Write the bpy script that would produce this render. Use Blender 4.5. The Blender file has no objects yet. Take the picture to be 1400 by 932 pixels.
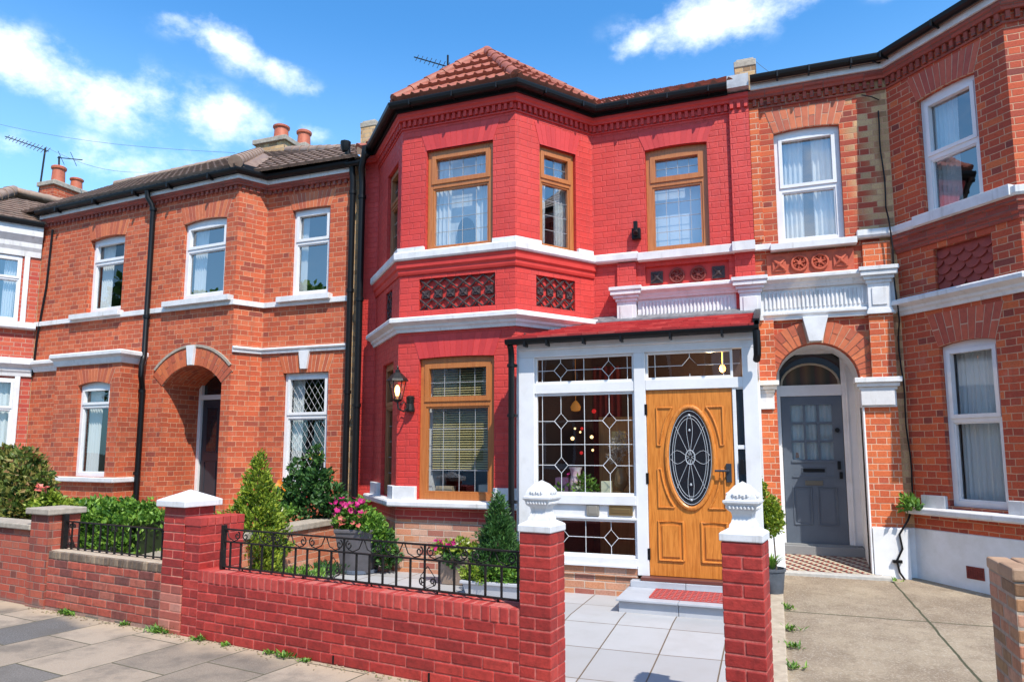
import bpy, bmesh, math, random
from mathutils import Vector, Matrix
random.seed(7)
scene = bpy.context.scene
col = scene.collection
R = math.radians
# ------------------------------------------------------------------ node helpers
class NT:
    def __init__(s, tree): s.t = tree; s.n = tree.nodes; s.l = tree.links
    def new(s, typ, **kw):
        nd = s.n.new(typ)
        for k, v in kw.items(): setattr(nd, k, v)
        return nd
    def put(s, sock, v):
        if v is None: return
        if isinstance(v, bpy.types.NodeSocket): s.l.new(v, sock)
        else:
            if isinstance(v, (tuple, list)) and len(v) == 3 and sock.type == 'RGBA': v = (*v, 1)
            sock.default_value = v
    def m(s, op, a, b=None, c=None, clamp=False):
        nd = s.new('ShaderNodeMath', operation=op, use_clamp=clamp)
        s.put(nd.inputs[0], a); s.put(nd.inputs[1], b)
        if c is not None: s.put(nd.inputs[2], c)
        return nd.outputs[0]
    def mix(s, fac, a, b, blend='MIX'):
        nd = s.new('ShaderNodeMix', data_type='RGBA', blend_type=blend)
        s.put(nd.inputs[0], fac); s.put(nd.inputs[6], a); s.put(nd.inputs[7], b)
        return nd.outputs[2]
    def noise(s, vec, scale, detail=4, rough=.55, dist=0):
        nd = s.new('ShaderNodeTexNoise'); s.put(nd.inputs['Vector'], vec)
        nd.inputs['Scale'].default_value = scale; nd.inputs['Detail'].default_value = detail
        nd.inputs['Roughness'].default_value = rough; nd.inputs['Distortion'].default_value = dist
        return nd.outputs[0]
    def ramp(s, fac, stops, interp='LINEAR'):
        nd = s.new('ShaderNodeValToRGB'); s.put(nd.inputs[0], fac)
        cr = nd.color_ramp; cr.interpolation = interp
        while len(cr.elements) < len(stops): cr.elements.new(.5)
        for e, (p, c) in zip(cr.elements, stops):
            e.position = p; e.color = (*c, 1) if len(c) == 3 else c
        return nd.outputs[0]
    def remap(s, v, a, b, c=0, d=1):
        nd = s.new('ShaderNodeMapRange', interpolation_type='SMOOTHSTEP'); s.put(nd.inputs[0], v)
        for i, x in enumerate((a, b, c, d)): s.put(nd.inputs[1 + i], x)
        return nd.outputs[0]
    def bump(s, h, strength=.5, dist=.01):
        nd = s.new('ShaderNodeBump'); nd.inputs['Strength'].default_value = strength
        nd.inputs['Distance'].default_value = dist; s.put(nd.inputs['Height'], h); return nd.outputs[0]
MATS = {}
def mat(name, color=(.5, .5, .5), rough=.6, metal=0, build=None, spec=.5, **kw):
    if name in MATS: return MATS[name]
    m = bpy.data.materials.new(name); m.use_nodes = True; nt = NT(m.node_tree); nt.n.clear()
    out = nt.new('ShaderNodeOutputMaterial'); p = nt.new('ShaderNodeBsdfPrincipled')
    nt.l.new(p.outputs[0], out.inputs[0]); nt.p = p; nt.out = out
    nt.put(p.inputs['Base Color'], color); p.inputs['Roughness'].default_value = rough
    p.inputs['Metallic'].default_value = metal; p.inputs['Specular IOR Level'].default_value = spec
    geo = nt.new('ShaderNodeNewGeometry'); nt.pos = geo.outputs['Position']; nt.isl = geo.outputs['Random Per Island']
    nt.uv = nt.new('ShaderNodeUVMap').outputs[0]
    if build: build(nt, **kw)
    MATS[name] = m; return m
def C(nt, v): nt.put(nt.p.inputs['Base Color'], v)
def NRM(nt, v): nt.put(nt.p.inputs['Normal'], v)
def ROU(nt, v): nt.put(nt.p.inputs['Roughness'], v)
# bonded brickwork in metres from the UVs
def bond(nt, mode='flemish', h=.077, joint=.009, wob=.0035, L=.235, seed=0.):
    sep = nt.new('ShaderNodeSeparateXYZ'); nt.l.new(nt.uv, sep.inputs[0])
    w1 = nt.m('MULTIPLY', nt.m('SUBTRACT', nt.noise(nt.uv, 6, 3), .5), wob * 4)
    off = nt.new('ShaderNodeVectorMath', operation='ADD'); nt.l.new(nt.uv, off.inputs[0]); off.inputs[1].default_value = (17.3, 5.1, 0)
    w2 = nt.m('MULTIPLY', nt.m('SUBTRACT', nt.noise(off.outputs[0], 7, 3), .5), wob * 4)
    u = nt.m('ADD', nt.m('ADD', sep.outputs[0], 100.), w1); v = nt.m('ADD', nt.m('ADD', sep.outputs[1], 20.), w2)
    row = nt.m('FLOOR', nt.m('DIVIDE', v, h)); fv = nt.m('SUBTRACT', v, nt.m('MULTIPLY', row, h))
    odd = nt.m('MODULO', row, 2.)
    H = L / 2
    if mode == 'flemish':
        P = L + H; uo = nt.m('ADD', u, nt.m('MULTIPLY', odd, P / 2))
        cell = nt.m('FLOOR', nt.m('DIVIDE', uo, P)); s = nt.m('SUBTRACT', uo, nt.m('MULTIPLY', cell, P))
        isH = nt.m('GREATER_THAN', s, L)
        loc = nt.m('SUBTRACT', s, nt.m('MULTIPLY', isH, L)); wid = nt.m('SUBTRACT', L, nt.m('MULTIPLY', isH, L - H))
        idx = nt.m('ADD', nt.m('MULTIPLY', cell, 2.), isH)
    elif mode == 'stretcher':
        uo = nt.m('ADD', u, nt.m('MULTIPLY', odd, L / 2)); cell = nt.m('FLOOR', nt.m('DIVIDE', uo, L))
        loc = nt.m('SUBTRACT', uo, nt.m('MULTIPLY', cell, L)); wid = L; idx = cell
    else:  # english
        wid = nt.m('SUBTRACT', L, nt.m('MULTIPLY', odd, L / 2)); uo = nt.m('ADD', u, nt.m('MULTIPLY', odd, L / 4))
        cell = nt.m('FLOOR', nt.m('DIVIDE', uo, wid)); loc = nt.m('SUBTRACT', uo, nt.m('MULTIPLY', cell, wid)); idx = cell
    dx = nt.m('MINIMUM', loc, nt.m('SUBTRACT', wid, loc)); dy = nt.m('MINIMUM', fv, nt.m('SUBTRACT', h, fv))
    d = nt.m('MINIMUM', dx, dy)
    mask = nt.remap(d, joint / 2 - .0025, joint / 2 + .0025)
    cmb = nt.new('ShaderNodeCombineXYZ'); nt.put(cmb.inputs[0], idx); nt.put(cmb.inputs[1], row); cmb.inputs[2].default_value = seed
    wn = nt.new('ShaderNodeTexWhiteNoise', noise_dimensions='3D'); nt.l.new(cmb.outputs[0], wn.inputs[0])
    return mask, d, wn.outputs['Value']
def brick_build(nt, mode='flemish', ramp=None, mortar=(.5, .33, .22), h=.077, joint=.009, bump=.5, soot=.35, sootcol=(.12, .06, .045), pale=.15, L=.218, wob=.0035, alt=None, low=None, seed=0.):
    mask, d, rnd = bond(nt, mode, h, joint, wob, L, seed)
    c = nt.ramp(rnd, ramp)
    if alt:   # patch of other bricks: x threshold with ragged edge
        axis, x0, x1, r2, rag = alt
        sp = nt.new('ShaderNodeSeparateXYZ'); nt.l.new(nt.pos, sp.inputs[0])
        w = nt.m('ADD', sp.outputs[axis], nt.m('MULTIPLY', nt.m('SUBTRACT', rnd, .5), rag))
        c = nt.mix(nt.remap(w, x0, x1), c, nt.ramp(rnd, r2))
    fine = nt.noise(nt.pos, 70, 5, .7)
    c = nt.mix(nt.m('MULTIPLY', nt.remap(fine, .4, .65), .5), c, (.62, .5, .42), 'MULTIPLY')
    big = nt.noise(nt.pos, 1.3, 5, .65)
    mc = nt.mix(nt.remap(nt.noise(nt.pos, 9, 4), .3, .7), mortar, tuple(x * .7 for x in mortar))
    c = nt.mix(mask, mc, c)
    c = nt.mix(nt.m('MULTIPLY', nt.remap(big, .5, .78), soot), c, sootcol)
    mp = nt.new('ShaderNodeMapping'); nt.l.new(nt.pos, mp.inputs[0]); mp.inputs['Scale'].default_value = (8, 8, .6)
    c = nt.mix(nt.m('MULTIPLY', nt.remap(nt.noise(mp.outputs[0], 1, 6, .75), .52, .75), soot), c, tuple(x * .8 for x in sootcol))
    pl = nt.noise(nt.pos, 3.1, 6, .7)
    c = nt.mix(nt.m('MULTIPLY', nt.remap(pl, .56, .8), pale), c, (.62, .5, .42))
    if low:   # damp, dirty feet of a wall: height, colour
        sp = nt.new('ShaderNodeSeparateXYZ'); nt.l.new(nt.pos, sp.inputs[0])
        w = nt.m('ADD', sp.outputs[2], nt.m('MULTIPLY', nt.m('SUBTRACT', nt.noise(nt.pos, 4, 4), .5), .22))
        c = nt.mix(nt.remap(w, low[0], low[0] - .1, 0, low[2] if len(low) > 2 else .75), c, low[1])
    C(nt, c); ROU(nt, .85)
    hgt = nt.m('ADD', nt.m('MULTIPLY', mask, 1.), nt.m('MULTIPLY', fine, .5))
    NRM(nt, nt.bump(hgt, bump, .006))
def painted_brick(nt, mode='flemish', base=(.5, .03, .035), dark=(.36, .018, .022), mortar=(.5, .06, .06), h=.077, joint=.008, bump=.6, L=.22, wob=.004, low=None, grime=.3, seed=0.):
    mask, d, rnd = bond(nt, mode, h, joint, wob, L, seed)
    c = nt.mix(nt.remap(rnd, 0, 1, 0, .7), base, dark)
    c = nt.mix(nt.m('MULTIPLY', nt.remap(nt.noise(nt.pos, 2.2, 6, .7), .45, .75), grime), c, tuple(x * .55 for x in dark))
    c = nt.mix(nt.m('MULTIPLY', nt.remap(nt.noise(nt.pos, 14, 6, .75), .58, .75), .35), c, tuple(min(1, x * 1.25 + .04) for x in base))
    c = nt.mix(nt.m('MULTIPLY', nt.remap(nt.noise(nt.pos, .9, 5, .7), .45, .72), .3), c, tuple(min(1, x * 1.1 + .05) for x in base))
    mp = nt.new('ShaderNodeMapping'); nt.l.new(nt.pos, mp.inputs[0]); mp.inputs['Scale'].default_value = (9, 9, .7)
    c = nt.mix(nt.m('MULTIPLY', nt.remap(nt.noise(mp.outputs[0], 1, 6, .75), .52, .75), .45), c, tuple(x * .5 + .01 for x in dark))
    c = nt.mix(mask, mortar, c)
    if low:
        sp = nt.new('ShaderNodeSeparateXYZ'); nt.l.new(nt.pos, sp.inputs[0])
        w = nt.m('ADD', sp.outputs[2], nt.m('MULTIPLY', nt.m('SUBTRACT', nt.noise(nt.pos, 5, 4), .5), .15))
        c = nt.mix(nt.remap(w, low[0], low[0] - .06, 0, .8), c, low[1])
    C(nt, c); ROU(nt, nt.remap(nt.noise(nt.pos, 20, 4), .3, .7, .5, .75))
    hgt = nt.m('ADD', nt.remap(d, 0, .009), nt.m('MULTIPLY', nt.noise(nt.pos, 38, 6, .75), 1.1))
    NRM(nt, nt.bump(hgt, bump, .007))
def speck(nt, c1=(.5, .5, .5), c2=(.4, .4, .4), scale=12, bump=.2, big=None, bscale=60, detail=6):
    f = nt.noise(nt.pos, scale, detail, .65); c = nt.mix(nt.remap(f, .3, .7), c1, c2)
    if big:
        c = nt.mix(nt.m('MULTIPLY', nt.remap(nt.noise(nt.pos, big[1], 5, .65), .5, .75), big[2]), c, big[0])
    C(nt, c); NRM(nt, nt.bump(nt.noise(nt.pos, bscale, 5, .7), bump, .004))
def whitewash(nt, c1=(.70, .69, .69), c2=(.58, .57, .57), k=.7):
    c = nt.mix(nt.remap(nt.noise(nt.pos, 5, 6, .65), .3, .7), c1, c2)
    mp = nt.new('ShaderNodeMapping'); nt.l.new(nt.pos, mp.inputs[0]); mp.inputs['Scale'].default_value = (14, 14, 1.6)
    st = nt.noise(mp.outputs[0], 1, 5, .7); c = nt.mix(nt.m('MULTIPLY', nt.remap(st, .54, .78), k), c, (.36, .33, .29))
    c = nt.mix(nt.m('MULTIPLY', nt.remap(nt.noise(nt.pos, 45, 4, .8), .6, .72), .45), c, (.3, .27, .23))
    C(nt, c); ROU(nt, .55); NRM(nt, nt.bump(nt.noise(nt.pos, 35, 6, .75), .25, .004))
def isle(nt, stops=None, bump=.25, scale=60, noise=.25):
    c = nt.ramp(nt.isl, stops)
    c = nt.mix(nt.m('MULTIPLY', nt.remap(nt.noise(nt.pos, 18, 5, .7), .35, .75), noise), c, (.25, .2, .17), 'MULTIPLY')
    C(nt, c); NRM(nt, nt.bump(nt.noise(nt.pos, scale, 5, .7), bump, .004))
def leaf_build(nt, stops=None, trans=.35):
    c = nt.ramp(nt.isl, stops); c = nt.mix(nt.m('MULTIPLY', nt.noise(nt.pos, 7, 3), .35), c, stops[0][1])
    C(nt, c); ROU(nt, .5)
    tr = nt.new('ShaderNodeBsdfTranslucent'); nt.put(tr.inputs[0], c)
    mx = nt.new('ShaderNodeMixShader'); mx.inputs[0].default_value = trans
    nt.l.new(nt.p.outputs[0], mx.inputs[1]); nt.l.new(tr.outputs[0], mx.inputs[2]); nt.l.new(mx.outputs[0], nt.out.inputs[0])
def wood_build(nt, c1=(.5, .2, .04), c2=(.33, .12, .02), vert=True, grain=.5):
    mp = nt.new('ShaderNodeMapping'); nt.l.new(nt.uv, mp.inputs[0]); mp.inputs['Scale'].default_value = (18, 1.3, 1) if vert else (3, 14, 1)
    f = nt.noise(mp.outputs[0], 3, 6, .6, .6); c = nt.mix(nt.remap(f, .35, .7, 0, grain * 2), c1, c2); C(nt, c); ROU(nt, .38)
    NRM(nt, nt.bump(f, .06, .003))
def glass_build(nt, refl=.12, tint=(.85, .88, .88), boost=1.6):
    nt.n.remove(nt.p)
    tr = nt.new('ShaderNodeBsdfTransparent'); nt.put(tr.inputs[0], tint)
    gl = nt.new('ShaderNodeBsdfGlossy'); gl.inputs['Roughness'].default_value = .0; nt.put(gl.inputs[0], (.95, .97, 1))
    wob = nt.bump(nt.noise(nt.pos, 1.6, 2), .035, .05); nt.put(gl.inputs['Normal'], wob)
    fr = nt.new('ShaderNodeLayerWeight'); fr.inputs[0].default_value = .5
    f = nt.m('ADD', nt.m('MULTIPLY', nt.m('POWER', fr.outputs['Facing'], 4.), boost * .7), refl, clamp=True)
    mx = nt.new('ShaderNodeMixShader'); nt.put(mx.inputs[0], f); nt.l.new(tr.outputs[0], mx.inputs[1]); nt.l.new(gl.outputs[0], mx.inputs[2])
    nt.l.new(mx.outputs[0], nt.out.inputs[0])
def emit_build(nt, color=(1, .7, .3), strength=5):
    nt.put(nt.p.inputs['Emission Color'], (*color, 1)); nt.p.inputs['Emission Strength'].default_value = strength
# ------------------------------------------------------------------ mesh helpers
ORG = {}
class MB:
    def __init__(s): s.v = []; s.f = []; s.mi = []; s.cur = 0
    def add(s, vs, fs):
        o = len(s.v); s.v += [tuple(v) for v in vs]; s.f += [tuple(o + i for i in f) for f in fs]; s.mi += [s.cur] * len(fs)
    def quad(s, a, b, c, d): s.add([a, b, c, d], [(0, 1, 2, 3)])
    def hexa(s, p):   # 4 bottom, 4 top
        s.add(p, [(3, 2, 1, 0), (4, 5, 6, 7), (0, 1, 5, 4), (1, 2, 6, 5), (2, 3, 7, 6), (3, 0, 4, 7)])
    def box(s, x0, x1, y0, y1, z0, z1):
        s.hexa([(x0, y0, z0), (x1, y0, z0), (x1, y1, z0), (x0, y1, z0), (x0, y0, z1), (x1, y0, z1), (x1, y1, z1), (x0, y1, z1)])
    def prism(s, poly, fn0, fn1):
        n = len(poly); a = [fn0(p) for p in poly]; b = [fn1(p) for p in poly]
        s.add(a + b, [tuple(range(n))[::-1], tuple(range(n, 2 * n))] + [(i, (i + 1) % n, n + (i + 1) % n, n + i) for i in range(n)])
    def tube(s, pts, r, n=8, cap=True, r2=None):
        pts = [Vector(p) for p in pts]; rings = []; up = None
        for i, p in enumerate(pts):
            t = (pts[min(i + 1, len(pts) - 1)] - pts[max(i - 1, 0)]).normalized()
            if up is None: up = Vector((0, 0, 1)) if abs(t.z) < .9 else Vector((1, 0, 0))
            a = (up - t * up.dot(t)).normalized(); up = a; b = t.cross(a)
            rr = r if r2 is None else r + (r2 - r) * i / (len(pts) - 1)
            rings.append([p + (a * math.cos(k * 2 * math.pi / n) + b * math.sin(k * 2 * math.pi / n)) * rr for k in range(n)])
        vs = [q for g in rings for q in g]; fs = []
        for i in range(len(pts) - 1):
            for k in range(n): fs.append((i * n + k, i * n + (k + 1) % n, (i + 1) * n + (k + 1) % n, (i + 1) * n + k))
        if cap: fs += [tuple(range(n))[::-1], tuple(range(len(vs) - n, len(vs)))]
        s.add(vs, fs)
    def lathe(s, prof, c, n=20, sq=False, rot=0):
        vs = []; fs = []
        for r, z in prof:
            for k in range(n):
                a = rot + (k + .5) * 2 * math.pi / n
                rr = r
                if sq: rr = r / max(abs(math.cos(a - rot)), abs(math.sin(a - rot)))
                vs.append((c[0] + rr * math.cos(a), c[1] + rr * math.sin(a), c[2] + z))
        m = len(prof)
        for i in range(m - 1):
            for k in range(n): fs.append((i * n + k, i * n + (k + 1) % n, (i + 1) * n + (k + 1) % n, (i + 1) * n + k))
        fs += [tuple(range(n))[::-1], tuple(range((m - 1) * n, m * n))]
        s.add(vs, fs)
    def build(s, name, mats, parent=None, smooth=False, bev=0, origin=None, recalc=True):
        if not isinstance(mats, (list, tuple)): mats = [mats]
        if parent is not None: o0 = ORG[parent]
        elif origin is not None: o0 = Vector(origin)
        else:
            xs = [v[0] for v in s.v]; ys = [v[1] for v in s.v]; zs = [v[2] for v in s.v]
            o0 = Vector(((min(xs) + max(xs)) / 2, (min(ys) + max(ys)) / 2, min(zs)))
        me = bpy.data.meshes.new(name)
        me.from_pydata([(v[0] - o0.x, v[1] - o0.y, v[2] - o0.z) for v in s.v], [], s.f)
        for m_ in mats: me.materials.append(m_)
        for p, i in zip(me.polygons, s.mi): p.material_index = i; p.use_smooth = smooth
        if recalc:
            bm = bmesh.new(); bm.from_mesh(me); bmesh.ops.recalc_face_normals(bm, faces=bm.faces); bm.to_mesh(me); bm.free()
        uvl = me.uv_layers.new(name='UVMap'); vs = me.vertices
        for p in me.polygons:
            n = p.normal
            if abs(n.z) > .75: t = Vector((1, 0, 0)); b = Vector((0, 1, 0))
            else:
                t = Vector((-n.y, n.x, 0)).normalized()
                if t.x < -1e-4 or (abs(t.x) <= 1e-4 and t.y < 0): t = -t
                b = n.cross(t)
                if b.z < 0: b = -b
            for li in p.loop_indices:
                q = vs[me.loops[li].vertex_index].co + o0; uvl.data[li].uv = (q.dot(t), q.dot(b))
        ob = bpy.data.objects.new(name, me); col.objects.link(ob)
        if parent is not None: ob.parent = parent; ORG[ob] = o0
        else: ob.location = o0; ORG[ob] = o0
        if smooth:
            try: me.set_sharp_from_angle(angle=R(40))
            except Exception: pass
        if bev:
            md = ob.modifiers.new('bevel', 'BEVEL'); md.width = bev; md.segments = 2; md.limit_method = 'ANGLE'; md.angle_limit = R(40)
        return ob
def empty(name, loc):
    o = bpy.data.objects.new(name, None); col.objects.link(o); o.location = loc; ORG[o] = Vector(loc); o.empty_display_size = .2; return o
def tag(o, label=None, cat=None, group=None, kind=None):
    if label: o['label'] = label
    if cat: o['category'] = cat
    if group: o['group'] = group
    if kind: o['kind'] = kind
    return o
class Fr:   # a vertical facade plane: u along it, d outwards, z up
    def __init__(s, p0, p1):
        s.p0 = Vector((*p0, 0)); d = Vector((*p1, 0)) - s.p0; s.len = d.length; s.t = d.normalized(); s.n = Vector((s.t.y, -s.t.x, 0))
    def pt(s, u, d, z): q = s.p0 + s.t * u + s.n * d; return (q.x, q.y, z)
    def box(s, mb, u0, u1, d0, d1, z0, z1):
        mb.hexa([s.pt(u0, d1, z0), s.pt(u1, d1, z0), s.pt(u1, d0, z0), s.pt(u0, d0, z0), s.pt(u0, d1, z1), s.pt(u1, d1, z1), s.pt(u1, d0, z1), s.pt(u0, d0, z1)])
    def poly(s, mb, pts, d0, d1): mb.prism(pts, lambda p: s.pt(p[0], d1, p[1]), lambda p: s.pt(p[0], d0, p[1]))
    def line(s, mb, pts, d, w=.0032):   # flat strip lines on the plane
        mb.tube([s.pt(u, d, z) for u, z in pts], w, 5)
def arcz(u, u0, u1, z1, rise):
    if rise <= 0: return z1
    half = (u1 - u0) / 2; c = (u0 + u1) / 2; rad = (half * half + rise * rise) / (2 * rise)
    return z1 + math.sqrt(max(0, rad * rad - (u - c) ** 2)) - (rad - rise)
def wall(mb, fr, u0, u1, z0, z1, ops=(), depth=.2, top=None):
    us = {u0, u1}
    for (a, b, za, zb, rise) in ops:
        n = 1 if rise <= 0 else (20 if rise > .2 else 8)
        for i in range(n + 1):
            if rise > .2: us.add((a + b) / 2 - (b - a) / 2 * math.cos(math.pi * i / n))
            else: us.add(a + (b - a) * i / n)
    us = sorted(x for x in us if u0 - 1e-6 <= x <= u1 + 1e-6)
    us = [x for i, x in enumerate(us) if i == 0 or x - us[i - 1] > 1e-5]
    tp = top or (lambda u: z1)
    for ua, ub in zip(us, us[1:]):
        mid = (ua + ub) / 2; cur = (z0, z0)
        for (a, b, za, zb, rise) in sorted(ops, key=lambda o: o[2]):
            if a < mid < b:
                if za > cur[0] + 1e-6: mb.quad(fr.pt(ua, 0, cur[0]), fr.pt(ub, 0, cur[1]), fr.pt(ub, 0, za), fr.pt(ua, 0, za))
                cur = (arcz(ua, a, b, zb, rise), arcz(ub, a, b, zb, rise))
        mb.quad(fr.pt(ua, 0, cur[0]), fr.pt(ub, 0, cur[1]), fr.pt(ub, 0, tp(ub)), fr.pt(ua, 0, tp(ua)))
    for (a, b, za, zb, rise) in ops:
        mb.quad(fr.pt(a, 0, za), fr.pt(a, 0, zb), fr.pt(a, -depth, zb), fr.pt(a, -depth, za))
        mb.quad(fr.pt(b, 0, za), fr.pt(b, 0, zb), fr.pt(b, -depth, zb), fr.pt(b, -depth, za))
        mb.quad(fr.pt(a, 0, za), fr.pt(b, 0, za), fr.pt(b, -depth, za), fr.pt(a, -depth, za))
        xs = [x for x in us if a - 1e-6 <= x <= b + 1e-6]
        for x, y in zip(xs, xs[1:]):
            zx, zy = arcz(x, a, b, zb, rise), arcz(y, a, b, zb, rise)
            mb.quad(fr.pt(x, 0, zx), fr.pt(y, 0, zy), fr.pt(y, -depth, zy), fr.pt(x, -depth, zx))
def sweep(mb, prof, path):
    P = [Vector((x, y)) for x, y in path]; ns = []
    for a, b in zip(P, P[1:]): t = (b - a).normalized(); ns.append(Vector((t.y, -t.x)))
    rings = []
    for i, p in enumerate(P):
        if i == 0: m = ns[0]
        elif i == len(P) - 1: m = ns[-1]
        else: m = (ns[i - 1] + ns[i]) / (1 + ns[i - 1].dot(ns[i]))
        rings.append([(p.x + m.x * d, p.y + m.y * d, z) for d, z in prof])
    n = len(prof); vs = [q for r in rings for q in r]; fs = [tuple(range(n)), tuple(range(len(vs) - n, len(vs)))[::-1]]
    for i in range(len(P) - 1):
        for k in range(n): fs.append((i * n + k, i * n + (k + 1) % n, (i + 1) * n + (k + 1) % n, (i + 1) * n + k))
    mb.add(vs, fs)
def dentils(mb, path, z0, z1, d=.035, w=.04, gap=.038, base=0.):
    z0 += .015
    for a, b in zip(path, path[1:]):
        f = Fr(a, b); n = int(f.len / (w + gap)); 
        for i in range(n):
            u = (i + .25) * f.len / n; f.box(mb, u, u + w, base, base + d, z0, z1)
def gutter_prof(d0, z, r=.06):
    return [(d0, z + r), (d0, z)] + [(d0 + r + math.cos(a) * r, z + r * .9 - math.sin(a) * r) for a in [math.pi - k * math.pi / 6 for k in range(1, 7)]] + [(d0 + 2 * r, z + r + .01)]
def cornice_prof(z0, z1, d0=.0, d1=.13):
    h = z1 - z0
    return [(-.02, z0), (d0 + .03, z0), (d0 + .04, z0 + h * .18), (d0 + (d1 - d0) * .45, z0 + h * .3), (d0 + (d1 - d0) * .5, z0 + h * .45), (d0 + (d1 - d0) * .9, z0 + h * .62), (d1, z0 + h * .66), (d1, z0 + h * .9), (d1 - .015, z1), (-.02, z1 + .012)]
def arch_flat(mb, fr, u0, u1, zs, rise, hgt, n, splay=.1, out=.006, two=False, joint=.008):
    # gauged voussoirs over a window head
    zt = zs + rise + hgt
    mb.cur = 1; fr.poly(mb, [(u0 + (u1 - u0) * k / 8, arcz(u0 + (u1 - u0) * k / 8, u0, u1, zs, rise)) for k in range(9)] + [(u1 + splay, zt), (u0 - splay, zt)], -.02, .003); mb.cur = 0
    for i in range(n):
        a = (i + .0) / n; b = (i + 1) / n
        def lo(t): u = u0 + (u1 - u0) * t; return (u, arcz(u, u0, u1, zs, rise))
        def hi(t): return (u0 - splay + (u1 - u0 + 2 * splay) * t, zt if rise <= .0 else zt - .0)
        def mixp(t, k): l, h = lo(t), hi(t); return (l[0] + (h[0] - l[0]) * k, l[1] + (h[1] - l[1]) * k)
        e = joint / (u1 - u0) / 2
        cuts = [(0, 1)] if not two else ([(0, .48), (.52, 1)] if i % 2 == 0 else [(0, 1)])
        for k0, k1 in cuts:
            p = [mixp(a + e, k0), mixp(b - e, k0), mixp(b - e, k1), mixp(a + e, k1)]
            fr.poly(mb, p, -.02, out + random.uniform(0, .002))
def build_arch(par, mats, *a, name='window_arch', fn=None, **k):
    mb = MB(); (fn or arch_flat)(mb, *a, **k); return mb.build(name, mats, par)
def arch_seg(mb, fr, uc, zs, half, rise, thick, n, out=.01, skip=None):
    rad = (half * half + rise * rise) / (2 * rise); zc = zs + rise - rad; ha = math.asin(half / rad)
    P = lambda r, t: (uc + r * math.sin(t), zc + r * math.cos(t))
    ts = [-ha + 2 * ha * k / 24 for k in range(25)]
    mb.cur = 1; fr.poly(mb, [P(rad, t) for t in ts] + [P(rad + thick, t) for t in ts[::-1]], -.02, .004); mb.cur = 0
    for i in range(n):
        a0 = -ha + 2 * ha * i / n + .004 / rad; a1 = -ha + 2 * ha * (i + 1) / n - .004 / rad
        if skip and skip((a0 + a1) / 2): continue
        for q0, q1 in ([(rad, rad + thick * .48), (rad + thick * .52, rad + thick)] if i % 2 else [(rad, rad + thick)]):
            fr.poly(mb, [P(q0, a0), P(q0, a1), P(q1, a1), P(q1, a0)], -.02, out + random.uniform(0, .002))
def arch_round(mb, fr, uc, zs, r0, r1, n, out=.008, rings=2, skip=None, rise=None):
    ts = [math.pi * k / 30 for k in range(31)]; mb.cur = 1; fr.poly(mb, [(uc + r0 * math.cos(t), zs + r0 * math.sin(t)) for t in ts] + [(uc + r1 * math.cos(t), zs + r1 * math.sin(t)) for t in ts[::-1]], -.02, .008); mb.cur = 0
    for i in range(n):
        a0 = math.pi * i / n; a1 = math.pi * (i + 1) / n
        if skip and skip(math.degrees((a0 + a1) / 2)): continue
        ja = .008 / r0 / 2
        cuts = [(r0, (r0 + r1) / 2 - .004), ((r0 + r1) / 2 + .004, r1)] if i % 2 else [(r0, r1)]
        for q0, q1 in cuts:
            k = rise if rise else 1
            p = [(uc + q0 * math.cos(a0 + ja), zs + k * q0 * math.sin(a0 + ja)), (uc + q1 * math.cos(a0 + ja * r0 / q1), zs + k * q1 * math.sin(a0 + ja * r0 / q1)),
                 (uc + q1 * math.cos(a1 - ja * r0 / q1), zs + k * q1 * math.sin(a1 - ja * r0 / q1)), (uc + q0 * math.cos(a1 - ja), zs + k * q0 * math.sin(a1 - ja))]
            fr.poly(mb, p, -.02, out + random.uniform(0, .002))
def shingle_roof(mb, A, B, Cc, D, course=.13, w=.17, lift=.014):
    A, B, Cc, D = map(Vector, (A, B, Cc, D)); ex = (B - A).normalized(); nrm = ex.cross(D - A).normalized(); nrm = nrm if nrm.z > 0 else -nrm
    sl = ex.cross(nrm); sl = sl if sl.dot(D - A) > 0 else -sl; L = sl.dot(D - A); n = round(L / course); la = ex.dot(D - A); lb = ex.dot(Cc - B); W = (B - A).length
    for j in range(n):
        t0 = j / n; t1 = min(1, (j + 1.25) / n); x = la * t0 - (w * .5 if j % 2 else 0); xe = W + lb * t0
        while x < xe:
            a, b = max(x, la * t0) + .002, min(x + w * random.uniform(.9, 1.1), xe) - .002; x = b + .002
            if b - a < .02: continue
            k = random.uniform(0, .006); dz = random.uniform(-.008, .008); p = lambda u, t, h: A + ex * u + sl * (L * t) + nrm * h
            t0_ = t0 + dz / L
            mb.hexa([p(a, t0_, -.01), p(b, t0_, -.01), p(b, t1, -.012), p(a, t1, -.012), p(a, t0_, lift + k), p(b, t0_, lift + k + random.uniform(-.002, .002)), p(b, t1, .002), p(a, t1, .002)])
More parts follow.
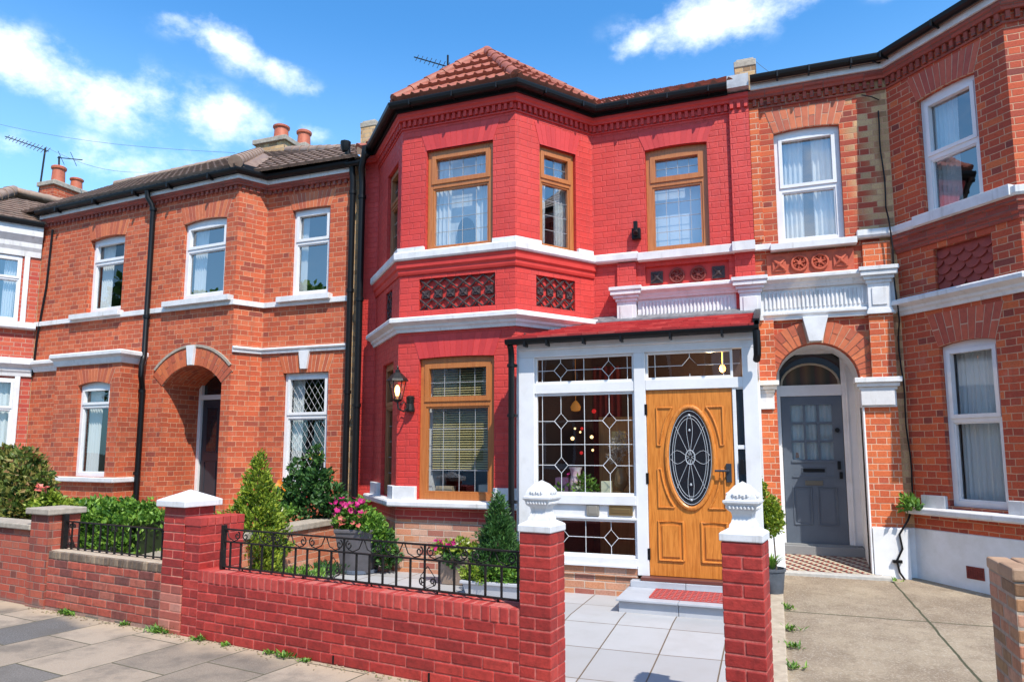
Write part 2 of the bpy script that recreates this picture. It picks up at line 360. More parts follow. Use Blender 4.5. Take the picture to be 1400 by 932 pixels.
def tile_roof(mb, A, B, Cc, D, course=.26, period=.22, amp=.02, lift=.035, flat=False, sub=6):
    # A,B eaves left/right; D,Cc ridge left/right (may coincide)
    A, B, Cc, D = map(Vector, (A, B, Cc, D)); ex = (B - A).normalized()
    nrm = ex.cross((D - A) if (D - A).length > .01 else (Cc - A)).normalized()
    if nrm.z < 0: nrm = -nrm
    sl = ex.cross(nrm); 
    if sl.dot(D - A) < 0: sl = -sl
    L = sl.dot(((D + Cc) / 2) - A); n = max(1, round(L / course))
    la = ex.dot(D - A); lb = ex.dot(Cc - B); W = (B - A).length
    for j in range(n):
        t0 = j / n; t1 = min(1, (j + 1) / n + .12 / n)
        x0 = la * t0; x1 = W + lb * t0; 
        if x1 - x0 < .03: continue
        xs = [x0]; k = math.ceil(x0 / (period / sub)); 
        while k * period / sub < x1: xs.append(k * period / sub); k += 1
        xs.append(x1); rows = []
        xt0 = la * t1; xt1 = W + lb * t1
        for x in xs:
            ph = (x / period) % 1
            if flat: hgt = random.uniform(0, .004) if True else 0
            else: hgt = amp * 1.6 * (math.sin(math.pi * ph / .42) if ph < .42 else 0)
            f = (x - x0) / (x1 - x0); xt = max(xt0, min(xt1, x)) if xt1 > xt0 else (xt0 + xt1) / 2
            b_ = A + ex * x + sl * (L * t0); t_ = A + ex * xt + sl * (L * t1)
            rows.append((b_ + nrm * (-.02 + hgt), b_ + nrm * (lift + hgt), t_ + nrm * (.004 + hgt * .9)))
        vs = [q for r_ in rows for q in r_]; fs = []
        for i in range(len(rows) - 1):
            a = i * 3; fs += [(a, a + 3, a + 4, a + 1), (a + 1, a + 4, a + 5, a + 2)]
        mb.add(vs, fs)
def ridge(mb, p, q, r=.09, seg=.33):
    p, q = Vector(p), Vector(q); n = max(1, round((q - p).length / seg))
    for i in range(n):
        a = p.lerp(q, i / n); b = p.lerp(q, (i + 1.08) / n if i < n - 1 else 1)
        mb.tube([a, b], r, 10, r2=r * .86)
# ------------------------------------------------------------------ materials
ORANGE = [(0, (.27, .055, .034)), (.08, (.39, .074, .032)), (.45, (.48, .088, .033)), (.8, (.55, .106, .037)), (1, (.57, .14, .06))]
ORANGE2 = [(0, (.22, .045, .032)), (.10, (.38, .06, .03)), (.5, (.49, .076, .03)), (.85, (.56, .094, .033)), (1, (.62, .14, .044))]
STOCK = [(0, (.28, .16, .08)), (.4, (.48, .29, .14)), (.8, (.62, .40, .20)), (1, (.38, .23, .12))]
m_orange = mat('brick_orange', build=brick_build, ramp=ORANGE, mortar=(.60, .31, .18), soot=.35, pale=.2, joint=.0085)
m_orange2 = mat('brick_orange_right', build=brick_build, ramp=ORANGE2, mortar=(.60, .32, .19), soot=.2, pale=.15, joint=.008, h=.071, L=.205, alt=(0, 1.0, 1.2, STOCK, .4))
m_orangebay = mat('brick_orange_bay', build=brick_build, ramp=ORANGE2, mortar=(.60, .33, .2), soot=.2, pale=.15, joint=.008, h=.071, L=.205)
m_stock = mat('brick_stock', build=brick_build, ramp=STOCK, mortar=(.42, .34, .25), soot=.3, pale=.2)
m_plinth = mat('brick_plinth', build=brick_build, ramp=[(0, (.34, .10, .07)), (.3, (.42, .22, .16)), (.6, (.55, .22, .10)), (.85, (.6, .36, .26)), (1, (.62, .17, .05))], mortar=(.58, .44, .34), soot=.25, pale=.35, mode='stretcher', joint=.011)
m_oldwall = mat('brick_old_wall', build=brick_build, ramp=[(0, (.18, .05, .035)), (.3, (.34, .06, .038)), (.8, (.46, .085, .045)), (1, (.40, .12, .07))], mortar=(.36, .20, .15), soot=.45, pale=.15, h=.075, L=.225, low=(.09, (.16, .12, .10)))
m_pierbrick = mat('brick_driveway_pier', build=brick_build, ramp=[(0, (.25, .10, .06)), (.3, (.45, .2, .14)), (.6, (.5, .27, .2)), (.85, (.42, .26, .13)), (1, (.35, .25, .10))], mortar=(.4, .33, .26), soot=.3, pale=.5, mode='english', h=.075, L=.225, joint=.01)
RED = (.56, .038, .028); REDD = (.47, .03, .023)
m_red = mat('red_paint_brick', build=painted_brick, base=RED, dark=REDD, mortar=(.40, .024, .02), bump=.55, grime=.3, joint=.005)
m_redtrim = mat('red_paint', color=RED, rough=.6, build=speck, c1=RED, c2=(.48, .028, .02), scale=5, bump=.12)
m_redwall = mat('red_paint_garden_wall', build=painted_brick, mode='flemish', base=(.46, .024, .022), dark=(.36, .018, .018), mortar=(.5, .085, .07), h=.076, L=.225, joint=.009, bump=1., low=(.07, (.14, .035, .035)), grime=.35)
m_redpier = mat('red_paint_pier', build=painted_brick, mode='english', base=(.50, .026, .024), dark=(.42, .02, .02), mortar=(.56, .13, .1), h=.0765, L=.23, joint=.008, bump=1., grime=.25)
m_redtop = mat('red_paint_coping', build=isle, stops=[(0, (.36, .03, .025)), (1, (.50, .065, .05))], bump=.5, scale=40, noise=.4)
m_white = mat('white_masonry_paint', build=whitewash)
m_upvc = mat('white_plastic', color=(.7, .7, .73), rough=.3, build=speck, c1=(.73, .72, .73), c2=(.66, .65, .65), scale=3, bump=.03, big=((.5, .48, .45), 5, .3))
m_render = mat('white_render', rough=.7, build=speck, c1=(.78, .78, .8), c2=(.7, .7, .7), scale=5, bump=.25, big=((.42, .4, .34), 2.2, .35))
m_stone = mat('weathered_stone', rough=.85, build=speck, c1=(.42, .36, .29), c2=(.3, .25, .2), scale=16, bump=.5, big=((.16, .14, .11), 5, .5))
m_arch = mat('rubbed_brick', build=isle, stops=[(0, (.40, .085, .04)), (.5, (.52, .12, .045)), (1, (.62, .17, .06))], noise=.3)
m_mort = mat('light_mortar', rough=.9, build=speck, c1=(.68, .46, .32), c2=(.5, .34, .24), scale=20, bump=.4)
m_archred = mat('rubbed_brick_dark', build=isle, stops=[(0, (.40, .07, .04)), (1, (.56, .11, .05))], noise=.3)
m_terra = mat('terracotta', rough=.7, build=speck, c1=(.5, .10, .045), c2=(.40, .07, .035), scale=14, bump=.3)
m_terradk = mat('terracotta_dark', rough=.75, build=speck, c1=(.22, .035, .025), c2=(.15, .025, .02), scale=20, bump=.4)
m_blackclay = mat('black_painted_clay', rough=.6, build=speck, c1=(.03, .02, .02), c2=(.06, .03, .03), scale=30, bump=.4)
m_black = mat('black_plastic', color=(.006, .006, .007), rough=.4, spec=.25)
m_iron = mat('black_iron', color=(.012, .012, .013), rough=.45, spec=.25, build=speck, c1=(.007, .007, .008), c2=(.018, .015, .013), scale=40, bump=.2)
m_oak = mat('golden_oak', build=wood_build, c1=(.44, .155, .042), c2=(.33, .10, .025), grain=.4)
m_door = mat('varnished_door', build=wood_build, c1=(.62, .215, .035), c2=(.42, .125, .014), grain=.5)
m_dulloak = mat('dull_oak', build=wood_build, c1=(.34, .14, .055), c2=(.2, .08, .03))  # oak in a darker, duller tone for the left bay windows
m_grey = mat('grey_door_paint', color=(.075, .092, .12), rough=.35, build=speck, c1=(.095, .115, .145), c2=(.08, .097, .125), scale=4, bump=.05)
m_charcoal = mat('charcoal_door', color=(.03, .035, .045), rough=.3)
m_glass_hi = mat('window_glass_upper', build=glass_build, refl=.24, boost=1.3)
m_glass = mat('window_glass', build=glass_build, refl=.08, boost=1.0)
m_glassp = mat('porch_glass', build=glass_build, refl=.08, boost=1.0)
m_darkglass = mat('dark_leaded_glass', color=(.012, .015, .02), rough=.08, spec=.8)
m_lead = mat('lead_strip', color=(.42, .43, .45), rough=.45, metal=.2)
m_leadw = mat('white_lead_strip', color=(.62, .62, .63), rough=.5)
m_leadflash = mat('lead_flashing', rough=.6, build=speck, c1=(.1, .1, .11), c2=(.2, .2, .21), scale=9, bump=.3)
m_steel = mat('brushed_steel', color=(.5, .48, .42), rough=.35, metal=.9)
m_brass = mat('old_brass', color=(.45, .32, .14), rough=.35, metal=.9)
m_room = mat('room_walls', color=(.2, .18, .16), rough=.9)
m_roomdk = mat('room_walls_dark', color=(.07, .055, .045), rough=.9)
m_voile = mat('voile_curtain', build=leaf_build, stops=[(0, (.82, .84, .85)), (1, (.86, .87, .88))], trans=.3)
m_blind = mat('olive_blind', color=(.42, .34, .15), rough=.6)
m_tilebr = mat('brown_roof_tile', build=speck, c1=(.17, .10, .07), c2=(.27, .18, .13), scale=9, bump=.5, big=((.09, .08, .06), 4, .6))
m_ridgebr = mat('brown_ridge_tile', build=speck, c1=(.26, .16, .11), c2=(.36, .25, .18), scale=8, bump=.4, big=((.14, .12, .10), 5, .5))
m_tilered = mat('red_roof_tile', build=speck, c1=(.26, .068, .034), c2=(.36, .105, .06), scale=7, bump=.4, big=((.24, .075, .05), 4, .6))
m_shingle = mat('red_painted_shingle', build=isle, stops=[(0, (.4, .03, .03)), (.6, (.52, .045, .04)), (1, (.6, .10, .08))], noise=.25, bump=.5)
m_chbuff = mat('chimney_buff', build=brick_build, ramp=STOCK, mortar=(.4, .33, .25), soot=.3, pale=.5)
m_pot = mat('chimney_pot', build=speck, c1=(.5, .13, .06), c2=(.38, .09, .045), scale=10, bump=.2)
m_asph = mat('asphalt', build=speck, c1=(.05, .05, .052), c2=(.07, .068, .066), scale=50, bump=.6)
# ------------------------------------------------------------------ windows
def curtain_mesh(fr, u0, u1, z0, z1, d, waves=9, amp=.02, taper=0):
    mb = MB(); n = 40; rows = []
    for j in range(7):
        k = j / 6; z = z1 + (z0 - z1) * k; r = []
        sh = 1 - taper * math.sin(k * 1.5) 
        for i in range(n + 1):
            t = i / n; u = u0 + (u1 - u0) * t * sh
            r.append(fr.pt(u, d + amp * math.sin(t * waves * 6.283 + .5 * math.sin(3 * t + k)) * (.6 + .4 * k), z))
        rows.append(r)
    vs = [p for r in rows for p in r]; fs = [(j * (n + 1) + i, j * (n + 1) + i + 1, (j + 1) * (n + 1) + i + 1, (j + 1) * (n + 1) + i) for j in range(6) for i in range(n)]
    mb.add(vs, fs); return mb
def window(par, fr, u0, u1, z0, z1, fm, gm, rise=0, transom=None, rec=.07, bw=.05, sw=.045, lead=None, curtains=(), name='window', label=None, lm=None, open_top=True):
    mb = MB(); e = .002
    f0, f1 = -rec - .07, -rec
    fr.box(mb, u0 + e, u0 + bw, f0, f1, z0 + e, z1); fr.box(mb, u1 - bw, u1 - e, f0, f1, z0 + e, z1)
    fr.box(mb, u0 + bw, u1 - bw, f0, f1, z0 + e, z0 + bw); fr.box(mb, u0 + bw, u1 - bw, f0, f1, z1 - bw, z1)
    if rise > 0:
        n = 10; pts = [(u0 + e, z1)] + [(u0 + e + (u1 - u0 - 2 * e) * i / n, arcz(u0 + (u1 - u0) * i / n, u0, u1, z1, rise) - e) for i in range(n + 1)] + [(u1 - e, z1)]
        fr.poly(mb, pts[1:-1] + [(u1 - e, z1 - .001), (u0 + e, z1 - .001)], f0, f1 - .001)
    if transom is None: lights = [(z0 + bw, z1 - bw, False)]
    else:
        tw = bw * .45
        fr.box(mb, u0 + bw, u1 - bw, f0, f1, transom - tw, transom + tw)
        lights = [(z0 + bw, transom - tw, False), (transom + tw, z1 - bw, open_top)]
    gl = []
    for za, zb, sash in lights:
        s_ = sw if sash else sw * .4; dd = f1 + (.014 if sash else -.012); ua, ub = u0 + bw, u1 - bw
        if sash: ua, ub, za, zb = ua - .02, ub + .02, za - .012, zb + .015
        fr.box(mb, ua, ua + s_, f0 + .02, dd, za, zb); fr.box(mb, ub - s_, ub, f0 + .02, dd, za, zb)
        fr.box(mb, ua + s_, ub - s_, f0 + .02, dd, za, za + s_); fr.box(mb, ua + s_, ub - s_, f0 + .02, dd, zb - s_, zb)
        gl.append((ua + s_, ub - s_, za + s_, zb - s_))
    w = mb.build(name, fm, par, bev=.004)
    if label: w['label'] = label
    mb = MB()
    for a, b, c, d in gl: mb.quad(fr.pt(a - .004, f1 - .043, c - .004), fr.pt(b + .004, f1 - .043, c - .004), fr.pt(b + .004, f1 - .043, d + .004), fr.pt(a - .004, f1 - .043, d + .004))
    mb.build('pane', gm, w)
    if lead:
        mb = MB()
        for i, (a, b, c, d) in enumerate(gl): lead(mb, fr, a, b, c, d, f1 - .037, i)
        if mb.v: mb.build('leading', lm or m_lead, w)
    for k in curtains:
        ua, ub, za, zb, waves, tp = k
        curtain_mesh(fr, ua, ub, za, zb, -rec - .13, waves, .018, tp).build('curtain', m_voile, w, smooth=True, recalc=False)
    return w, gl
def lead_grid(cols, rows_by):
    def fn(mb, fr, a, b, c, d, dd, i):
        nr = rows_by[i]
        for x in cols: fr.line(mb, [(a + (b - a) * x, c), (a + (b - a) * x, d)], dd)
        for j in range(1, nr): z = c + (d - c) * j / nr; fr.line(mb, [(a, z), (b, z)], dd)
    return fn
def lead_diamond(mb, fr, a, b, c, d, dd, i):
    s = .105; t = .155
    k = -20
    for k in range(-30, 31):
        for sg in (1, -1):
            # line z = c + (u-a)*t/s*sg + k*t*... clipped
            pts = []
            z_at = lambda u: (c + d) / 2 + (u - (a + b) / 2) * t / s * sg + k * t
            ua, ub = a, b
            lo, hi = (c - (c + d) / 2 - k * t) * s / t * sg + (a + b) / 2, (d - (c + d) / 2 - k * t) * s / t * sg + (a + b) / 2
            lo, hi = min(lo, hi), max(lo, hi); ua, ub = max(a, lo), min(b, hi)
            if ub - ua > .01: fr.line(mb, [(ua, z_at(ua)), (ub, z_at(ub))], dd, .0022)
def room(par, x0, x1, y0, y1, z0, z1, m=None):
    mb = MB()
    mb.quad((x0, y1, z0), (x1, y1, z0), (x1, y1, z1), (x0, y1, z1)); mb.quad((x0, y0, z0), (x0, y1, z0), (x0, y1, z1), (x0, y0, z1))
    mb.quad((x1, y0, z0), (x1, y1, z0), (x1, y1, z1), (x1, y0, z1)); mb.quad((x0, y0, z0), (x1, y0, z0), (x1, y1, z0), (x0, y1, z0)); mb.quad((x0, y0, z1), (x1, y0, z1), (x1, y1, z1), (x0, y1, z1))
    return mb.build('interior', m or m_room, par, recalc=False)
YF = 8.7
# =================================================================== RED HOUSE
rh = tag(empty('terraced_house', (-3.0, 8.7, .12)), 'bright red painted terraced house with tiled turret over its bay and white glazed porch', 'house', 'terraced houses along the street')
BBL, BFL, BFR, BBR = (-5.38, 8.7), (-4.42, 7.7), (-2.84, 7.7), (-2.12, 8.7)
FF = Fr(BFL, BFR); FR_ = Fr(BFR, BBR); FL = Fr(BBL, BFL); FW = Fr((-5.62, YF), (3, YF)); U = lambda x: x + 5.62
bay = [BBL, BFL, BFR, BBR]; bayf = bay + [(-.13, YF)]
ZP = .91
LW1, LW2 = (.60, 1.20, 4.08, 5.42, 0), (.54, 1.14, 1.0, 2.74, 0)
FW1, FW2 = (.36, 1.285, 4.07, 5.43, 0), (.30, 1.31, .99, 2.72, .015)
RW1 = (.37, .95, 4.08, 5.42, 0)
WF = (U(-1.42), U(-.645), 4.065, 5.435, .02)
mb = MB()
wall(mb, FL, 0, FL.len, ZP, 6.0, [LW1, LW2, (.62, .98, 3.34, 3.73, 0)], .14)
wall(mb, FF, 0, FF.len, ZP, 6.0, [FW1, FW2, (.28, 1.32, 3.335, 3.74, 0)], .14)
wall(mb, FR_, 0, FR_.len, ZP, 6.0, [RW1, (.31, .92, 3.34, 3.73, 0)], .14)
wall(mb, FW, 0, .24, .1, 6.02); wall(mb, FW, U(-2.12), U(-.36), 0, 6.02, [WF, (U(-1.45), U(-.43), 3.62, 3.90, 0)], .14)
FW.box(mb, U(-.36), U(-.13), -.2, .045, 3.25, 5.98)
FW.box(mb, U(-1.80), U(-1.56), -.02, .045, 3.61, 3.96)
mb.build('wall', m_red, rh)
for f, a, b, c, d in ((FL, .62, .98, 3.34, 3.73), (FF, .28, 1.32, 3.335, 3.74), (FR_, .31, .92, 3.34, 3.73), (FW, U(-1.45), U(-.43), 3.62, 3.90)):
    mb = MB(); f.box(mb, a, b, -.06, -.05, c, d); mb.build('panel_back', m_redtrim, rh)
# pierced black clay tiles in the bay panels
def lattice(f, a, b, c, d, par):
    mb = MB(); p = (d - c) / 2.0; n = max(1, round((b - a) / (p * .87))); w = (b - a) / n; e = .012; r_ = (d - c)
    for i in range(n):
        u = a + (i + .5) * w
        for sg in (1, -1):
            for (za, zb) in ((c + .004, c + r_ * .36), (c + r_ * .64, d - .004)):
                ua, ub = (u - w / 2, u + w / 2) if sg > 0 else (u + w / 2, u - w / 2)
                mb.tube([f.pt(ua, -.03, za), f.pt((ua + ub) / 2, -.018, (za + zb) / 2), f.pt(ub, -.03, zb)], .013, 5)
        f.box(mb, u - w * .30, u + w * .30, -.05, -.016, c + r_ * .38, c + r_ * .62)
        mb.tube([f.pt(u, -.02, c + r_ * .5), f.pt(u, -.004, c + r_ * .5)], .022, 6)
        mb.tube([f.pt(u - w * .26, -.012, c + r_ * .4), f.pt(u + w * .26, -.012, c + r_ * .6)], .008, 5)
        mb.tube([f.pt(u + w * .26, -.012, c + r_ * .4), f.pt(u - w * .26, -.012, c + r_ * .6)], .008, 5)
        mb.add([f.pt(u - w * .2, -.045, c + .003), f.pt(u + w * .2, -.045, c + .003), f.pt(u, -.03, c + r_ * .15)], [(0, 1, 2)])
    mb.build('lattice_panel', m_blackclay, par)
lattice(FF, .28, 1.32, 3.335, 3.74, rh); lattice(FR_, .31, .92, 3.34, 3.73, rh); lattice(FL, .62, .98, 3.34, 3.73, rh)
def rosette(f, u, z, s, m, par, circ=False, name='ornamental_tile', d=-.05):
    mb = MB()
    if circ:
        mb.tube([f.pt(u + s * math.cos(a), d + .02, z + s * math.sin(a)) for a in [i * math.pi / 10 for i in range(21)]], .014, 6)
        for k in range(6): a = k * math.pi / 3 + .3; mb.tube([f.pt(u, d + .02, z), f.pt(u + .8 * s * math.cos(a), d + .012, z + .8 * s * math.sin(a)), f.pt(u + s * .7 * math.cos(a + .5), d + .02, z + s * .7 * math.sin(a + .5))], .013, 5)
    else:
        f.box(mb, u - s, u + s, d, d + .018, z - s, z + s)
        for k in range(4): a = k * math.pi / 2 + math.pi / 4; mb.tube([f.pt(u, d + .03, z), f.pt(u + 1.1 * s * math.cos(a), d + .02, z + 1.1 * s * math.sin(a))], .02, 6, r2=.008)
    mb.tube([f.pt(u, d, z), f.pt(u, d + .035, z)], .022, 8)
    mb.build(name, m, par)
for i, x in enumerate((-1.31, -1.06, -.80, -.56)): rosette(FW, U(x), 3.76, .075 if i in (0, 3) else .085, m_blackclay if i in (0, 3) else m_terradk, rh, i in (1, 2))
# mouldings
mb = MB(); sweep(mb, [(-.02, 3.98), (.08, 3.98), (.095, 4.0), (.095, 4.075), (.08, 4.09), (-.02, 4.10)], bay + [(-1.53, YF)])
sweep(mb, [(-.02, 3.965), (.10, 3.965), (.10, 4.065), (-.02, 4.075)], [(-1.53, YF), (-.36, YF)])
sweep(mb, [(-.02, 3.96), (.14, 3.96), (.14, 4.075), (-.02, 4.085)], [(-.38, YF), (-.12, YF)])
FF.box(mb, 1.292, FF.len + .028, -.05, .045, 4.09, 4.155); FR_.box(mb, -.03, .365, -.05, .046, 4.09, 4.156)
FF.box(mb, 0 - .018, .353, -.05, .045, 4.09, 4.155); FL.box(mb, 1.21, FL.len + .02, -.05, .046, 4.09, 4.156); FR_.box(mb, .955, FR_.len - .03, -.05, .045, 4.09, 4.155)
mb.build('sill_band', m_white, rh, bev=.004)
mb = MB(); sweep(mb, [(-.02, 3.80), (.02, 3.80), (.03, 3.83), (.03, 3.87), (.055, 3.89), (.055, 3.94), (.07, 3.975), (-.02, 3.975)], bay)
sweep(mb, [(-.02, 5.87), (.05, 5.87), (.055, 5.90), (.075, 5.92), (.075, 5.97), (-.02, 5.97)], [(-5.62, YF)] + bay + [(-.13, YF)])
dentils(mb, [BBL, BFL], 5.775, 5.868); dentils(mb, [BFL, BFR], 5.775, 5.868); dentils(mb, [BFR, BBR], 5.775, 5.868); dentils(mb, [BBR, (-.36, YF)], 5.765, 5.868); dentils(mb, [(-.37, YF), (-.12, YF)], 5.765, 5.868, base=.045)
sweep(mb, [(-.02, 5.755), (.018, 5.755), (.018, 5.772), (-.02, 5.772)], bayf)
mb.build('brick_cornice', m_redtrim, rh, bev=.003)
mb = MB(); sweep(mb, cornice_prof(3.06, 3.235, .0, .14), bay); mb.build('bay_cornice', m_white, rh)
mb = MB(); sweep(mb, [(-.02, .905), (.11, .905), (.125, .92), (.125, .965), (.11, .985), (-.05, .992)], bay)
for f, a, b in ((FF, -.02, .293), (FF, 1.317, FF.len + .02), (FR_, -.03, FR_.len - .2), (FL, 1.155, FL.len + .03), (FL, .1, .533)): f.box(mb, a, b, -.05, .05 + .001 * a, .985, 1.15)
mb.build('lower_sill', m_white, rh, bev=.006)
mb = MB(); wall(mb, FL, 0, FL.len, .0, .75, []); wall(mb, FF, 0, FF.len, 0, .75); wall(mb, FR_, 0, FR_.len, 0, .75); mb.build('plinth', m_plinth, rh)
mb = MB(); 
for f in (FL, FF, FR_): wall(mb, f, 0, f.len, .75, ZP)
mb.build('plinth_top', mat('red_stretchers', build=painted_brick, mode='stretcher', base=(.42, .035, .025), dark=(.34, .03, .02), mortar=(.5, .2, .15), bump=.5), rh)
# white entablature of the old doorway
mb = MB()
def entab(x0, x1):
    FW.poly  # frieze with flutes
    FW.box(mb, U(x0), U(x1), -.02, .03, 3.19, 3.50)
    sweep(mb, cornice_prof(3.47, 3.615, .03, .15), [(x0, YF), (x1, YF)])
    n = int((x1 - x0 - .12) / .045)
    for i in range(n):
        u = U(x0) + .07 + i * .045; mb.tube([FW.pt(u, .034, 3.24), FW.pt(u, .034, 3.43)], .015, 6)
    sweep(mb, [(0, 3.10), (.05, 3.10), (.055, 3.14), (.08, 3.16), (.08, 3.19), (0, 3.2)], [(x0, YF), (x1, YF)])
def cap(xa, xb, zb, flare=.08):
    FW.box(mb, U(xa), U(xb), -.02, .10, zb, 3.47)
    for d, z0, z1 in ((.115, 3.45, 3.49), (.14, 3.49, 3.53), (.17, 3.53, 3.585), (.185, 3.585, 3.63)):
        k = d - .10; FW.box(mb, U(xa) - k, U(xb) + k, -.02, d, z0, z1)
    k = .02; FW.box(mb, U(xa) - k, U(xb) + k, -.02, .12, zb, zb + .035); FW.box(mb, U(xa) - .01, U(xb) + .01, -.02, .11, zb + .035, zb + .06)
    FW.box(mb, U(xa) + .04, U(xb) - .04, .1, .112, zb + .1, 3.40)
entab(-1.55, -.32); cap(-1.80, -1.56, 3.1); mb.build('door_entablature', m_white, rh, bev=.004)
# gutters, pipes
mb = MB(); gp = gutter_prof(.10, 5.99, .062); sweep(mb, gp, [(-5.55, YF)] + bay + [(-.37, YF)])
sweep(mb, [(.04, 5.96), (.10, 5.96), (.10, 6.09), (.04, 6.09)], [(-5.55, YF)] + bay + [(-.37, YF)])
for f, us in ((FF, (.2, .8, 1.4)), (FR_, (.3, .9)), (FW, (U(-1.6), U(-1.1), U(-.6)))):
    for u in us: f.box(mb, u, u + .02, .09, .232, 5.982, 6.06)
mb.build('gutter', m_black, rh, bev=.003)
mb = MB(); FW.box(mb, U(-.37), U(-.12), -.1, .17, 6.0, 6.16); mb.add([FW.pt(U(-.37), .17, 6.16), FW.pt(U(-.12), .17, 6.16), FW.pt(U(-.12), -.3, 6.3), FW.pt(U(-.37), -.3, 6.3)], [(0, 1, 2, 3)]); mb.build('party_wall_cap', mat('pale_lead', build=speck, c1=(.45, .45, .47), c2=(.3, .3, .32), scale=8, bump=.3), rh)
# roofs
AP = (-3.66, 8.75, 7.27); ev = 6.09
def offs(path, d):
    P = [Vector((x, y)) for x, y in path]; o = []
    ns = [Vector(((b - a).normalized().y, -(b - a).normalized().x)) for a, b in zip(P, P[1:])]
    for i, p in enumerate(P):
        m = ns[0] if i == 0 else ns[-1] if i == len(P) - 1 else (ns[i - 1] + ns[i]) / (1 + ns[i - 1].dot(ns[i])); o.append((p.x + m.x * d, p.y + m.y * d))
    return o
e4 = offs(bay, .13); E4 = [(x, y, ev) for x, y in e4]
mb = MB(); tile_roof(mb, E4[1], E4[2], AP, AP, .36, .13, .018, .075); tile_roof(mb, E4[2], E4[3], AP, AP, .36, .13, .018, .075); tile_roof(mb, E4[0], E4[1], AP, AP, .36, .15, .016, .055)
mb.build('turret_roof', m_tilered, rh, recalc=True)
mb = MB(); 
for e in E4[1:3]: ridge(mb, (e[0], e[1], e[2] + .04), (AP[0], AP[1], AP[2] + .03), .085, .3)
ridge(mb, (E4[3][0], E4[3][1], ev + .05), (AP[0], AP[1], AP[2] + .03), .075, .3); ridge(mb, (E4[0][0], E4[0][1], ev + .05), (AP[0], AP[1], AP[2] + .03), .075, .3)
mb.lathe([(.12, -.05), (.1, .04), (.05, .09), (.0, .1)], AP, 10); mb.build('ridge_tiles', m_tilered, rh, smooth=True)
mb = MB(); tile_roof(mb, (-5.7, 8.55, 6.07), (-.25, 8.55, 6.07), (-.25, 12.4, 8.15), (-5.7, 12.4, 8.15), .3, .19, .03, .035); mb.build('main_roof', m_tilered, rh)
# shell and rooms
mb = MB(); mb.box(-5.62, -.13, 8.9, 8.92, 6.0, 6.1)
mb.quad((-5.62, YF, 0), (-5.62, 13.2, 0), (-5.62, 13.2, 6.2), (-5.62, YF, 6.2)); mb.quad((-.13, YF, 0), (-.13, 13.2, 0), (-.13, 13.2, 6.2), (-.13, YF, 6.2)); mb.quad((-5.62, 13.2, 0), (-.13, 13.2, 0), (-.13, 13.2, 6.2), (-5.62, 13.2, 6.2))
mb.add([(x, y, 6.03) for x, y in offs(bay, .02)], [(0, 1, 2, 3)]); mb.quad((-5.6, 8.7, 6.04), (-.14, 8.7, 6.04), (-.14, 13, 6.04), (-5.6, 13, 6.04))
mb.build('rear_walls', m_stock, rh, recalc=False)
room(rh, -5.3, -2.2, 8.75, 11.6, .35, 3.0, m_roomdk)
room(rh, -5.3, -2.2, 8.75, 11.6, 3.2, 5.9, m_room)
room(rh, -1.9, -.2, 8.85, 11.6, 3.2, 5.9, m_room)
mb = MB(); mb.add([(x, y, 3.1) for x, y in offs(bay, -.05)], [(0, 1, 2, 3)]); mb.add([(x, y, .6) for x, y in offs(bay, -.05)], [(0, 1, 2, 3)]); mb.build('bay_floor', m_room, rh, recalc=False)
m_redarch = mat('red_painted_arch', build=isle, stops=[(0, (.48, .03, .03)), (1, (.60, .045, .042))], noise=.15)
for a_ in ((FF, FW1[0], FW1[1], 5.43, 0, .27, 13, .1), (FF, FW2[0], FW2[1], 2.72, .015, .28, 14, .1), (FW, WF[0], WF[1], 5.435, .02, .23, 12, .1), (FR_, RW1[0], RW1[1], 5.42, 0, .27, 9, .08)): build_arch(rh, [m_redarch, m_redtrim], *a_, out=.0045, joint=.005)
# windows of the red house
g43 = lead_grid((.25, .52, .78), (4, 2)); g22 = lead_grid((.25, .5, .75), (4, 2))
w, gl = window(rh, FF, FW1[0], FW1[1], 4.07, 5.43, m_oak, m_glass_hi, 0, 4.955, .05, .075, .06, g43, [(.40, .66, 4.1, 5.38, 4, .12), (.98, 1.26, 4.1, 5.38, 4, -.1)])
w2, gl2 = window(rh, FF, FW2[0], FW2[1], .99, 2.72, m_oak, m_glass, .015, 2.16, .05, .08, .06, g43)
mb = MB()
for k in range(44):
    z = 2.66 - k * .03; mb.hexa([FF.pt(.42, -.155, z - .010), FF.pt(1.27, -.155, z - .010 + random.uniform(0, .003)), FF.pt(1.27, -.175, z + .008), FF.pt(.42, -.175, z + .008), FF.pt(.42, -.155, z - .008), FF.pt(1.27, -.155, z - .008), FF.pt(1.27, -.175, z + .010), FF.pt(.42, -.175, z + .010)])
mb.build('blind', m_blind, w2)
mb = MB(); FF.box(mb, .335, .40, -.6, -.2, 1.0, 2.65); mb.build('reveal', m_upvc, w2)
window(rh, FR_, RW1[0], RW1[1], 4.08, 5.42, m_oak, m_glass_hi, 0, 4.99, .05, .065, .055, lead_grid((.5,), (4, 2)), [(.40, .60, 4.1, 5.38, 4, .1), (.74, .93, 4.1, 5.38, 4, 0)])
window(rh, FL, LW1[0], LW1[1], 4.08, 5.42, m_dulloak, m_glass, 0, 4.93, .05, .06, .05, lead_grid((.5,), (4, 2)), label='dull brown window in the shaded left side of the bay')
window(rh, FL, LW2[0], LW2[1], 1.0, 2.74, m_dulloak, m_glass, 0, 2.16, .05, .06, .05, lead_grid((.5,), (5, 2)))
window(rh, FW, WF[0], WF[1], 4.065, 5.435, m_oak, m_glass_hi, .02, 4.985, .06, .075, .065, g43)
mb = MB()
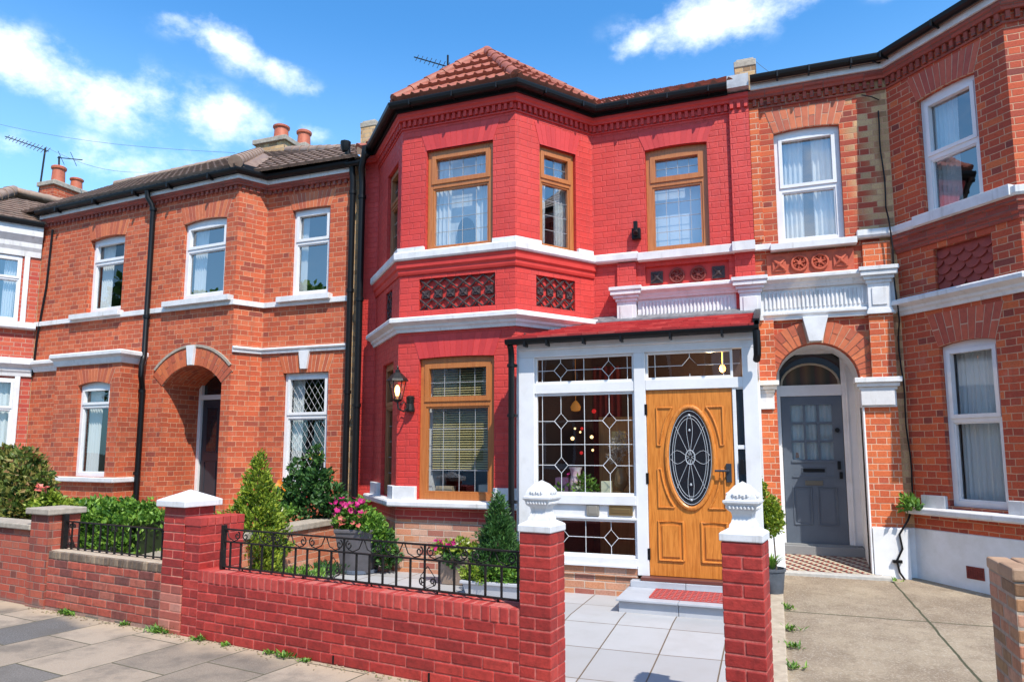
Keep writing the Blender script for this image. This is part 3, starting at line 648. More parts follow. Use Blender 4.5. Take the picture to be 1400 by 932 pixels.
mb.quad(FW.pt(U(-1.4), -.24, 4.07), FW.pt(U(-.66), -.24, 4.07), FW.pt(U(-.66), -.24, 5.42), FW.pt(U(-1.4), -.24, 5.42)); mb.build('curtain', mat('grey_net', color=(.62, .66, .74), rough=.9), rh)
# things standing inside the bay
def topmesh(mb, name, m, label, cat, **k):
    o = mb.build(name, m, None, bev=k.pop('bev', .003), smooth=k.pop('smooth', False)); return tag(o, label, cat, k.get('group'))
mb = MB(); mb.add([FF.pt(.78 + math.cos(a) * .13 * (1 - .0 * i), -.45, 4.38 + math.sin(a) * .28) for i, a in enumerate([k * math.pi / 12 for k in range(13)])] + [FF.pt(.65, -.45, 3.6), FF.pt(.91, -.45, 3.6)], [tuple(range(13)) + (14 - 1, 14)][:0] or [tuple([13] + list(range(12, -1, -1)) + [14])])
mb = MB(); pl = [(.95 - .13 + math.cos(k * math.pi / 12) * .12, 4.36 + math.sin(k * math.pi / 12) * .2) for k in range(13)]
FF.poly(mb, [(.94, 3.9)] + pl + [(.70, 3.9)], -.25, -.225)
topmesh(mb, 'mirror_back', m_charcoal, 'dark rounded back of a dressing mirror behind the upper bay window', 'mirror')
mb = MB(); mb.quad(FF.pt(.3, -.27, 4.0), FF.pt(1.35, -.27, 4.0), FF.pt(1.35, -.27, 5.5), FF.pt(.3, -.27, 5.5)); mb.build('reflection_net', m_voile, w, recalc=False)  # bright net across the window also stands in for cloud reflections in the panes
mb = MB(); FF.box(mb, .2, 1.4, -.42, -.18, .98, 1.02); mb.build('window_board', m_roomdk, rh)
mb = MB(); FF.box(mb, .44, .66, -.34, -.22, 1.021, 1.145); topmesh(mb, 'cardboard_box', mat('buff_card', color=(.42, .33, .22), rough=.8), 'brown cardboard box on the sill at the left of the lower bay window', 'box')
mb = MB(); FF.box(mb, 1.02, 1.15, -.34, -.22, 1.021, 1.17); topmesh(mb, 'cardboard_box', mat('pale_card', color=(.6, .52, .42), rough=.8), 'pale upright box on the sill at the right of the lower bay window', 'box')
# ---------------------------------------------------------------- porch
YP = 7.22; PF = Fr((-2.62, YP), (-.13, YP)); PU = lambda x: x + 2.62
mb = MB(); fd0, fd1 = -.07, 0
def pb(x0, x1, z0, z1, d0=-.07, d1=0.): PF.box(mb, PU(x0), PU(x1), d0, d1, z0, z1)
pb(-2.62, -2.44, .41, 2.6, d1=.01); pb(-1.345, -1.228, .34, 2.6, d1=.01); pb(-.27, -.13, .3, 2.6, d1=.012); pb(-.374, -.34, .34, 2.24)
pb(-2.62, -.13, 2.6, 2.74, d1=.015); pb(-2.44, -1.345, 2.20, 2.305); pb(-1.228, -.27, 2.205, 2.31, d1=.012); pb(-2.62, -.13, 2.68, 2.76, -.07, .05)
pb(-2.44, -1.345, 1.03, 1.125, d1=.03); pb(-2.44, -1.345, .90, 1.03, d1=-.01); pb(-2.44, -1.345, .88, .905, d1=.012); pb(-2.44, -1.345, .41, .50, d1=.02); pb(-2.62, -1.345, .405, .43, d1=.035)
pb(-.34, -.27, 1.60, 1.64); pb(-.34, -.27, 2.19, 2.24); pb(-.34, -.27, .34, .8)
# inner casement rims
for x0, x1, z0, z1 in ((-2.44, -1.345, 2.305, 2.6), (-1.228, -.36, 2.31, 2.6), (-2.44, -1.345, 1.125, 2.2), (-2.44, -1.345, .5, .88)):
    k = .025; pb(x0, x0 + k, z0, z1, -.06, -.02); pb(x1 - k, x1, z0, z1, -.06, -.02); pb(x0 + k, x1 - k, z0, z0 + k, -.06, -.02); pb(x0 + k, x1 - k, z1 - k, z1, -.06, -.02)
# right side and left infill
mb.box(-.20, -.13, 7.29, 8.66, 2.4, 2.74); mb.box(-.20, -.13, 7.29, 8.66, .3, .8); mb.box(-.20, -.13, 8.5, 8.66, .8, 2.4)
mb.box(-2.66, -2.60, 7.25, 7.95, .41, 2.74)
pf = mb.build('porch_frame', m_upvc, rh, bev=.004)
mb = MB()
for x0, x1, z0, z1 in ((-2.42, -1.365, 2.32, 2.585), (-1.21, -.285, 2.325, 2.585), (-2.42, -1.365, 1.14, 2.185), (-2.42, -1.365, .515, .87)): mb.quad(PF.pt(PU(x0), -.045, z0), PF.pt(PU(x1), -.045, z0), PF.pt(PU(x1), -.045, z1), PF.pt(PU(x0), -.045, z1))
mb.build('pane', m_glassp, pf)
mb = MB(); mb.quad((-.165, 7.3, .8), (-.165, 8.5, .8), (-.165, 8.5, 2.4), (-.165, 7.3, 2.4)); mb.build('pane', m_glassp, pf)
mb = MB(); pb(-.338, -.272, .8, 2.19, -.05, -.04); mb.build('side_light', m_darkglass, pf)
def leads_d(mb, x0, x1, z0, z1, xs, zs, dia):
    D = -.036
    r_x, r_z = .075, .085
    for x in xs:
        segs = [(z0, z1)]
        if x in [q[0] for q in dia]:
            zz = sorted(q[1] for q in dia if q[0] == x); segs = []; c = z0
            for z in zz: segs.append((c, z - r_z)); c = z + r_z
            segs.append((c, z1))
        for a, b in segs: PF.line(mb, [(PU(x), a), (PU(x), b)], D, .0034)
    for z in zs:
        segs = []; c = x0
        for x in sorted(q[0] for q in dia if abs(q[1] - z) < .001): segs.append((c, x - r_x)); c = x + r_x
        segs.append((c, x1))
        for a, b in segs: PF.line(mb, [(PU(a), z), (PU(b), z)], D, .0034)
    for x, z in dia: PF.line(mb, [(PU(x - r_x), z), (PU(x), z + r_z), (PU(x + r_x), z), (PU(x), z - r_z), (PU(x - r_x), z)], D, .0042)
mb = MB()
leads_d(mb, -2.415, -1.37, 1.15, 2.18, (-2.36, -2.15, -1.89, -1.62, -1.42), (1.43, 1.65, 1.90), [(-2.15, 1.43), (-2.15, 1.90), (-1.62, 1.43), (-1.62, 1.90)])
leads_d(mb, -2.415, -1.37, 2.33, 2.58, (-2.36, -2.15, -1.89, -1.62, -1.42), (2.45,), [(-2.15, 2.45), (-1.62, 2.45)])
leads_d(mb, -1.2, -.29, 2.335, 2.58, (-1.13, -.78, -.45), (2.45,), [(-.78, 2.45)])
leads_d(mb, -2.415, -1.37, .52, .865, (-2.36, -2.15, -1.89, -1.62), (.69,), [(-2.15, .69), (-1.62, .69)])
mb.build('leading', m_leadw, pf)
mb = MB(); pb(-1.63, -1.385, .925, 1.025, -.02, .012); pb(-1.60, -1.415, .955, .995, 0, .02); mb.build('letterbox', m_brass, pf, bev=.003)
mb = MB(); pb(-1.865, -1.735, .915, 1.035, -.02, .02); pb(-1.845, -1.755, .935, 1.015, 0, .024); mb.build('meter_box', mat('dull_metal', color=(.33, .3, .25), rough=.5, metal=.5), pf, bev=.003)
mb = MB(); mb.add([], []); PF.box(mb, 0, PU(-1.345), -.2, .0, .05, .405); mb.box(-2.66, -2.46, 7.2, 7.9, .05, .408); mb.build('porch_plinth', m_plinth, rh)
mb = MB(); PF.box(mb, PU(-2.64), PU(-2.36), -.05, .012, .44, .94); mb.build('painted_quoin', m_red, rh) if False else None
# porch roof
mb = MB(); shingle_roof(mb, (-2.70, 7.06, 2.80), (-.14, 7.06, 2.80), (-.14, 8.66, 3.20), (-2.18, 8.66, 3.20))
pr_ = mb.build('porch_roof', m_shingle, rh)
mb = MB(); sweep(mb, gutter_prof(.0, 2.735, .045), [(-2.72, 7.12), (-.10, 7.12)])
for x in (-2.5, -2.25, -1.85, -1.45, -.95, -.45): mb.box(x, x + .02, 7.02, 7.13, 2.70, 2.76)
mb.box(-.135, -.10, 7.06, 8.6, 2.76, 2.84); mb.hexa([(-.15, 7.06, 2.80), (-.09, 7.06, 2.80), (-.09, 8.66, 3.20), (-.15, 8.66, 3.20), (-.15, 7.06, 2.86), (-.09, 7.06, 2.86), (-.09, 8.66, 3.26), (-.15, 8.66, 3.26)])
mb.tube([(-.12, 7.06, 2.74), (-.12, 7.06, 2.50), (-.13, 7.12, 2.46)], .035, 10)
mb.build('porch_gutter', m_black, pr_, smooth=True)
mb = MB(); mb.hexa([(-2.25, 8.54, 3.18), (-.14, 8.54, 3.18), (-.14, 8.69, 3.22), (-2.1, 8.69, 3.22), (-2.25, 8.54, 3.205), (-.14, 8.54, 3.205), (-.14, 8.69, 3.29), (-2.1, 8.69, 3.29)]); mb.build('flashing', m_leadflash, pr_)
mb = MB(); mb.tube([(-2.68, 7.09, 2.74), (-2.68, 7.12, 2.70), (-2.68, 7.14, 2.62), (-2.68, 7.14, .1)], .034, 12)
for z in (2.5, 1.95, 1.02, .6): mb.tube([(-2.68, 7.14, z), (-2.68, 7.14, z + .035)], .042, 12); mb.box(-2.73, -2.63, 7.14, 7.2, z, z + .03)
mb.build('porch_downpipe', m_black, rh, smooth=True)
# porch inside
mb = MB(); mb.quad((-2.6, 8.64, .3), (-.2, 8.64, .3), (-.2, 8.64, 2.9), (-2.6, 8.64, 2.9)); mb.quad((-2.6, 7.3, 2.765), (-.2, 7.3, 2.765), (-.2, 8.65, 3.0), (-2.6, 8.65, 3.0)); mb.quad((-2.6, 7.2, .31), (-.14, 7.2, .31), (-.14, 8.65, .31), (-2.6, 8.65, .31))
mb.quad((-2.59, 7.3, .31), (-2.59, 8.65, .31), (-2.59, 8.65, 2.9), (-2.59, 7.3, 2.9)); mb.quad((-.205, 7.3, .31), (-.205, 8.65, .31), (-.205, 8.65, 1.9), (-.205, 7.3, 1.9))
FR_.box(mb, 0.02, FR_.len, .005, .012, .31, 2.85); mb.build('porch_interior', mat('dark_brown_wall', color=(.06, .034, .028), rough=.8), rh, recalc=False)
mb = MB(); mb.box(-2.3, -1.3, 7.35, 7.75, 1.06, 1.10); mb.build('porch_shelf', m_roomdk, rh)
mb = MB(); mb.box(-1.95, -1.50, 8.15, 8.45, .31, 1.98); mb.box(-1.9, -1.75, 8.13, 8.2, 1.6, 1.8); topmesh(mb, 'cupboard', mat('honey_wood', build=wood_build, c1=(.42, .24, .09), c2=(.3, .16, .06)), 'tall honey coloured wooden cupboard standing inside the porch', 'cupboard')
def beads(name, items, m, label, group=None):
    mb = MB()
    for x, y, z, r in items: mb.lathe([(0.001, -r), (r * .7, -r * .7), (r, 0), (r * .7, r * .7), (.001, r)], (x, y, z), 10)
    return tag(mb.build(name, m, None, smooth=True), label, 'light' if 'light' in name else 'ornament', group)
m_bw = mat('warm_bulb', color=(1, .8, .5), build=emit_build, color2=None) if False else mat('warm_bulb', color=(1, .8, .5), build=lambda nt: emit_build(nt, (1, .62, .25), 2.2))
m_br = mat('red_bulb', color=(.6, .02, .02), build=lambda nt: emit_build(nt, (1, .02, .02), .35))
for i, (x, z, r, m_, lb) in enumerate(((-2.02, 1.72, .022, m_bw, 'large warm fairy light left of the middle lead in the porch window'), (-1.80, 1.735, .02, m_bw, 'warm fairy light just right of the middle lead in the porch window'), (-1.99, 1.83, .012, m_bw, 'small pale fairy light above the large left one in the porch window'), (-1.79, 1.59, .014, m_bw, 'small warm fairy light hanging lowest in the porch window'), (-1.93, 1.79, .012, m_bw, 'tiny fairy light close beside the middle lead in the porch window'),
        (-1.77, 2.02, .026, m_br, 'red glass bauble glowing high inside the porch window'), (-1.92, 1.56, .02, m_br, 'red glass bauble hanging low left of the middle lead in the porch window'), (-1.91, 1.83, .018, m_br, 'dark red bauble hanging at the middle lead of the porch window'))):
    o = beads('fairy_light' if m_ is m_bw else 'bauble', [(x - .10, 7.6, z, r)], m_, lb, 'small lights and baubles hung inside the porch')
    o['category'] = 'fairy light' if m_ is m_bw else 'bauble'
mb = MB(); mb.lathe([(.001, -.03), (.03, -.01), (.035, .02), (.02, .05), (.001, .055)], (-.50, 7.9, 2.46), 12); mb.tube([(-.50, 7.9, 2.51), (-.50, 7.9, 2.85)], .003, 6)
tag(mb.build('ceiling_lamp', mat('amber_bulb', color=(1, .6, .2), build=lambda nt: emit_build(nt, (1, .36, .06), 9)), smooth=True), 'glowing amber bulb hanging behind the glass over the wooden door', 'lamp')
mb = MB(); mb.box(-1.75, -1.655, 7.38, 7.5, 1.101, 1.26); topmesh(mb, 'gift_box', mat('cream_box', color=(.62, .6, .42), rough=.7), 'cream box on the porch shelf at the right of the window', 'box')
mb = MB(); mb.box(-1.71, -1.57, 7.75, 7.85, 1.66, 1.80); mb.box(-1.72, -1.56, 7.75, 7.95, 1.62, 1.655); topmesh(mb, 'gift_box', mat('gold_box', color=(.65, .5, .2), rough=.6), 'yellow square box high on the right inside the porch window', 'box')
mb = MB(); mb.box(-2.28, -2.14, 7.45, 7.57, 1.101, 1.29); topmesh(mb, 'gift_box', mat('mauve_box', color=(.14, .07, .14), rough=.6), 'mauve box on the porch shelf at the left of the window', 'box')
mb = MB(); mb.box(-1.98, -1.85, 7.5, 7.6, 1.101, 1.22); topmesh(mb, 'gift_box', mat('purple_box', color=(.18, .09, .2), rough=.6), 'low purple box in the middle of the porch shelf', 'box')
mb = MB(); mb.lathe([(.05, 0), (.065, .05), (.07, .14), (.05, .22), (.06, .27), (.075, .30)], (-2.06, 7.5, 1.101), 16); topmesh(mb, 'vase', mat('pink_white_vase', build=speck, c1=(.75, .7, .72), c2=(.6, .2, .3), scale=9, bump=0), 'white and pink patterned vase on the porch shelf', 'vase', smooth=True, bev=0)
mb = MB(); mb.lathe([(.08, 0), (.1, .03), (.1, .05), (.03, .06)], (-1.56, 7.5, 1.101), 16); mb.lathe([(.02, .05), (.07, .12), (.08, .2), (.05, .28), (.055, .3)], (-1.56, 7.5, 1.101), 16); topmesh(mb, 'glass_jar', mat('brown_glass', color=(.2, .12, .06), rough=.15), 'brown rounded jar on the porch shelf beside the door post', 'jar', smooth=True, bev=0)
pl_ = bpy.data.lights.new('porch_bulb_light', 'POINT'); pl_.energy = 14; pl_.color = (1, .72, .42); pl_.shadow_soft_size = 0; po = bpy.data.objects.new('porch_bulb_light', pl_); col.objects.link(po); po.location = (-.62, 7.85, 2.40)
# more things inside the porch
mb = MB(); mb.lathe([(.02, -.05), (.05, -.04), (.06, 0), (.04, .04), (.015, .07)], (-2.12, 7.75, 2.08), 14); mb.tube([(-2.12, 7.75, 2.15), (-2.12, 7.75, 2.8)], .003, 5)
tag(mb.build('pendant_lamp', mat('amber_shade', color=(.6, .25, .05), build=lambda nt: emit_build(nt, (1, .35, .05), .15)), smooth=True), 'amber glass pendant lamp hanging high at the left inside the porch', 'lamp')
curtain_mesh(Fr((-2.05, 8.3), (-1.70, 8.3)), 0, .35, 1.0, 2.6, 0, 5, .02).build('red_drape', mat('dark_red_cloth', color=(.16, .012, .015), rough=.9), None, smooth=True, recalc=False)
tag(bpy.data.objects['red_drape'], 'dark red drape hanging at the back of the porch behind the fairy lights', 'drape')
# door
DX, DZ = -.797, 1.52
mb = MB(); pb(-1.224, -.378, .345, 2.2, -.06, -.012)
def ell(cx, cz, a, b, t0, t1, n): return [(PU(cx + a * math.cos(t0 + (t1 - t0) * i / n)), cz + b * math.sin(t0 + (t1 - t0) * i / n)) for i in range(n + 1)]
def bead(pts, w=.012, d=-.008): mb.tube([PF.pt(u, d, z) for u, z in pts], w, 7)
bead(ell(DX, DZ, .232, .505, 0, 2 * math.pi, 48), .024)
for sx in (-1, 1):
    ox = .325; a, b = .30, .60
    for sz in (1, -1):
        top = DZ + sz * .50; t0 = math.acos(min(1, .10 / a)); zc = b * math.sin(t0)
        z_s = DZ + sz * .50
        t_a = math.asin(.50 / b); xa = a * math.cos(t_a); t_b = .52; zb = b * math.sin(t_b); xb = a * math.cos(t_b)
        pts = [(PU(DX + sx * ox), DZ + sz * .12), (PU(DX + sx * ox), z_s), (PU(DX + sx * xa), z_s)] + [(PU(DX + sx * a * math.cos(t)), DZ + sz * b * math.sin(t)) for t in [t_a + (0.2 - t_a) * i / 12 for i in range(13)]]
        bead(pts + [pts[0]], .011)
    z0, z1 = .50, .88; xx0, xx1 = DX + sx * .09, DX + sx * .33
    bead([(PU(xx0), z0), (PU(xx1), z0), (PU(xx1), z1), (PU(xx0), z1), (PU(xx0), z0)], .014); 
    pb(min(xx0, xx1) + .035, max(xx0, xx1) - .035, z0 + .035, z1 - .035, -.03, .0)
dr = mb.build('front_door', m_door, rh, bev=.003); dr['label'] = 'golden varnished wooden door with an oval leaded glass'
mb = MB(); PF.poly(mb, ell(DX, DZ, .222, .495, 0, 2 * math.pi, 48)[:-1], -.015, -.004); mb.build('oval_pane', m_darkglass, dr)
mb = MB(); D2 = -.001
def ln(pts, w=.0034): mb.tube([PF.pt(u, D2, z) for u, z in pts], w, 5)
ln(ell(DX, DZ, .205, .465, 0, 6.2832, 40)); ln(ell(DX, DZ, .175, .42, 0, 6.2832, 40)); ln(ell(DX, DZ, .155, .39, 0, 6.2832, 40), .003); ln(ell(DX, DZ, .045, .07, 0, 6.2832, 16), .006)
for k in range(8):
    a = k * math.pi / 4 + math.pi / 8 * 0; ca, sa = math.cos(a), math.sin(a)
    for s_ in ((-.12, .12) if k % 2 == 0 else (0.,)):
        pts = []
        for i in range(7):
            t = i / 6; rr = .05 + t * .85; aa = a + s_ * 2.2 * math.sin(math.pi * (t * .85 + .1)) * (1 if k % 2 == 0 else .6)
            pts.append((PU(DX + .215 * rr * math.cos(aa) * (1 if True else 1)), DZ + .48 * rr * math.sin(aa)))
        ln(pts, .0026)
for z in (DZ + .27, DZ - .27, DZ - .42, DZ + .42): mb.lathe([(.0, -.016), (.012, -.006), (.009, .008), (0, .016)], PF.pt(PU(DX), .002, z), 6)
mb.build('lead_pattern', m_lead, dr)
mb = MB(); pb(-.455, -.405, 1.28, 1.46, -.015, .012); mb.tube([PF.pt(PU(-.43), .01, 1.39), PF.pt(PU(-.43), .05, 1.39), PF.pt(PU(-.56), .05, 1.39)], .011, 8); mb.build('handle', m_charcoal, dr, bev=.003)
for z in (.5, 1.25, 1.95): mb = MB(); pb(-1.24, -1.215, z, z + .11, -.03, .014); mb.build('hinge', m_black, dr)
mb = MB(); pb(-.325, -.285, 1.36, 1.50, 0, .03); tag(mb.build('doorbell', m_black, None, bev=.003), 'small black doorbell with pale button beside the golden wooden door', 'doorbell')
mb = MB(); mb.box(-1.30, -.14, 7.12, 7.35, .305, .34); mb.build('threshold', mat('brown_sill', color=(.13, .04, .03), rough=.4), rh, bev=.005)
m_tileg = mat('grey_porcelain', rough=.45, build=speck, c1=(.42, .43, .46), c2=(.37, .38, .41), scale=4, bump=.05)
mb = MB(); 
for x0, x1 in ((-1.40, -.865), (-.86, -.40), (-.395, -.14)):
    mb.box(x0, x1, 7.10, 7.225, .245, .304); mb.box(x0, x1, 6.54, 6.6, .06, .222)
    mb.box(x0 - (.02 if x0 < -1.3 else 0), x1, 6.50, 6.86, .225, .245); mb.box(x0 - (.02 if x0 < -1.3 else 0), x1, 6.864, 7.22, .225, .245)
mb.box(-1.398, -.15, 6.6, 7.2, .05, .223)
mb.build('doorstep', m_tileg, rh, bev=.003)
# doormat
mb = MB(); MX0, MX1, MY0, MY1 = -1.13, -.33, 6.62, 7.04
for i in range(7): y = MY0 + (MY1 - MY0) * i / 6; mb.box(MX0, MX1, y - .004, y + .004, .2465, .256)
for i in range(17): x = MX0 + (MX1 - MX0) * i / 16; mb.box(x - .0065, x + .0065, MY0, MY1, .2465, .259)
tag(mb.build('doormat', mat('red_rubber', color=(.42, .06, .05), rough=.8)), 'red open grid rubber doormat on the grey tiled doorstep', 'doormat')
# wall lantern
lx = FF.pt(.02, 0, 0); LA = (-4.46, 7.70)
lt = tag(empty('wall_lantern', (-4.42, 7.70, 2.35)), 'black coach lantern with lit bulb on the left corner of the red bay', 'lantern')
lc = (-4.31, 7.50); LZ = -.17
mb = MB(); mb.lathe([(.055, -.10), (.06, -.08), (.045, -.0), (.055, .08), (.03, .1)], (-4.22, 7.67, 2.16), 12)
mb.tube([(-4.22, 7.66, 2.14), (-4.25, 7.56, 2.06), (-4.29, 7.50, 2.09), (-4.31, 7.50, 2.20)], .012, 8); mb.tube([(-4.23, 7.62, 2.12), (-4.27, 7.60, 2.18), (-4.30, 7.55, 2.14)], .007, 6)
mb.lathe([(.02, 2.34), (.05, 2.36), (.062, 2.375), (.04, 2.385)], (*lc, LZ), 6)
mb.lathe([(.135, 2.60), (.125, 2.625), (.05, 2.70), (.03, 2.71), (.03, 2.735), (.012, 2.75), (.014, 2.77), (.001, 2.80)], (*lc, LZ), 6)
for k in range(6): a = (k + .5) * math.pi / 3; mb.tube([(lc[0] + .06 * math.cos(a), lc[1] + .06 * math.sin(a), 2.38 + LZ), (lc[0] + .105 * math.cos(a), lc[1] + .105 * math.sin(a), 2.60 + LZ)], .006, 5)
mb.build('lantern_frame', m_iron, lt)
mb = MB(); mb.lathe([(.055, 2.385), (.1, 2.60)], (*lc, LZ), 6); mb.build('lantern_glass', mat('amber_glass', build=lambda nt: glass_build(nt, .08, (1, .9, .7), 1)), lt)
mb = MB(); mb.lathe([(.015, 2.42), (.032, 2.47), (.03, 2.52), (.012, 2.55)], (*lc, LZ), 10); mb.build('bulb', mat('lantern_bulb', color=(1, .8, .5), build=lambda nt: emit_build(nt, (1, .6, .25), 5)), lt, smooth=True)
# security light
mb = MB(); FW.box(mb, U(-1.60), U(-1.49), 0, .07, 4.26, 4.40); FW.box(mb, U(-1.57), U(-1.52), .06, .11, 4.30, 4.48); mb.tube([FW.pt(U(-1.545), .08, 4.36), FW.pt(U(-1.53), .16, 4.30)], .03, 8)
tag(mb.build('security_light', m_black, None, bev=.004), 'small black security light on the red wall left of the flat upper window', 'security light')
# =================================================================== RIGHT HOUSE (grey door)
gh = tag(empty('terraced_house', (1.2, 8.7, .2)), 'orange brick terraced house with slate grey door in a round arch and canted bay', 'house', 'terraced houses along the street')
X = U
RB0, RB1, RB2, RB3 = (1.38, 8.7), (2.27, 7.7), (3.95, 7.7), (4.85, 8.7)
GL, GF, GR = Fr(RB0, RB1), Fr(RB1, RB2), Fr(RB2, RB3)
GW = (X(.14), X(.865), 4.02, 5.41, .03); AO = (X(.047), X(.93), .2, 2.375, .445)
mb = MB(); wall(mb, FW, X(-.13), X(1.38), .0, 6.02, [GW, AO], .14)
# deep reveal only for the doorway
mb.build('wall', m_orange2, gh)
m_pil = mat('brick_orange_pil', build=brick_build, ramp=[(0, (.48, .085, .035)), (.5, (.62, .13, .04)), (1, (.68, .17, .055))], mortar=(.72, .48, .33), soot=.15, pale=.1, mode='english', joint=.008, h=.071, L=.2)
for a_ in ((-.125, -.02, .03, 4.1, 5.75), (-.13, .047, .08, 2.39, 3.1), (1.05, 1.29, .08, 2.39, 3.1), (-.13, .045, .08, .74, 2.06), (.935, 1.28, .08, .75, 2.06), (1.03, 1.31, .05, 3.63, 3.94)):
    mb = MB(); FW.box(mb, X(a_[0]), X(a_[1]), -.02, a_[2], a_[3], a_[4]); mb.build('pilaster', m_pil, gh)
build_arch(gh, [m_arch, m_mort], FW, X(.4885), 2.375, .447, .70, 25, .02, skip=lambda a: 80 < a < 100, fn=arch_round, name='door_arch')
mb = MB(); FW.poly(mb, [(X(.42), 2.83), (X(.56), 2.83), (X(.635), 3.12), (X(.36), 3.12)], -.02, .09); mb.build('keystone', m_white, gh, bev=.005)
mb = MB(); 
entab(-.10, 1.33); cap(-.32, -.08, 3.1); cap(1.05, 1.28, 3.1); mb.build('door_entablature', m_white, gh, bev=.004)
def impost(xa, xb, z0=2.06, z1=2.385):
    FW.box(mb, X(xa) + .03, X(xb) - .05, -.02, .11, z0, z0 + .2)
    for k, (a, b) in enumerate(((.19, .225), (.225, .27), (.27, z1 - z0))): e = .012 + .022 * k; FW.box(mb, X(xa) - e + .03, X(xb) + e - .05, -.02, .11 + e * 1.4, z0 + a, z0 + b)
mb = MB(); impost(-.20, .07); mb.build('impost', m_white, gh, bev=.004); mb = MB(); impost(.885, 1.32); FW.box(mb, X(.885) + .035, X(1.25), .11, .135, 2.08, 2.25); mb.build('impost', m_white, gh, bev=.004)
mb = MB(); FW.box(mb, X(.0), X(.94), -.04, .03, 3.635, 3.90); 
mb.build('terracotta_panel', m_terra, gh, bev=.004)
for i, x in enumerate((.14, .36, .58, .80)): rosette(FW, X(x), 3.765, .075 if i in (0, 3) else .085, m_terra, gh, i in (1, 2), d=.03)
mb = MB(); sweep(mb, [(-.02, 3.96), (.07, 3.96), (.07, 4.03), (-.02, 4.04)], [(-.12, YF), (.06, YF)]); sweep(mb, [(-.02, 3.93), (.12, 3.93), (.12, 4.005), (-.02, 4.02)], [(.05, YF), (.975, YF)])
sweep(mb, [(-.02, 3.985), (.09, 3.985), (.105, 4.01), (.105, 4.075), (-.02, 4.09)], [(.98, YF), RB0, RB1, RB2, RB3])
GL.box(mb, .31, 1.339, -.05, .125, 3.99, 4.10)
mb.build('sill_band', m_white, gh, bev=.004)
mb = MB(); path = [RB0, RB1, RB2, RB3]; sweep(mb, cornice_prof(3.07, 3.24, 0, .14), path); mb.build('bay_cornice', m_white, gh)
GU1 = (.37, 1.02, 4.07, 5.42, .025); GU2 = (.42, 1.02, 1.02, 2.67, .035)
mb = MB(); wall(mb, GL, 0, GL.len, .76, 6.02, [GU1, GU2, (.44, 1.06, 3.265, 3.72, 0)], .14); wall(mb, GF, 0, GF.len, .76, 6.02, [(.45, 1.25, 4.07, 5.4, .05), (.4, 1.3, 1.02, 2.64, .07)], .14); wall(mb, GR, 0, GR.len, .76, 6.02)
mb.build('bay_wall', m_orangebay, gh)
AM = [m_archred, m_mort]; build_arch(gh, AM, GL, .37, 1.02, 5.42, .025, .27, 11, .1); build_arch(gh, AM, GL, .42, 1.02, 2.67, .035, .32, 9, .11, two=True); build_arch(gh, AM, GF, .45, 1.25, 5.4, .05, .24, 12, .1); build_arch(gh, AM, GF, .4, 1.3, 2.64, .07, .3, 12, .1); build_arch(gh, [m_arch, m_mort], FW, GW[0], GW[1], 5.41, .03, .26, 11, .09, two=True)
mb = MB()
for j in range(6):
    z = 3.72 - j * .085
    for i in range(-1, 6):
        u = .44 + (i + (1. if j % 2 else .5)) * .155
        pts = []
        for k in range(13):
            a = math.pi + k * math.pi / 12; pu, pz = u + .078 * math.cos(a), z - .035 + .085 * math.sin(a); pts.append((max(.442, min(1.058, pu)), max(3.268, pz)))
        if max(p[0] for p in pts) - min(p[0] for p in pts) < .02 or z - .035 < 3.27: continue
        pts += [(pts[-1][0], min(3.718, z + .03)), (pts[0][0], min(3.718, z + .03))]
        tilt = lambda p, z=z: -.062 + .04 * max(0, min(1, (z + .03 - p[1]) / .15))
        mb.prism(pts, lambda p: GL.pt(p[0], tilt(p), p[1]), lambda p: GL.pt(p[0], tilt(p) - .018, p[1]))
GL.box(mb, .441, 1.059, -.08, -.06, 3.266, 3.719)
mb.build('scale_tile_panel', m_terradk if False else mat('scale_terracotta', build=speck, c1=(.33, .055, .035), c2=(.26, .04, .028), scale=12, bump=.3), gh)
mb = MB(); sweep(mb, [(-.02, 3.78), (.02, 3.78), (.03, 3.83), (.05, 3.85), (.05, 3.92), (.075, 3.93), (.075, 3.985), (-.02, 3.985)], path); sweep(mb, [(-.02, 5.87), (.05, 5.87), (.055, 5.90), (.075, 5.92), (.075, 5.965), (-.02, 5.965)], [(-.13, YF)] + path)
dentils(mb, [(-.1, YF), (1.36, YF)], 5.765, 5.868); dentils(mb, [RB0, RB1], 5.765, 5.868); dentils(mb, [RB1, RB2], 5.765, 5.868); sweep(mb, [(-.02, 5.745), (.018, 5.745), (.018, 5.765), (-.02, 5.765)], [(-.13, YF)] + path)
mb.build('brick_cornice', mat('dark_red_brick', build=brick_build, ramp=[(0, (.25, .05, .035)), (1, (.42, .08, .05))], mortar=(.2, .1, .08), soot=.4, mode='stretcher'), gh, bev=.003)
mb = MB(); sweep(mb, [(-.02, 5.965), (.10, 5.965), (.10, 6.04), (-.02, 6.04)], [(-.10, YF)] + path); mb.build('soffit', m_white, gh)
mb = MB(); sweep(mb, gutter_prof(.10, 6.035, .058), [(-.10, YF)] + path); 
for f, us in ((FW, (X(.2), X(.55), X(1.0))), (GL, (.02, .12, .75))):
    for u in us: f.box(mb, u, u + .02, .09, .225, 6.02, 6.1)
mb.build('gutter', m_black, gh, bev=.003)
mb = MB(); sweep(mb, [(-.05, .915), (.11, .915), (.13, .93), (.13, .975), (.11, .99), (-.05, .995)], path); GL.box(mb, .13, .40, -.05, .045, .99, 1.12); GL.box(mb, 1.035, 1.40, -.05, .045, .99, 1.12); GF.box(mb, -.02, .38, -.05, .044, .99, 1.12)
mb.build('lower_sill', m_white, gh, bev=.005)
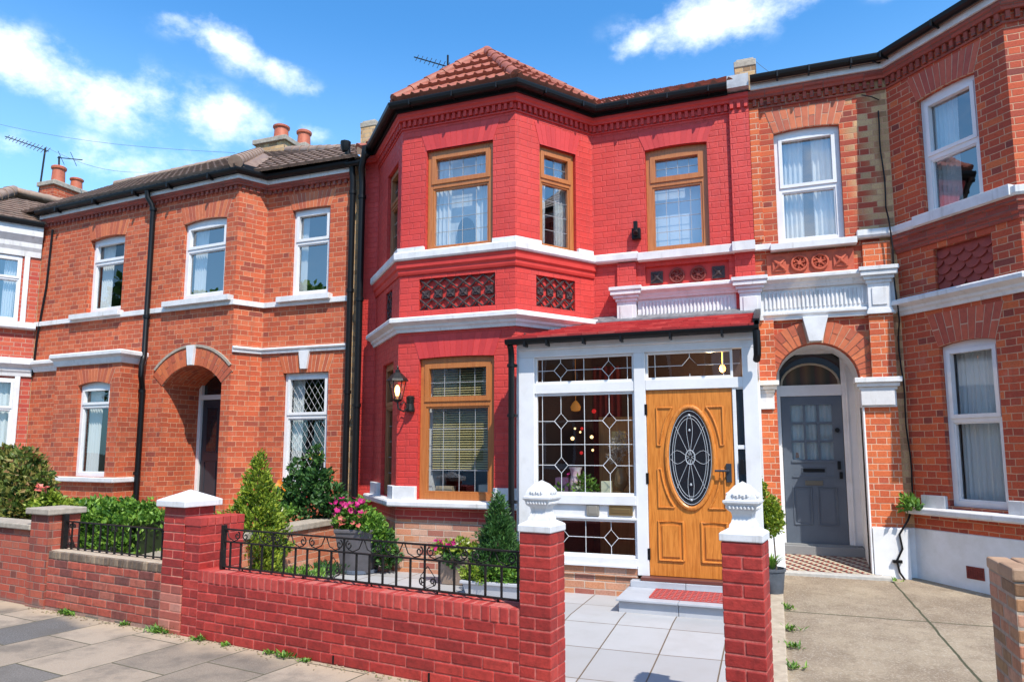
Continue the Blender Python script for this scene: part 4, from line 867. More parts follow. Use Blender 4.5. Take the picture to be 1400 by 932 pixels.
mb = MB(); sweep(mb, [(-.02, 0), (.035, 0), (.035, .755), (.02, .765), (-.02, .767)], [(.955, YF - .075), (1.305, YF - .075)]); sweep(mb, [(-.02, 0), (.02, 0), (.02, .757), (-.02, .767)], [(1.3, YF)] + path)
FW.box(mb, X(-.13), X(.06), -.02, .12, 0, .72)
FW.box(mb, X(.93), X(.95), -.6, .1, .2, 2.4)
mb.build('white_plinth', m_render, gh, bev=.006)
mb = MB(); GL.box(mb, .565, .745, .01, .027, .33, .45)
for i in range(7):
    for j in range(4): GL.box(mb, .575 + i * .0235, .587 + i * .0235, .027, .034, .342 + j * .026, .358 + j * .026)
mb.build('air_brick', m_terradk, gh)
# recess
YD = 9.3; DF = Fr((-.13, YD), (1.5, YD)); DU = lambda x: x + .13
mb = MB()
AC = .4885
for x0, x1 in ((.047, None), (None, .93)):
    x = x0 if x0 is not None else x1; mb.quad((x, YF + .14, .2), (x, YD, .2), (x, YD, 2.375), (x, YF + .14, 2.375))
n = 20
for i in range(n):
    a, b = math.pi * i / n, math.pi * (i + 1) / n; p = lambda t: (AC + .4415 * math.cos(t), 2.375 + .445 * math.sin(t))
    (xa, za), (xb, zb) = p(a), p(b); mb.quad((xa, YF + .14, za), (xb, YF + .14, zb), (xb, YD, zb), (xa, YD, za))
mb.build('porch_recess', m_render, gh, recalc=False)
mb = MB(); k = .0
DF.box(mb, DU(.03), DU(.09), -.1, .0, .42, 2.9); DF.box(mb, DU(.785), DU(.95), -.1, .0, .42, 2.9); DF.box(mb, DU(.09), DU(.785), -.1, .001, 2.25, 2.385); DF.box(mb, DU(.09), DU(.785), -.1, .001, 2.77, 2.95)
DF.box(mb, DU(.83), DU(.85), .0, .02, .42, 2.6)
dfm = mb.build('door_frame', m_upvc, gh, bev=.004)
mb = MB(); DF.box(mb, DU(.09), DU(.785), -.07, -.06, 2.385, 2.77); mb.build('transom_light', m_darkglass, dfm)
mb = MB(); mb.tube([DF.pt(DU(.4375) + .33 * math.cos(a), -.055, 2.39 + .26 * math.sin(a)) for a in [i * math.pi / 14 for i in range(15)]], .014, 6); mb.build('fanlight_arc', mat('cream_arc', color=(.42, .36, .28)), dfm)
mb = MB(); mb.add([DF.pt(DU(.4375) + .315 * math.cos(a), -.058, 2.39 + .245 * math.sin(a)) for a in [i * math.pi / 14 for i in range(15)]], [tuple(range(15))]); mb.build('fanlight_pane', mat('fanlight', build=lambda nt: C(nt, nt.ramp(nt.m('FRACT', nt.m('MULTIPLY', (lambda s: (nt.l.new(nt.pos, s.inputs[0]), s.outputs[0])[1])(nt.new('ShaderNodeSeparateXYZ')), 6.)), [(0, (.05, .02, .02)), (.4, (.10, .06, .03)), (.8, (.03, .03, .02))]))), dfm)
mb = MB(); da, db = .096, .78
lx0, lx1, lz0, lz1 = .20, .665, 1.475, 2.14
DF.box(mb, DU(da), DU(lx0), -.05, .0, .46, 2.245); DF.box(mb, DU(lx1), DU(db), -.05, .0, .46, 2.245); DF.box(mb, DU(lx0), DU(lx1), -.05, .0, lz1, 2.245); DF.box(mb, DU(lx0), DU(lx1), -.05, .0, .46, lz0)
for i in (1, 2):
    x = lx0 + (lx1 - lx0) * i / 3; DF.box(mb, DU(x) - .014, DU(x) + .014, -.045, -.004, lz0, lz1); z = lz0 + (lz1 - lz0) * i / 3; DF.box(mb, DU(lx0), DU(lx1), -.045, -.005, z - .014, z + .014)
DF.box(mb, DU(.19), DU(.68), 0, .012, 1.26, 1.275); DF.box(mb, DU(.19), DU(.68), 0, .015, 1.44, 1.465)
def dbead(x0, x1, z0, z1, w=.011):
    mb.tube([DF.pt(DU(x0), .002, z0), DF.pt(DU(x1), .002, z0), DF.pt(DU(x1), .002, z1), DF.pt(DU(x0), .002, z1), DF.pt(DU(x0), .002, z0)], w, 6)
dbead(.195, .395, .70, 1.14); dbead(.47, .675, .70, 1.14); DF.box(mb, DU(.225), DU(.365), 0, .008, .73, 1.11); DF.box(mb, DU(.50), DU(.645), 0, .008, .73, 1.11)
dbead(.30, .57, 1.315, 1.375, .008)
gd = mb.build('front_door', m_grey, gh, bev=.003); gd['label'] = 'slate grey painted front door with nine small glazed squares'
mb = MB(); DF.box(mb, DU(lx0), DU(lx1), -.03, -.025, lz0, lz1); mb.build('pane', m_glassp, gd)
curtain_mesh(DF, DU(lx0 - .05), DU(lx1 + .05), lz0, lz1, -.055, 9, .01).build('lace_curtain', m_voile, gd, smooth=True, recalc=False)
mb = MB(); DF.box(mb, DU(.33), DU(.53), 0, .014, 1.17, 1.225); mb.build('letterbox', mat('dull_brass', color=(.16, .14, .11), rough=.4, metal=.7), gd, bev=.003)
mb = MB(); DF.box(mb, DU(.315), DU(.555), .0, .006, 1.325, 1.365); mb.build('letter_slot', m_black, gd); mb = MB(); DF.box(mb, DU(.70), DU(.735), 0, .03, 1.36, 1.46); mb.build('lock', m_black, gd, bev=.002); mb = MB(); DF.box(mb, DU(.715), DU(.75), 0, .025, 1.25, 1.33); mb.build('lock', m_black, gd, bev=.002); mb = MB(); mb.tube([DF.pt(DU(.715), 0, 1.83), DF.pt(DU(.715), .04, 1.83)], .028, 10); mb.build('knocker', m_black, gd, bev=.002)
mb = MB(); mb.tube([DF.pt(DU(.26), -.075, 1.50), DF.pt(DU(.26), -.07, 1.56)], .035, 10, r2=.02); tag(mb.build('door_ornament', mat('orange_toy', color=(.5, .2, .08)), smooth=True), 'small orange ornament behind the lowest left square of the grey door', 'ornament')
mb = MB(); mb.box(.04, .95, 9.14, 9.31, .36, .46); mb.box(.05, .92, 9.22, 9.3, .455, .475); mb.build('threshold', mat('grey_stone', color=(.2, .2, .2), rough=.7), gh, bev=.004)
def mosaic(nt):
    sp = nt.new('ShaderNodeSeparateXYZ'); nt.l.new(nt.uv, sp.inputs[0])
    a = nt.m('MULTIPLY', nt.m('ADD', sp.outputs[0], sp.outputs[1]), 22.); b = nt.m('MULTIPLY', nt.m('SUBTRACT', sp.outputs[0], sp.outputs[1]), 22.)
    cb = nt.new('ShaderNodeCombineXYZ'); nt.put(cb.inputs[0], nt.m('FLOOR', a)); nt.put(cb.inputs[1], nt.m('FLOOR', b))
    p1 = nt.m('MODULO', nt.m('ADD', nt.m('FLOOR', a), 100.), 3.); p2 = nt.m('MODULO', nt.m('ADD', nt.m('FLOOR', b), 100.), 2.)
    v = nt.m('DIVIDE', nt.m('ADD', nt.m('MULTIPLY', p1, 2.), p2), 6.)
    C(nt, nt.ramp(v, [(0, (.42, .36, .27)), (.16, (.16, .035, .03)), (.32, (.05, .035, .035)), (.49, (.45, .38, .28)), (.65, (.22, .045, .03)), (.82, (.04, .03, .03))], 'CONSTANT')); ROU(nt, .4)
mb = MB(); mb.hexa([(.05, 8.58, .15), (1.04, 8.58, .15), (.93, 9.2, .2), (.05, 9.2, .2), (.05, 8.58, .262), (1.02, 8.58, .262), (.93, 9.2, .37), (.05, 9.2, .37)]); mb.build('tiled_step', mat('mosaic_tiles', build=mosaic), gh)
mb = MB(); mb.box(-.02, 1.12, 8.44, 8.578, .05, .262); mb.build('step_edge', m_stone if False else mat('pale_stone', build=speck, c1=(.5, .48, .45), c2=(.38, .36, .33), scale=10, bump=.2), gh, bev=.008)
# windows
window(gh, FW, GW[0], GW[1], 4.02, 5.41, m_upvc, m_glass_hi, .03, 4.705, .06, .07, .04, None, [(GW[0] + .05, GW[0] + .33, 4.05, 5.4, 5, .1), (GW[0] + .42, GW[0] + .66, 4.05, 5.4, 4, -.05)])
window(gh, GL, GU1[0], GU1[1], 4.07, 5.42, m_upvc, m_glass_hi, .025, 4.74, .06, .07, .04, None, [(.42, .70, 4.1, 5.4, 5, .1)])
window(gh, GL, GU2[0], GU2[1], 1.02, 2.67, m_upvc, m_glass, .035, 1.90, .06, .06, .04, None, [(.47, .98, 1.05, 2.68, 11, 0)])
window(gh, GF, .45, 1.25, 4.07, 5.40, m_upvc, m_glass_hi, .05, 4.70, .06, .07, .04); window(gh, GF, .4, 1.3, 1.02, 2.64, m_upvc, m_glass, .07, 1.9, .06, .07, .04)
room(gh, -.1, 4.8, 9.5, 12, .4, 3.0); room(gh, -.1, 4.8, 8.8, 12, 3.2, 5.9)
mb = MB(); mb.quad((4.85, YF, 0), (4.85, 13, 0), (4.85, 13, 6), (4.85, YF, 6)); mb.quad((-.12, YF + .2, 6.03), (4.85, YF + .2, 6.03), (4.85, 13, 6.03), (-.12, 13, 6.03)); mb.quad((-.12, 13, 0), (4.85, 13, 0), (4.85, 13, 6), (-.12, 13, 6)); mb.add([(1.35, 8.7, 6.03), (2.25, 7.68, 6.03), (3.95, 7.68, 6.03), (4.85, 8.7, 6.03)], [(0, 1, 2, 3)]); mb.add([(1.4, 8.72, 3.1), (2.28, 7.72, 3.1), (3.93, 7.72, 3.1), (4.83, 8.72, 3.1)], [(0, 1, 2, 3)]); mb.build('rear_walls', m_stock, gh, recalc=False)
mb = MB(); tile_roof(mb, (-.1, 8.55, 6.04), (4.9, 8.55, 6.04), (4.9, 12.4, 7.9), (-.1, 12.4, 7.9), .3, .2, .0, .02); e5 = offs(path, .12); E5 = [(x, y, 6.05) for x, y in e5]; ap2 = (3.1, 8.8, 7.2)
for i in range(3): tile_roof(mb, E5[i], E5[i + 1], ap2, ap2, .24, .2, .0, .02)
mb.build('roof', m_tilebr, gh)
# cable down the wall
mb = MB()
def jig(pts, k=.012): return [(x + random.uniform(-k, k), y, z) for x, y, z in pts]
mb.tube([FW.pt(X(1.30), .02, 5.62), FW.pt(X(1.22), .05, 5.66), FW.pt(X(1.12), .03, 5.71)], .007, 5)
mb.tube([FW.pt(X(1.27) + .004 * i + .008 * math.sin(i * 1.3), .03 if i < 9 or i > 16 else .13, 5.65 - i * .165) for i in range(1, 29)], .0085, 6)
mb.tube([FW.pt(X(1.385), .05, 1.05), FW.pt(X(1.30), .12, .85), FW.pt(X(1.21), .13, .7), FW.pt(X(1.23), .13, .55), FW.pt(X(1.17), .13, .42), FW.pt(X(1.19), .13, .3), FW.pt(X(1.24), .14, .22)], .011, 6)
FW.box(mb, X(1.13), X(1.22), .11, .15, .40, .43)
tag(mb.build('cable', m_black), 'black cable running down the wall between the grey door arch and right bay', 'cable')
# =================================================================== LEFT BRICK HOUSE
lh = tag(empty('terraced_house', (-9.5, 8.5, .4)), 'orange brick terraced house with arched deep porch left of the red one', 'house', 'terraced houses along the street')
LA_, LB_ = (-12.4, 8.62), (-7.63, 8.3); LW = Fr(LA_, LB_); LCN = Fr(LB_, (-7.41, 8.7)); LF = Fr((-7.41, 8.7), (-5.62, 8.7)); V = lambda x: x + 7.41
lpath = [LA_, LB_, (-7.41, 8.7), (-5.80, 8.7)]
O1 = (1.345, 2.225, 3.93, 5.22, .035); O2 = (3.62, 4.545, 3.965, 5.20, .04); O3 = (V(-6.92), V(-6.225), 3.94, 5.31, .01); O4 = (V(-6.985), V(-6.17), 1.06, 2.75, .0)
OA = (3.325, 4.60, .3, 2.60, .30)
mb = MB(); wall(mb, LW, 0, LW.len, .0, 5.82, [O1, O2, OA, (1.5, 2.8, 1.0, 2.8, 0)], .14); wall(mb, LCN, 0, LCN.len, 0, 5.82); wall(mb, LF, 0, V(-5.80), 0, 5.82, [O3, O4], .14)
# projecting lower bay
BO = .42
LBf = Fr((-12.4 + LW.n.x * BO, 8.62 + LW.n.y * BO), (-7.63 + LW.n.x * BO, 8.3 + LW.n.y * BO))
wall(mb, LBf, 1.33, 2.90, .0, 2.97, [(1.92, 2.68, 1.17, 2.62, .05)], .14)
a, b = LW.pt(2.87, 0, 0), LBf.pt(2.90, 0, 0); LBs = Fr(b[:2], a[:2]); wall(mb, LBs, 0, LBs.len, 0, 2.97)
a2, b2 = LW.pt(1.12, 0, 0), LBf.pt(1.33, 0, 0); LBs2 = Fr(a2[:2], b2[:2]); wall(mb, LBs2, 0, LBs2.len, 0, 2.97)
mb.build('wall', m_orange, lh)
mb = MB(); wall(mb, LF, V(-5.80), V(-5.62), 0, 6.0); mb.build('party_strip', m_stock, lh)
# porch recess
mb = MB(); D_ = .80
for u in (OA[0], OA[1]): mb.quad(LW.pt(u, -.14, .3), LW.pt(u, -D_, .3), LW.pt(u, -D_, 2.9), LW.pt(u, -.14, 2.9))
uc = (OA[0] + OA[1]) / 2; hw = (OA[1] - OA[0]) / 2
for i in range(20):
    t0 = OA[0] + (OA[1] - OA[0]) * i / 20; t1 = OA[0] + (OA[1] - OA[0]) * (i + 1) / 20
    mb.quad(LW.pt(t0, -.14, arcz(t0, OA[0], OA[1], 2.60, .30)), LW.pt(t1, -.14, arcz(t1, OA[0], OA[1], 2.60, .30)), LW.pt(t1, -D_, arcz(t1, OA[0], OA[1], 2.60, .30)), LW.pt(t0, -D_, arcz(t0, OA[0], OA[1], 2.60, .30)))
mb.quad(LW.pt(OA[0], -D_, .3), LW.pt(OA[1], -D_, .3), LW.pt(OA[1], -D_, 2.95), LW.pt(OA[0], -D_, 2.95))
mb.build('porch_recess', m_orange, lh, recalc=False)
mb = MB(); mb.hexa([LW.pt(3.2, .1, .2), LW.pt(4.7, .1, .2), LW.pt(4.7, -1.1, .2), LW.pt(3.2, -1.1, .2), LW.pt(3.2, .1, .52), LW.pt(4.7, .1, .52), LW.pt(4.7, -1.1, .58), LW.pt(3.2, -1.1, .58)]); mb.build('porch_floor', mat('pale_stone'), lh)
# door in recess (left part hidden)
mb = MB(); LD = lambda a, b, c, d, e, f: LW.box(mb, a, b, c, d, e, f)
dz0 = .6
def zpt(u): return u
du0 = 3.385
LD(du0 - .18, du0, -D_, -D_ + .08, dz0, 2.87); LD(du0, 4.6, -D_, -D_ + .08, 2.42, 2.50); LD(du0, 4.6, -D_, -D_ + .081, 2.82, 2.9)
ldf = mb.build('door_frame', m_upvc, lh, bev=.004)
mb = MB(); LD(du0, 4.6, -D_, -D_ + .02, 2.5, 2.82); mb.build('transom_light', m_darkglass, ldf)
mb = MB(); LD(du0 + .005, 4.5, -D_, -D_ + .04, dz0, 2.42)
for z0, z1 in ((1.55, 2.3), (.75, 1.4)):
    for u0, u1 in ((du0 + .1, du0 + .36), (du0 + .46, du0 + .74)):
        mb.tube([LW.pt(u0, -D_ + .042, z0), LW.pt(u1, -D_ + .042, z0), LW.pt(u1, -D_ + .042, z1), LW.pt(u0, -D_ + .042, z1), LW.pt(u0, -D_ + .042, z0)], .011, 6)
ld = mb.build('front_door', m_charcoal, lh, bev=.003); ld['label'] = 'dark charcoal panelled door set deep in the arched porch'
mb = MB(); LD(du0 + .12, du0 + .34, -D_ + .04, -D_ + .044, 1.57, 2.28); mb.build('pane', m_darkglass, ld)
AM = [m_arch, m_mort]
for a_ in ((LW, O1[0], O1[1], 5.22, .035, .25, 13, .1), (LW, O2[0], O2[1], 5.20, .04, .25, 14, .1), (LF, O3[0], O3[1], 5.31, .01, .25, 11, .1), (LF, O4[0], O4[1], 2.75, .0, .28, 13, .1), (LBf, 1.92, 2.68, 2.62, .05, .2, 12, .1)): build_arch(lh, AM, *a_)
build_arch(lh, AM, LW, uc, 2.60, hw, .30, .27, 21, fn=arch_seg, name='porch_arch')
mb = MB(); LW.poly(mb, [(uc - .045, 2.895), (uc + .055, 2.895), (uc + .08, 3.20), (uc - .09, 3.20)], -.02, .06); mb.build('keystone', m_white, lh, bev=.004); mb = MB(); LF.poly(mb, [(V(-6.65), 2.80), (V(-6.54), 2.80), (V(-6.50), 3.08), (V(-6.69), 3.08)], -.02, .05); mb.build('keystone', m_white, lh, bev=.004)
mb = MB(); pr = [(-.02, 3.785), (.045, 3.785), (.045, 3.865), (-.02, 3.875)]; sweep(mb, pr, lpath)
for f, a, b, z in ((LW, 1.05, 2.30, 3.82), (LW, 3.33, 4.76, 3.85), (LF, V(-7.10), V(-6.14), 3.84)): f.box(mb, a, b, -.02, .11, z, z + .085)
mb.build('sill_band', m_white, lh, bev=.004)
mb = MB(); sweep(mb, cornice_prof(3.055, 3.15, 0, .06), [LB_, (-7.41, 8.7), (-5.80, 8.7)]); mb.build('string_course', m_white, lh, bev=.004); mb = MB()
lb = [LW.pt(1.12, 0, 0)[:2], LBf.pt(1.33, 0, 0)[:2], LBf.pt(2.90, 0, 0)[:2], LW.pt(2.87, 0, 0)[:2]]
sweep(mb, cornice_prof(2.96, 3.16, 0, .11), [LW.pt(.05, 0, 0)[:2]] + lb[:0] + [LW.pt(1.12, 0, 0)[:2]]); sweep(mb, cornice_prof(2.95, 3.15, 0, .10), lb)
mb.add([(*p, 3.15) for p in lb], [(0, 1, 2, 3)]); mb.build('bay_cornice', m_white, lh, bev=.004); mb = MB()
sweep(mb, [(-.05, 1.09), (.07, 1.09), (.08, 1.10), (.08, 1.16), (-.05, 1.17)], lb)
mb.build('bay_sill', m_white, lh, bev=.004)
mb = MB(); LW.poly(mb, [(uc + 1.11 * math.sin(a), 2.9 - .827 + 1.11 * math.cos(a)) for a in [-.80 + 1.6 * i / 16 for i in range(17)]] + [(uc + 1.15 * math.sin(a), 2.9 - .827 + 1.15 * math.cos(a)) for a in [.80 - 1.6 * i / 16 for i in range(17)]], -.01, .025); mb.build('hood_mould', m_stone, lh)
mb = MB(); sweep(mb, [(-.02, 5.68), (.05, 5.68), (.055, 5.71), (.07, 5.72), (.07, 5.76), (-.02, 5.76)], lpath)
for a, b in zip(lpath, lpath[1:]): dentils(mb, [a, b], 5.60, 5.678, w=.05, gap=.05)
mb.build('brick_cornice', mat('dark_red_brick'), lh)
mb = MB(); sweep(mb, [(-.02, 5.76), (.09, 5.76), (.09, 5.83), (-.02, 5.83)], lpath); mb.build('soffit', m_white, lh)
mb = MB(); sweep(mb, gutter_prof(.09, 5.825, .055), lpath); sweep(mb, [(.02, 5.84), (.085, 5.84), (.085, 6.0), (.02, 6.0)], lpath)
for u in (.6, 1.6, 2.6, 3.4, 4.3): LW.box(mb, u, u + .03, .1, .22, 5.79, 5.86)
mb.build('gutter', m_black, lh, bev=.003)
mb = MB()
pts = [LW.pt(2.90, .15, 5.83), LW.pt(2.90, .14, 5.72), LW.pt(2.96, .10, 5.60), LW.pt(2.97, .08, 5.5), LW.pt(2.97, .08, 3.1), LW.pt(3.0, .12, 3.0), LW.pt(3.08, .2, 2.9), LW.pt(3.08, .2, 2.75), LW.pt(2.99, .1, 2.62), LW.pt(2.98, .08, 2.5), LW.pt(2.98, .08, .4)]
mb.tube(pts, .042, 12)
for z in (5.5, 3.7, 2.5, 1.2): mb.tube([LW.pt(2.97, .08, z), LW.pt(2.97, .08, z + .05)], .055, 12)
mb.build('drainpipe', m_black, lh, smooth=True)
mb = MB(); mb.tube([LW.pt(.30, .03, 5.55), LW.pt(.25, .03, 4.5), LW.pt(.1, .03, 3.6), LW.pt(.05, .03, 2.9)], .018, 8); mb.tube([LW.pt(1.16, .08, 2.9), LW.pt(1.10, .06, .6)], .035, 8); mb.build('old_pipe', m_black, lh, smooth=True)
# pipes at the red house boundary
mb = MB()
mb.tube([(-5.84, 8.52, 6.12), (-5.82, 8.54, 5.95), (-5.78, 8.58, 5.82), (-5.78, 8.62, 5.6), (-5.78, 8.62, .6)], .045, 12); mb.lathe([(.05, -.02), (.075, .05), (.08, .13), (.06, .135)], (-5.85, 8.5, 6.05), 8)
for z in (5.4, 3.9, 2.4): mb.tube([(-5.78, 8.62, z), (-5.78, 8.62, z + .05)], .056, 12)
mb.build('drainpipe', m_black, lh, smooth=True)
mb = MB(); mb.tube([(-5.50, 8.5, 6.05), (-5.52, 8.5, 5.9), (-5.6, 8.56, 5.75), (-5.6, 8.6, 5.5), (-5.6, 8.6, .6)], .048, 12); mb.tube([(-5.85, 8.55, 5.85), (-5.6, 8.55, 5.85), (-5.45, 8.5, 5.95)], .05, 10)
for z in (5.3, 3.75, 2.2): mb.tube([(-5.6, 8.6, z), (-5.6, 8.6, z + .05)], .06, 12)
mb.build('drainpipe', m_black, rh, smooth=True)
# windows
cw = lambda a, b, z0, z1: [(a, b, z0, z1, 5, .15)]
window(lh, LW, O1[0], O1[1], 3.93, 5.22, m_upvc, m_glass, .035, 4.81, .08, .07, .045, None, cw(1.42, 1.72, 3.97, 5.2))
window(lh, LW, O2[0], O2[1], 3.965, 5.20, m_upvc, m_glass_hi, .04, 4.76, .06, .07, .045, None, cw(3.70, 3.98, 4.0, 5.2))
window(lh, LF, O3[0], O3[1], 3.94, 5.31, m_upvc, m_glass_hi, .01, 4.79, .06, .065, .045, None, cw(V(-6.87), V(-6.74), 4.0, 5.3))
window(lh, LF, O4[0], O4[1], 1.06, 2.75, m_upvc, m_glass, 0, 2.09, .06, .07, .045, lead_diamond, cw(V(-6.92), V(-6.72), 1.1, 2.7))
window(lh, LBf, 1.92, 2.68, 1.17, 2.62, m_upvc, m_glass, .05, 2.29, .06, .065, .04, None, cw(1.98, 2.3, 1.2, 2.6))
mb = MB(); LF.box(mb, V(-7.0), V(-6.15), -.05, .05, .97, 1.055); mb.build('lower_sill', m_upvc, lh, bev=.004)
mb = MB(); LF.box(mb, V(-6.95), V(-6.17), -.02, .03, .90, .968); mb.build('red_tile_sill', m_redtrim, lh)
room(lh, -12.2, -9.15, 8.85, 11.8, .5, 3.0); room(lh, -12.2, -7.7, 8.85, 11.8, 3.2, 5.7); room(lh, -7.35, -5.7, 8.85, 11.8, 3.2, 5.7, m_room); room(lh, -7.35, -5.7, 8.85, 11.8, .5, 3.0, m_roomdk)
mb = MB(); mb.quad((-12.4, 8.66, 5.8), (-7.66, 8.36, 5.8), (-7.66, 13, 5.8), (-12.4, 13, 5.8)); mb.quad((-7.66, 8.36, 5.8), (-7.42, 8.76, 5.8), (-7.42, 13, 5.8), (-7.66, 13, 5.8)); mb.quad((-7.42, 8.76, 5.8), (-5.62, 8.76, 5.8), (-5.62, 13, 5.8), (-7.42, 13, 5.8)); mb.quad((-12.4, 8.62, 0), (-12.4, 13, 0), (-12.4, 13, 5.8), (-12.4, 8.62, 5.8)); mb.quad((-12.4, 13, 0), (-5.62, 13, 0), (-5.62, 13, 5.8), (-12.4, 13, 5.8)); mb.build('rear_walls', m_stock, lh, recalc=False)
mb = MB(); HIP = (-9.1, 10.4, 7.30); EC = (-7.58, 8.13, 5.93)
tile_roof(mb, (-13.0, 8.49, 5.93), EC, HIP, (-13.0, 10.5, 7.22), .17, .16, .005, .028)
R1 = (-8.55, 10.3, 7.22); R2 = (-6.25, 9.35, 6.42)
# right slope (over the set-back part)
tile_roof(mb, (-7.50, 8.42, 5.93), (-5.62, 8.48, 5.93), (-6.25, 9.35, 6.42), (-7.9, 9.35, 6.60), .17, .16, .005, .028)
A_ = Vector((-7.56, 8.16, 5.95)); B_ = Vector((-7.9, 9.35, 6.62)); 
mb.add([EC, (-7.50, 8.42, 5.96), (-7.9, 9.35, 6.62), HIP], [(0, 1, 2, 3)]); tile_roof(mb, (-7.95, 9.3, 6.60), (-6.2, 9.3, 6.42), (-8.4, 10.35, 7.2), (-9.0, 10.4, 7.28), .17, .16, .005, .028)
mb.add([(-6.25, 9.35, 6.42), (-5.62, 8.48, 5.93), (-5.62, 13, 5.93), (-8.5, 10.35, 7.2)], [(0, 1, 2, 3)]); mb.quad((-13, 10.5, 7.22), (-9.1, 10.4, 7.30), (-8.5, 13, 5.9), (-13, 13, 5.9))
for tri in (((-7.62, 8.12, 5.90), (-7.45, 8.42, 5.90), (-7.92, 9.3, 6.56)), ((-7.62, 8.12, 5.90), (-7.92, 9.3, 6.56), HIP), (HIP, (-7.92, 9.3, 6.56), (-8.4, 10.35, 7.16)), ((-7.92, 9.3, 6.56), (-6.2, 9.33, 6.38), (-8.4, 10.35, 7.16)), ((-7.5, 8.40, 5.90), (-5.62, 8.46, 5.90), (-6.2, 9.33, 6.38)), ((-7.5, 8.40, 5.90), (-6.2, 9.33, 6.38), (-7.92, 9.3, 6.56))): mb.add(tri, [(0, 1, 2)])
mb.build('roof', m_tilebr, lh)
mb = MB(); ridge(mb, (-13, 10.5, 7.24), HIP, .07); ridge(mb, (EC[0], EC[1], EC[2] + .05), HIP, .11, .35); ridge(mb, (-6.1, 9.25, 6.42), (-8.45, 10.4, 7.24), .09); mb.build('ridge_tiles', m_ridgebr, lh, smooth=True)
def chimney(x0, x1, y0, y1, z0, z1, m, par, pots, capm=None):
    mb = MB(); mb.box(x0, x1, y0, y1, z0, z1); c = mb.build('chimney', m, par)
    ov = .05 if pots else .012
    mb = MB(); mb.box(x0 - ov, x1 + ov, y0 - ov, y1 + ov, z1, z1 + .10); mb.box(x0 + .02, x1 - .02, y0 + .02, y1 - .02, z1 + .10, z1 + .14); mb.build('chimney_cap', capm or m_stone, c, bev=.01)
    for px, py, h, r in pots:
        mb = MB(); mb.lathe([(r * 1.05, 0), (r, .05), (r * .92, h * .8), (r * 1.12, h * .84), (r * 1.15, h * .95), (r, h)], (px, py, z1 + .12), 16); mb.build('chimney_pot', m_pot, c, smooth=True)
    return c
chimney(-9.75, -9.02, 11.0, 11.9, 6.5, 7.80, m_chbuff, lh, [(-9.28, 11.2, .30, .15)]); chimney(-9.98, -9.45, 12.2, 13.1, 6.5, 8.22, m_chbuff, lh, [(-9.72, 12.5, .42, .15)])
chimney(-7.17, -6.85, 10.9, 11.5, 6.3, 7.70, m_chbuff, lh, []); chimney(-.33, -.04, 10.4, 11.0, 6.2, 7.26, m_chbuff, gh, [])
# =================================================================== FAR LEFT HOUSE
wh = tag(empty('terraced_house', (-13.4, 8.2, .4)), 'white trimmed house with brown hipped roof at the far left edge', 'house', 'terraced houses along the street')
WA, WB, WC = (-16.2, 7.95), (-12.95, 7.75), (-12.42, 8.62)
W1_, W2_ = Fr(WA, WB), Fr(WB, WC); wl = W1_.len
mb = MB(); wall(mb, W1_, 0, wl, 0, 5.62, [(wl - 1.55, wl - .06, 3.85, 5.05, 0), (wl - 1.5, wl - .05, .95, 2.85, 0)], .1); wall(mb, W2_, 0, W2_.len, 0, 5.62, [(.12, .75, 3.85, 5.05, 0), (.12, .80, .95, 2.85, 0)], .1)
mb.build('wall', mat('brick_far', build=brick_build, ramp=[(0, (.4, .05, .035)), (1, (.52, .10, .05))], mortar=(.5, .3, .22), soot=.2, pale=.1), wh)
mb = MB(); wp = [WA, WB, WC]; sweep(mb, cornice_prof(5.05, 5.6, 0, .16), wp); sweep(mb, [(-.02, 3.72), (.10, 3.72), (.12, 3.74), (.12, 3.84), (-.02, 3.85)], wp); sweep(mb, cornice_prof(2.88, 3.2, 0, .14), wp); sweep(mb, [(-.05, .85), (.1, .85), (.1, .94), (-.05, .95)], wp)
for z0, z1 in ((3.85, 5.05), (.95, 2.88)): W2_.box(mb, -.10, .10, -.05, .03, z0, z1); W2_.box(mb, .78, .86, -.05, .03, z0, z1); W1_.box(mb, wl - .06, wl + .03, -.05, .03, z0, z1)
mb.build('white_trim', m_white, wh, bev=.005)
window(wh, W2_, .12, .75, 3.86, 5.04, m_upvc, m_glass_hi, 0, 4.62, .0, .05, .04, None, cw(.5, .7, 3.9, 5)); window(wh, W2_, .12, .80, .96, 2.84, m_upvc, m_glass, 0, 2.3, .0, .05, .04, None, [(.14, .75, 1, 2.8, 8, 0)])
window(wh, W1_, wl - 1.55, wl - .08, 3.86, 5.04, m_upvc, m_glass_hi, 0, 4.62, .0, .05, .04, None, cw(wl - .6, wl - .3, 3.9, 5)); window(wh, W1_, wl - 1.5, wl - .07, .96, 2.84, m_upvc, m_glass, 0, 2.3, .0, .05, .04, None, [(wl - 1.4, wl - .2, 1, 2.8, 14, 0)])
room(wh, -16, -12.6, 8.75, 11, .5, 5.5)
mb = MB(); sweep(mb, gutter_prof(.14, 5.6, .055), wp); mb.build('gutter', m_black, wh)
RX = (-14.35, 9.3, 6.85); mb = MB(); e6 = offs(wp, .2); E6 = [(x, y, 5.68) for x, y in e6]
tile_roof(mb, E6[0], E6[1], RX, (-16.5, 9.4, 6.85), .17, .16, .005, .028); tile_roof(mb, E6[1], (E6[2][0] + .1, E6[2][1] + .3, 5.68), (-12.4, 9.9, 6.3), RX, .17, .16, .005, .028); mb.add([RX, (-12.4, 9.9, 6.3), (-12.4, 12, 6.0), (-16, 12, 6.0), (-16.5, 9.4, 6.85)], [(0, 1, 2, 3, 4)]); mb.build('roof', m_tilebr, wh)
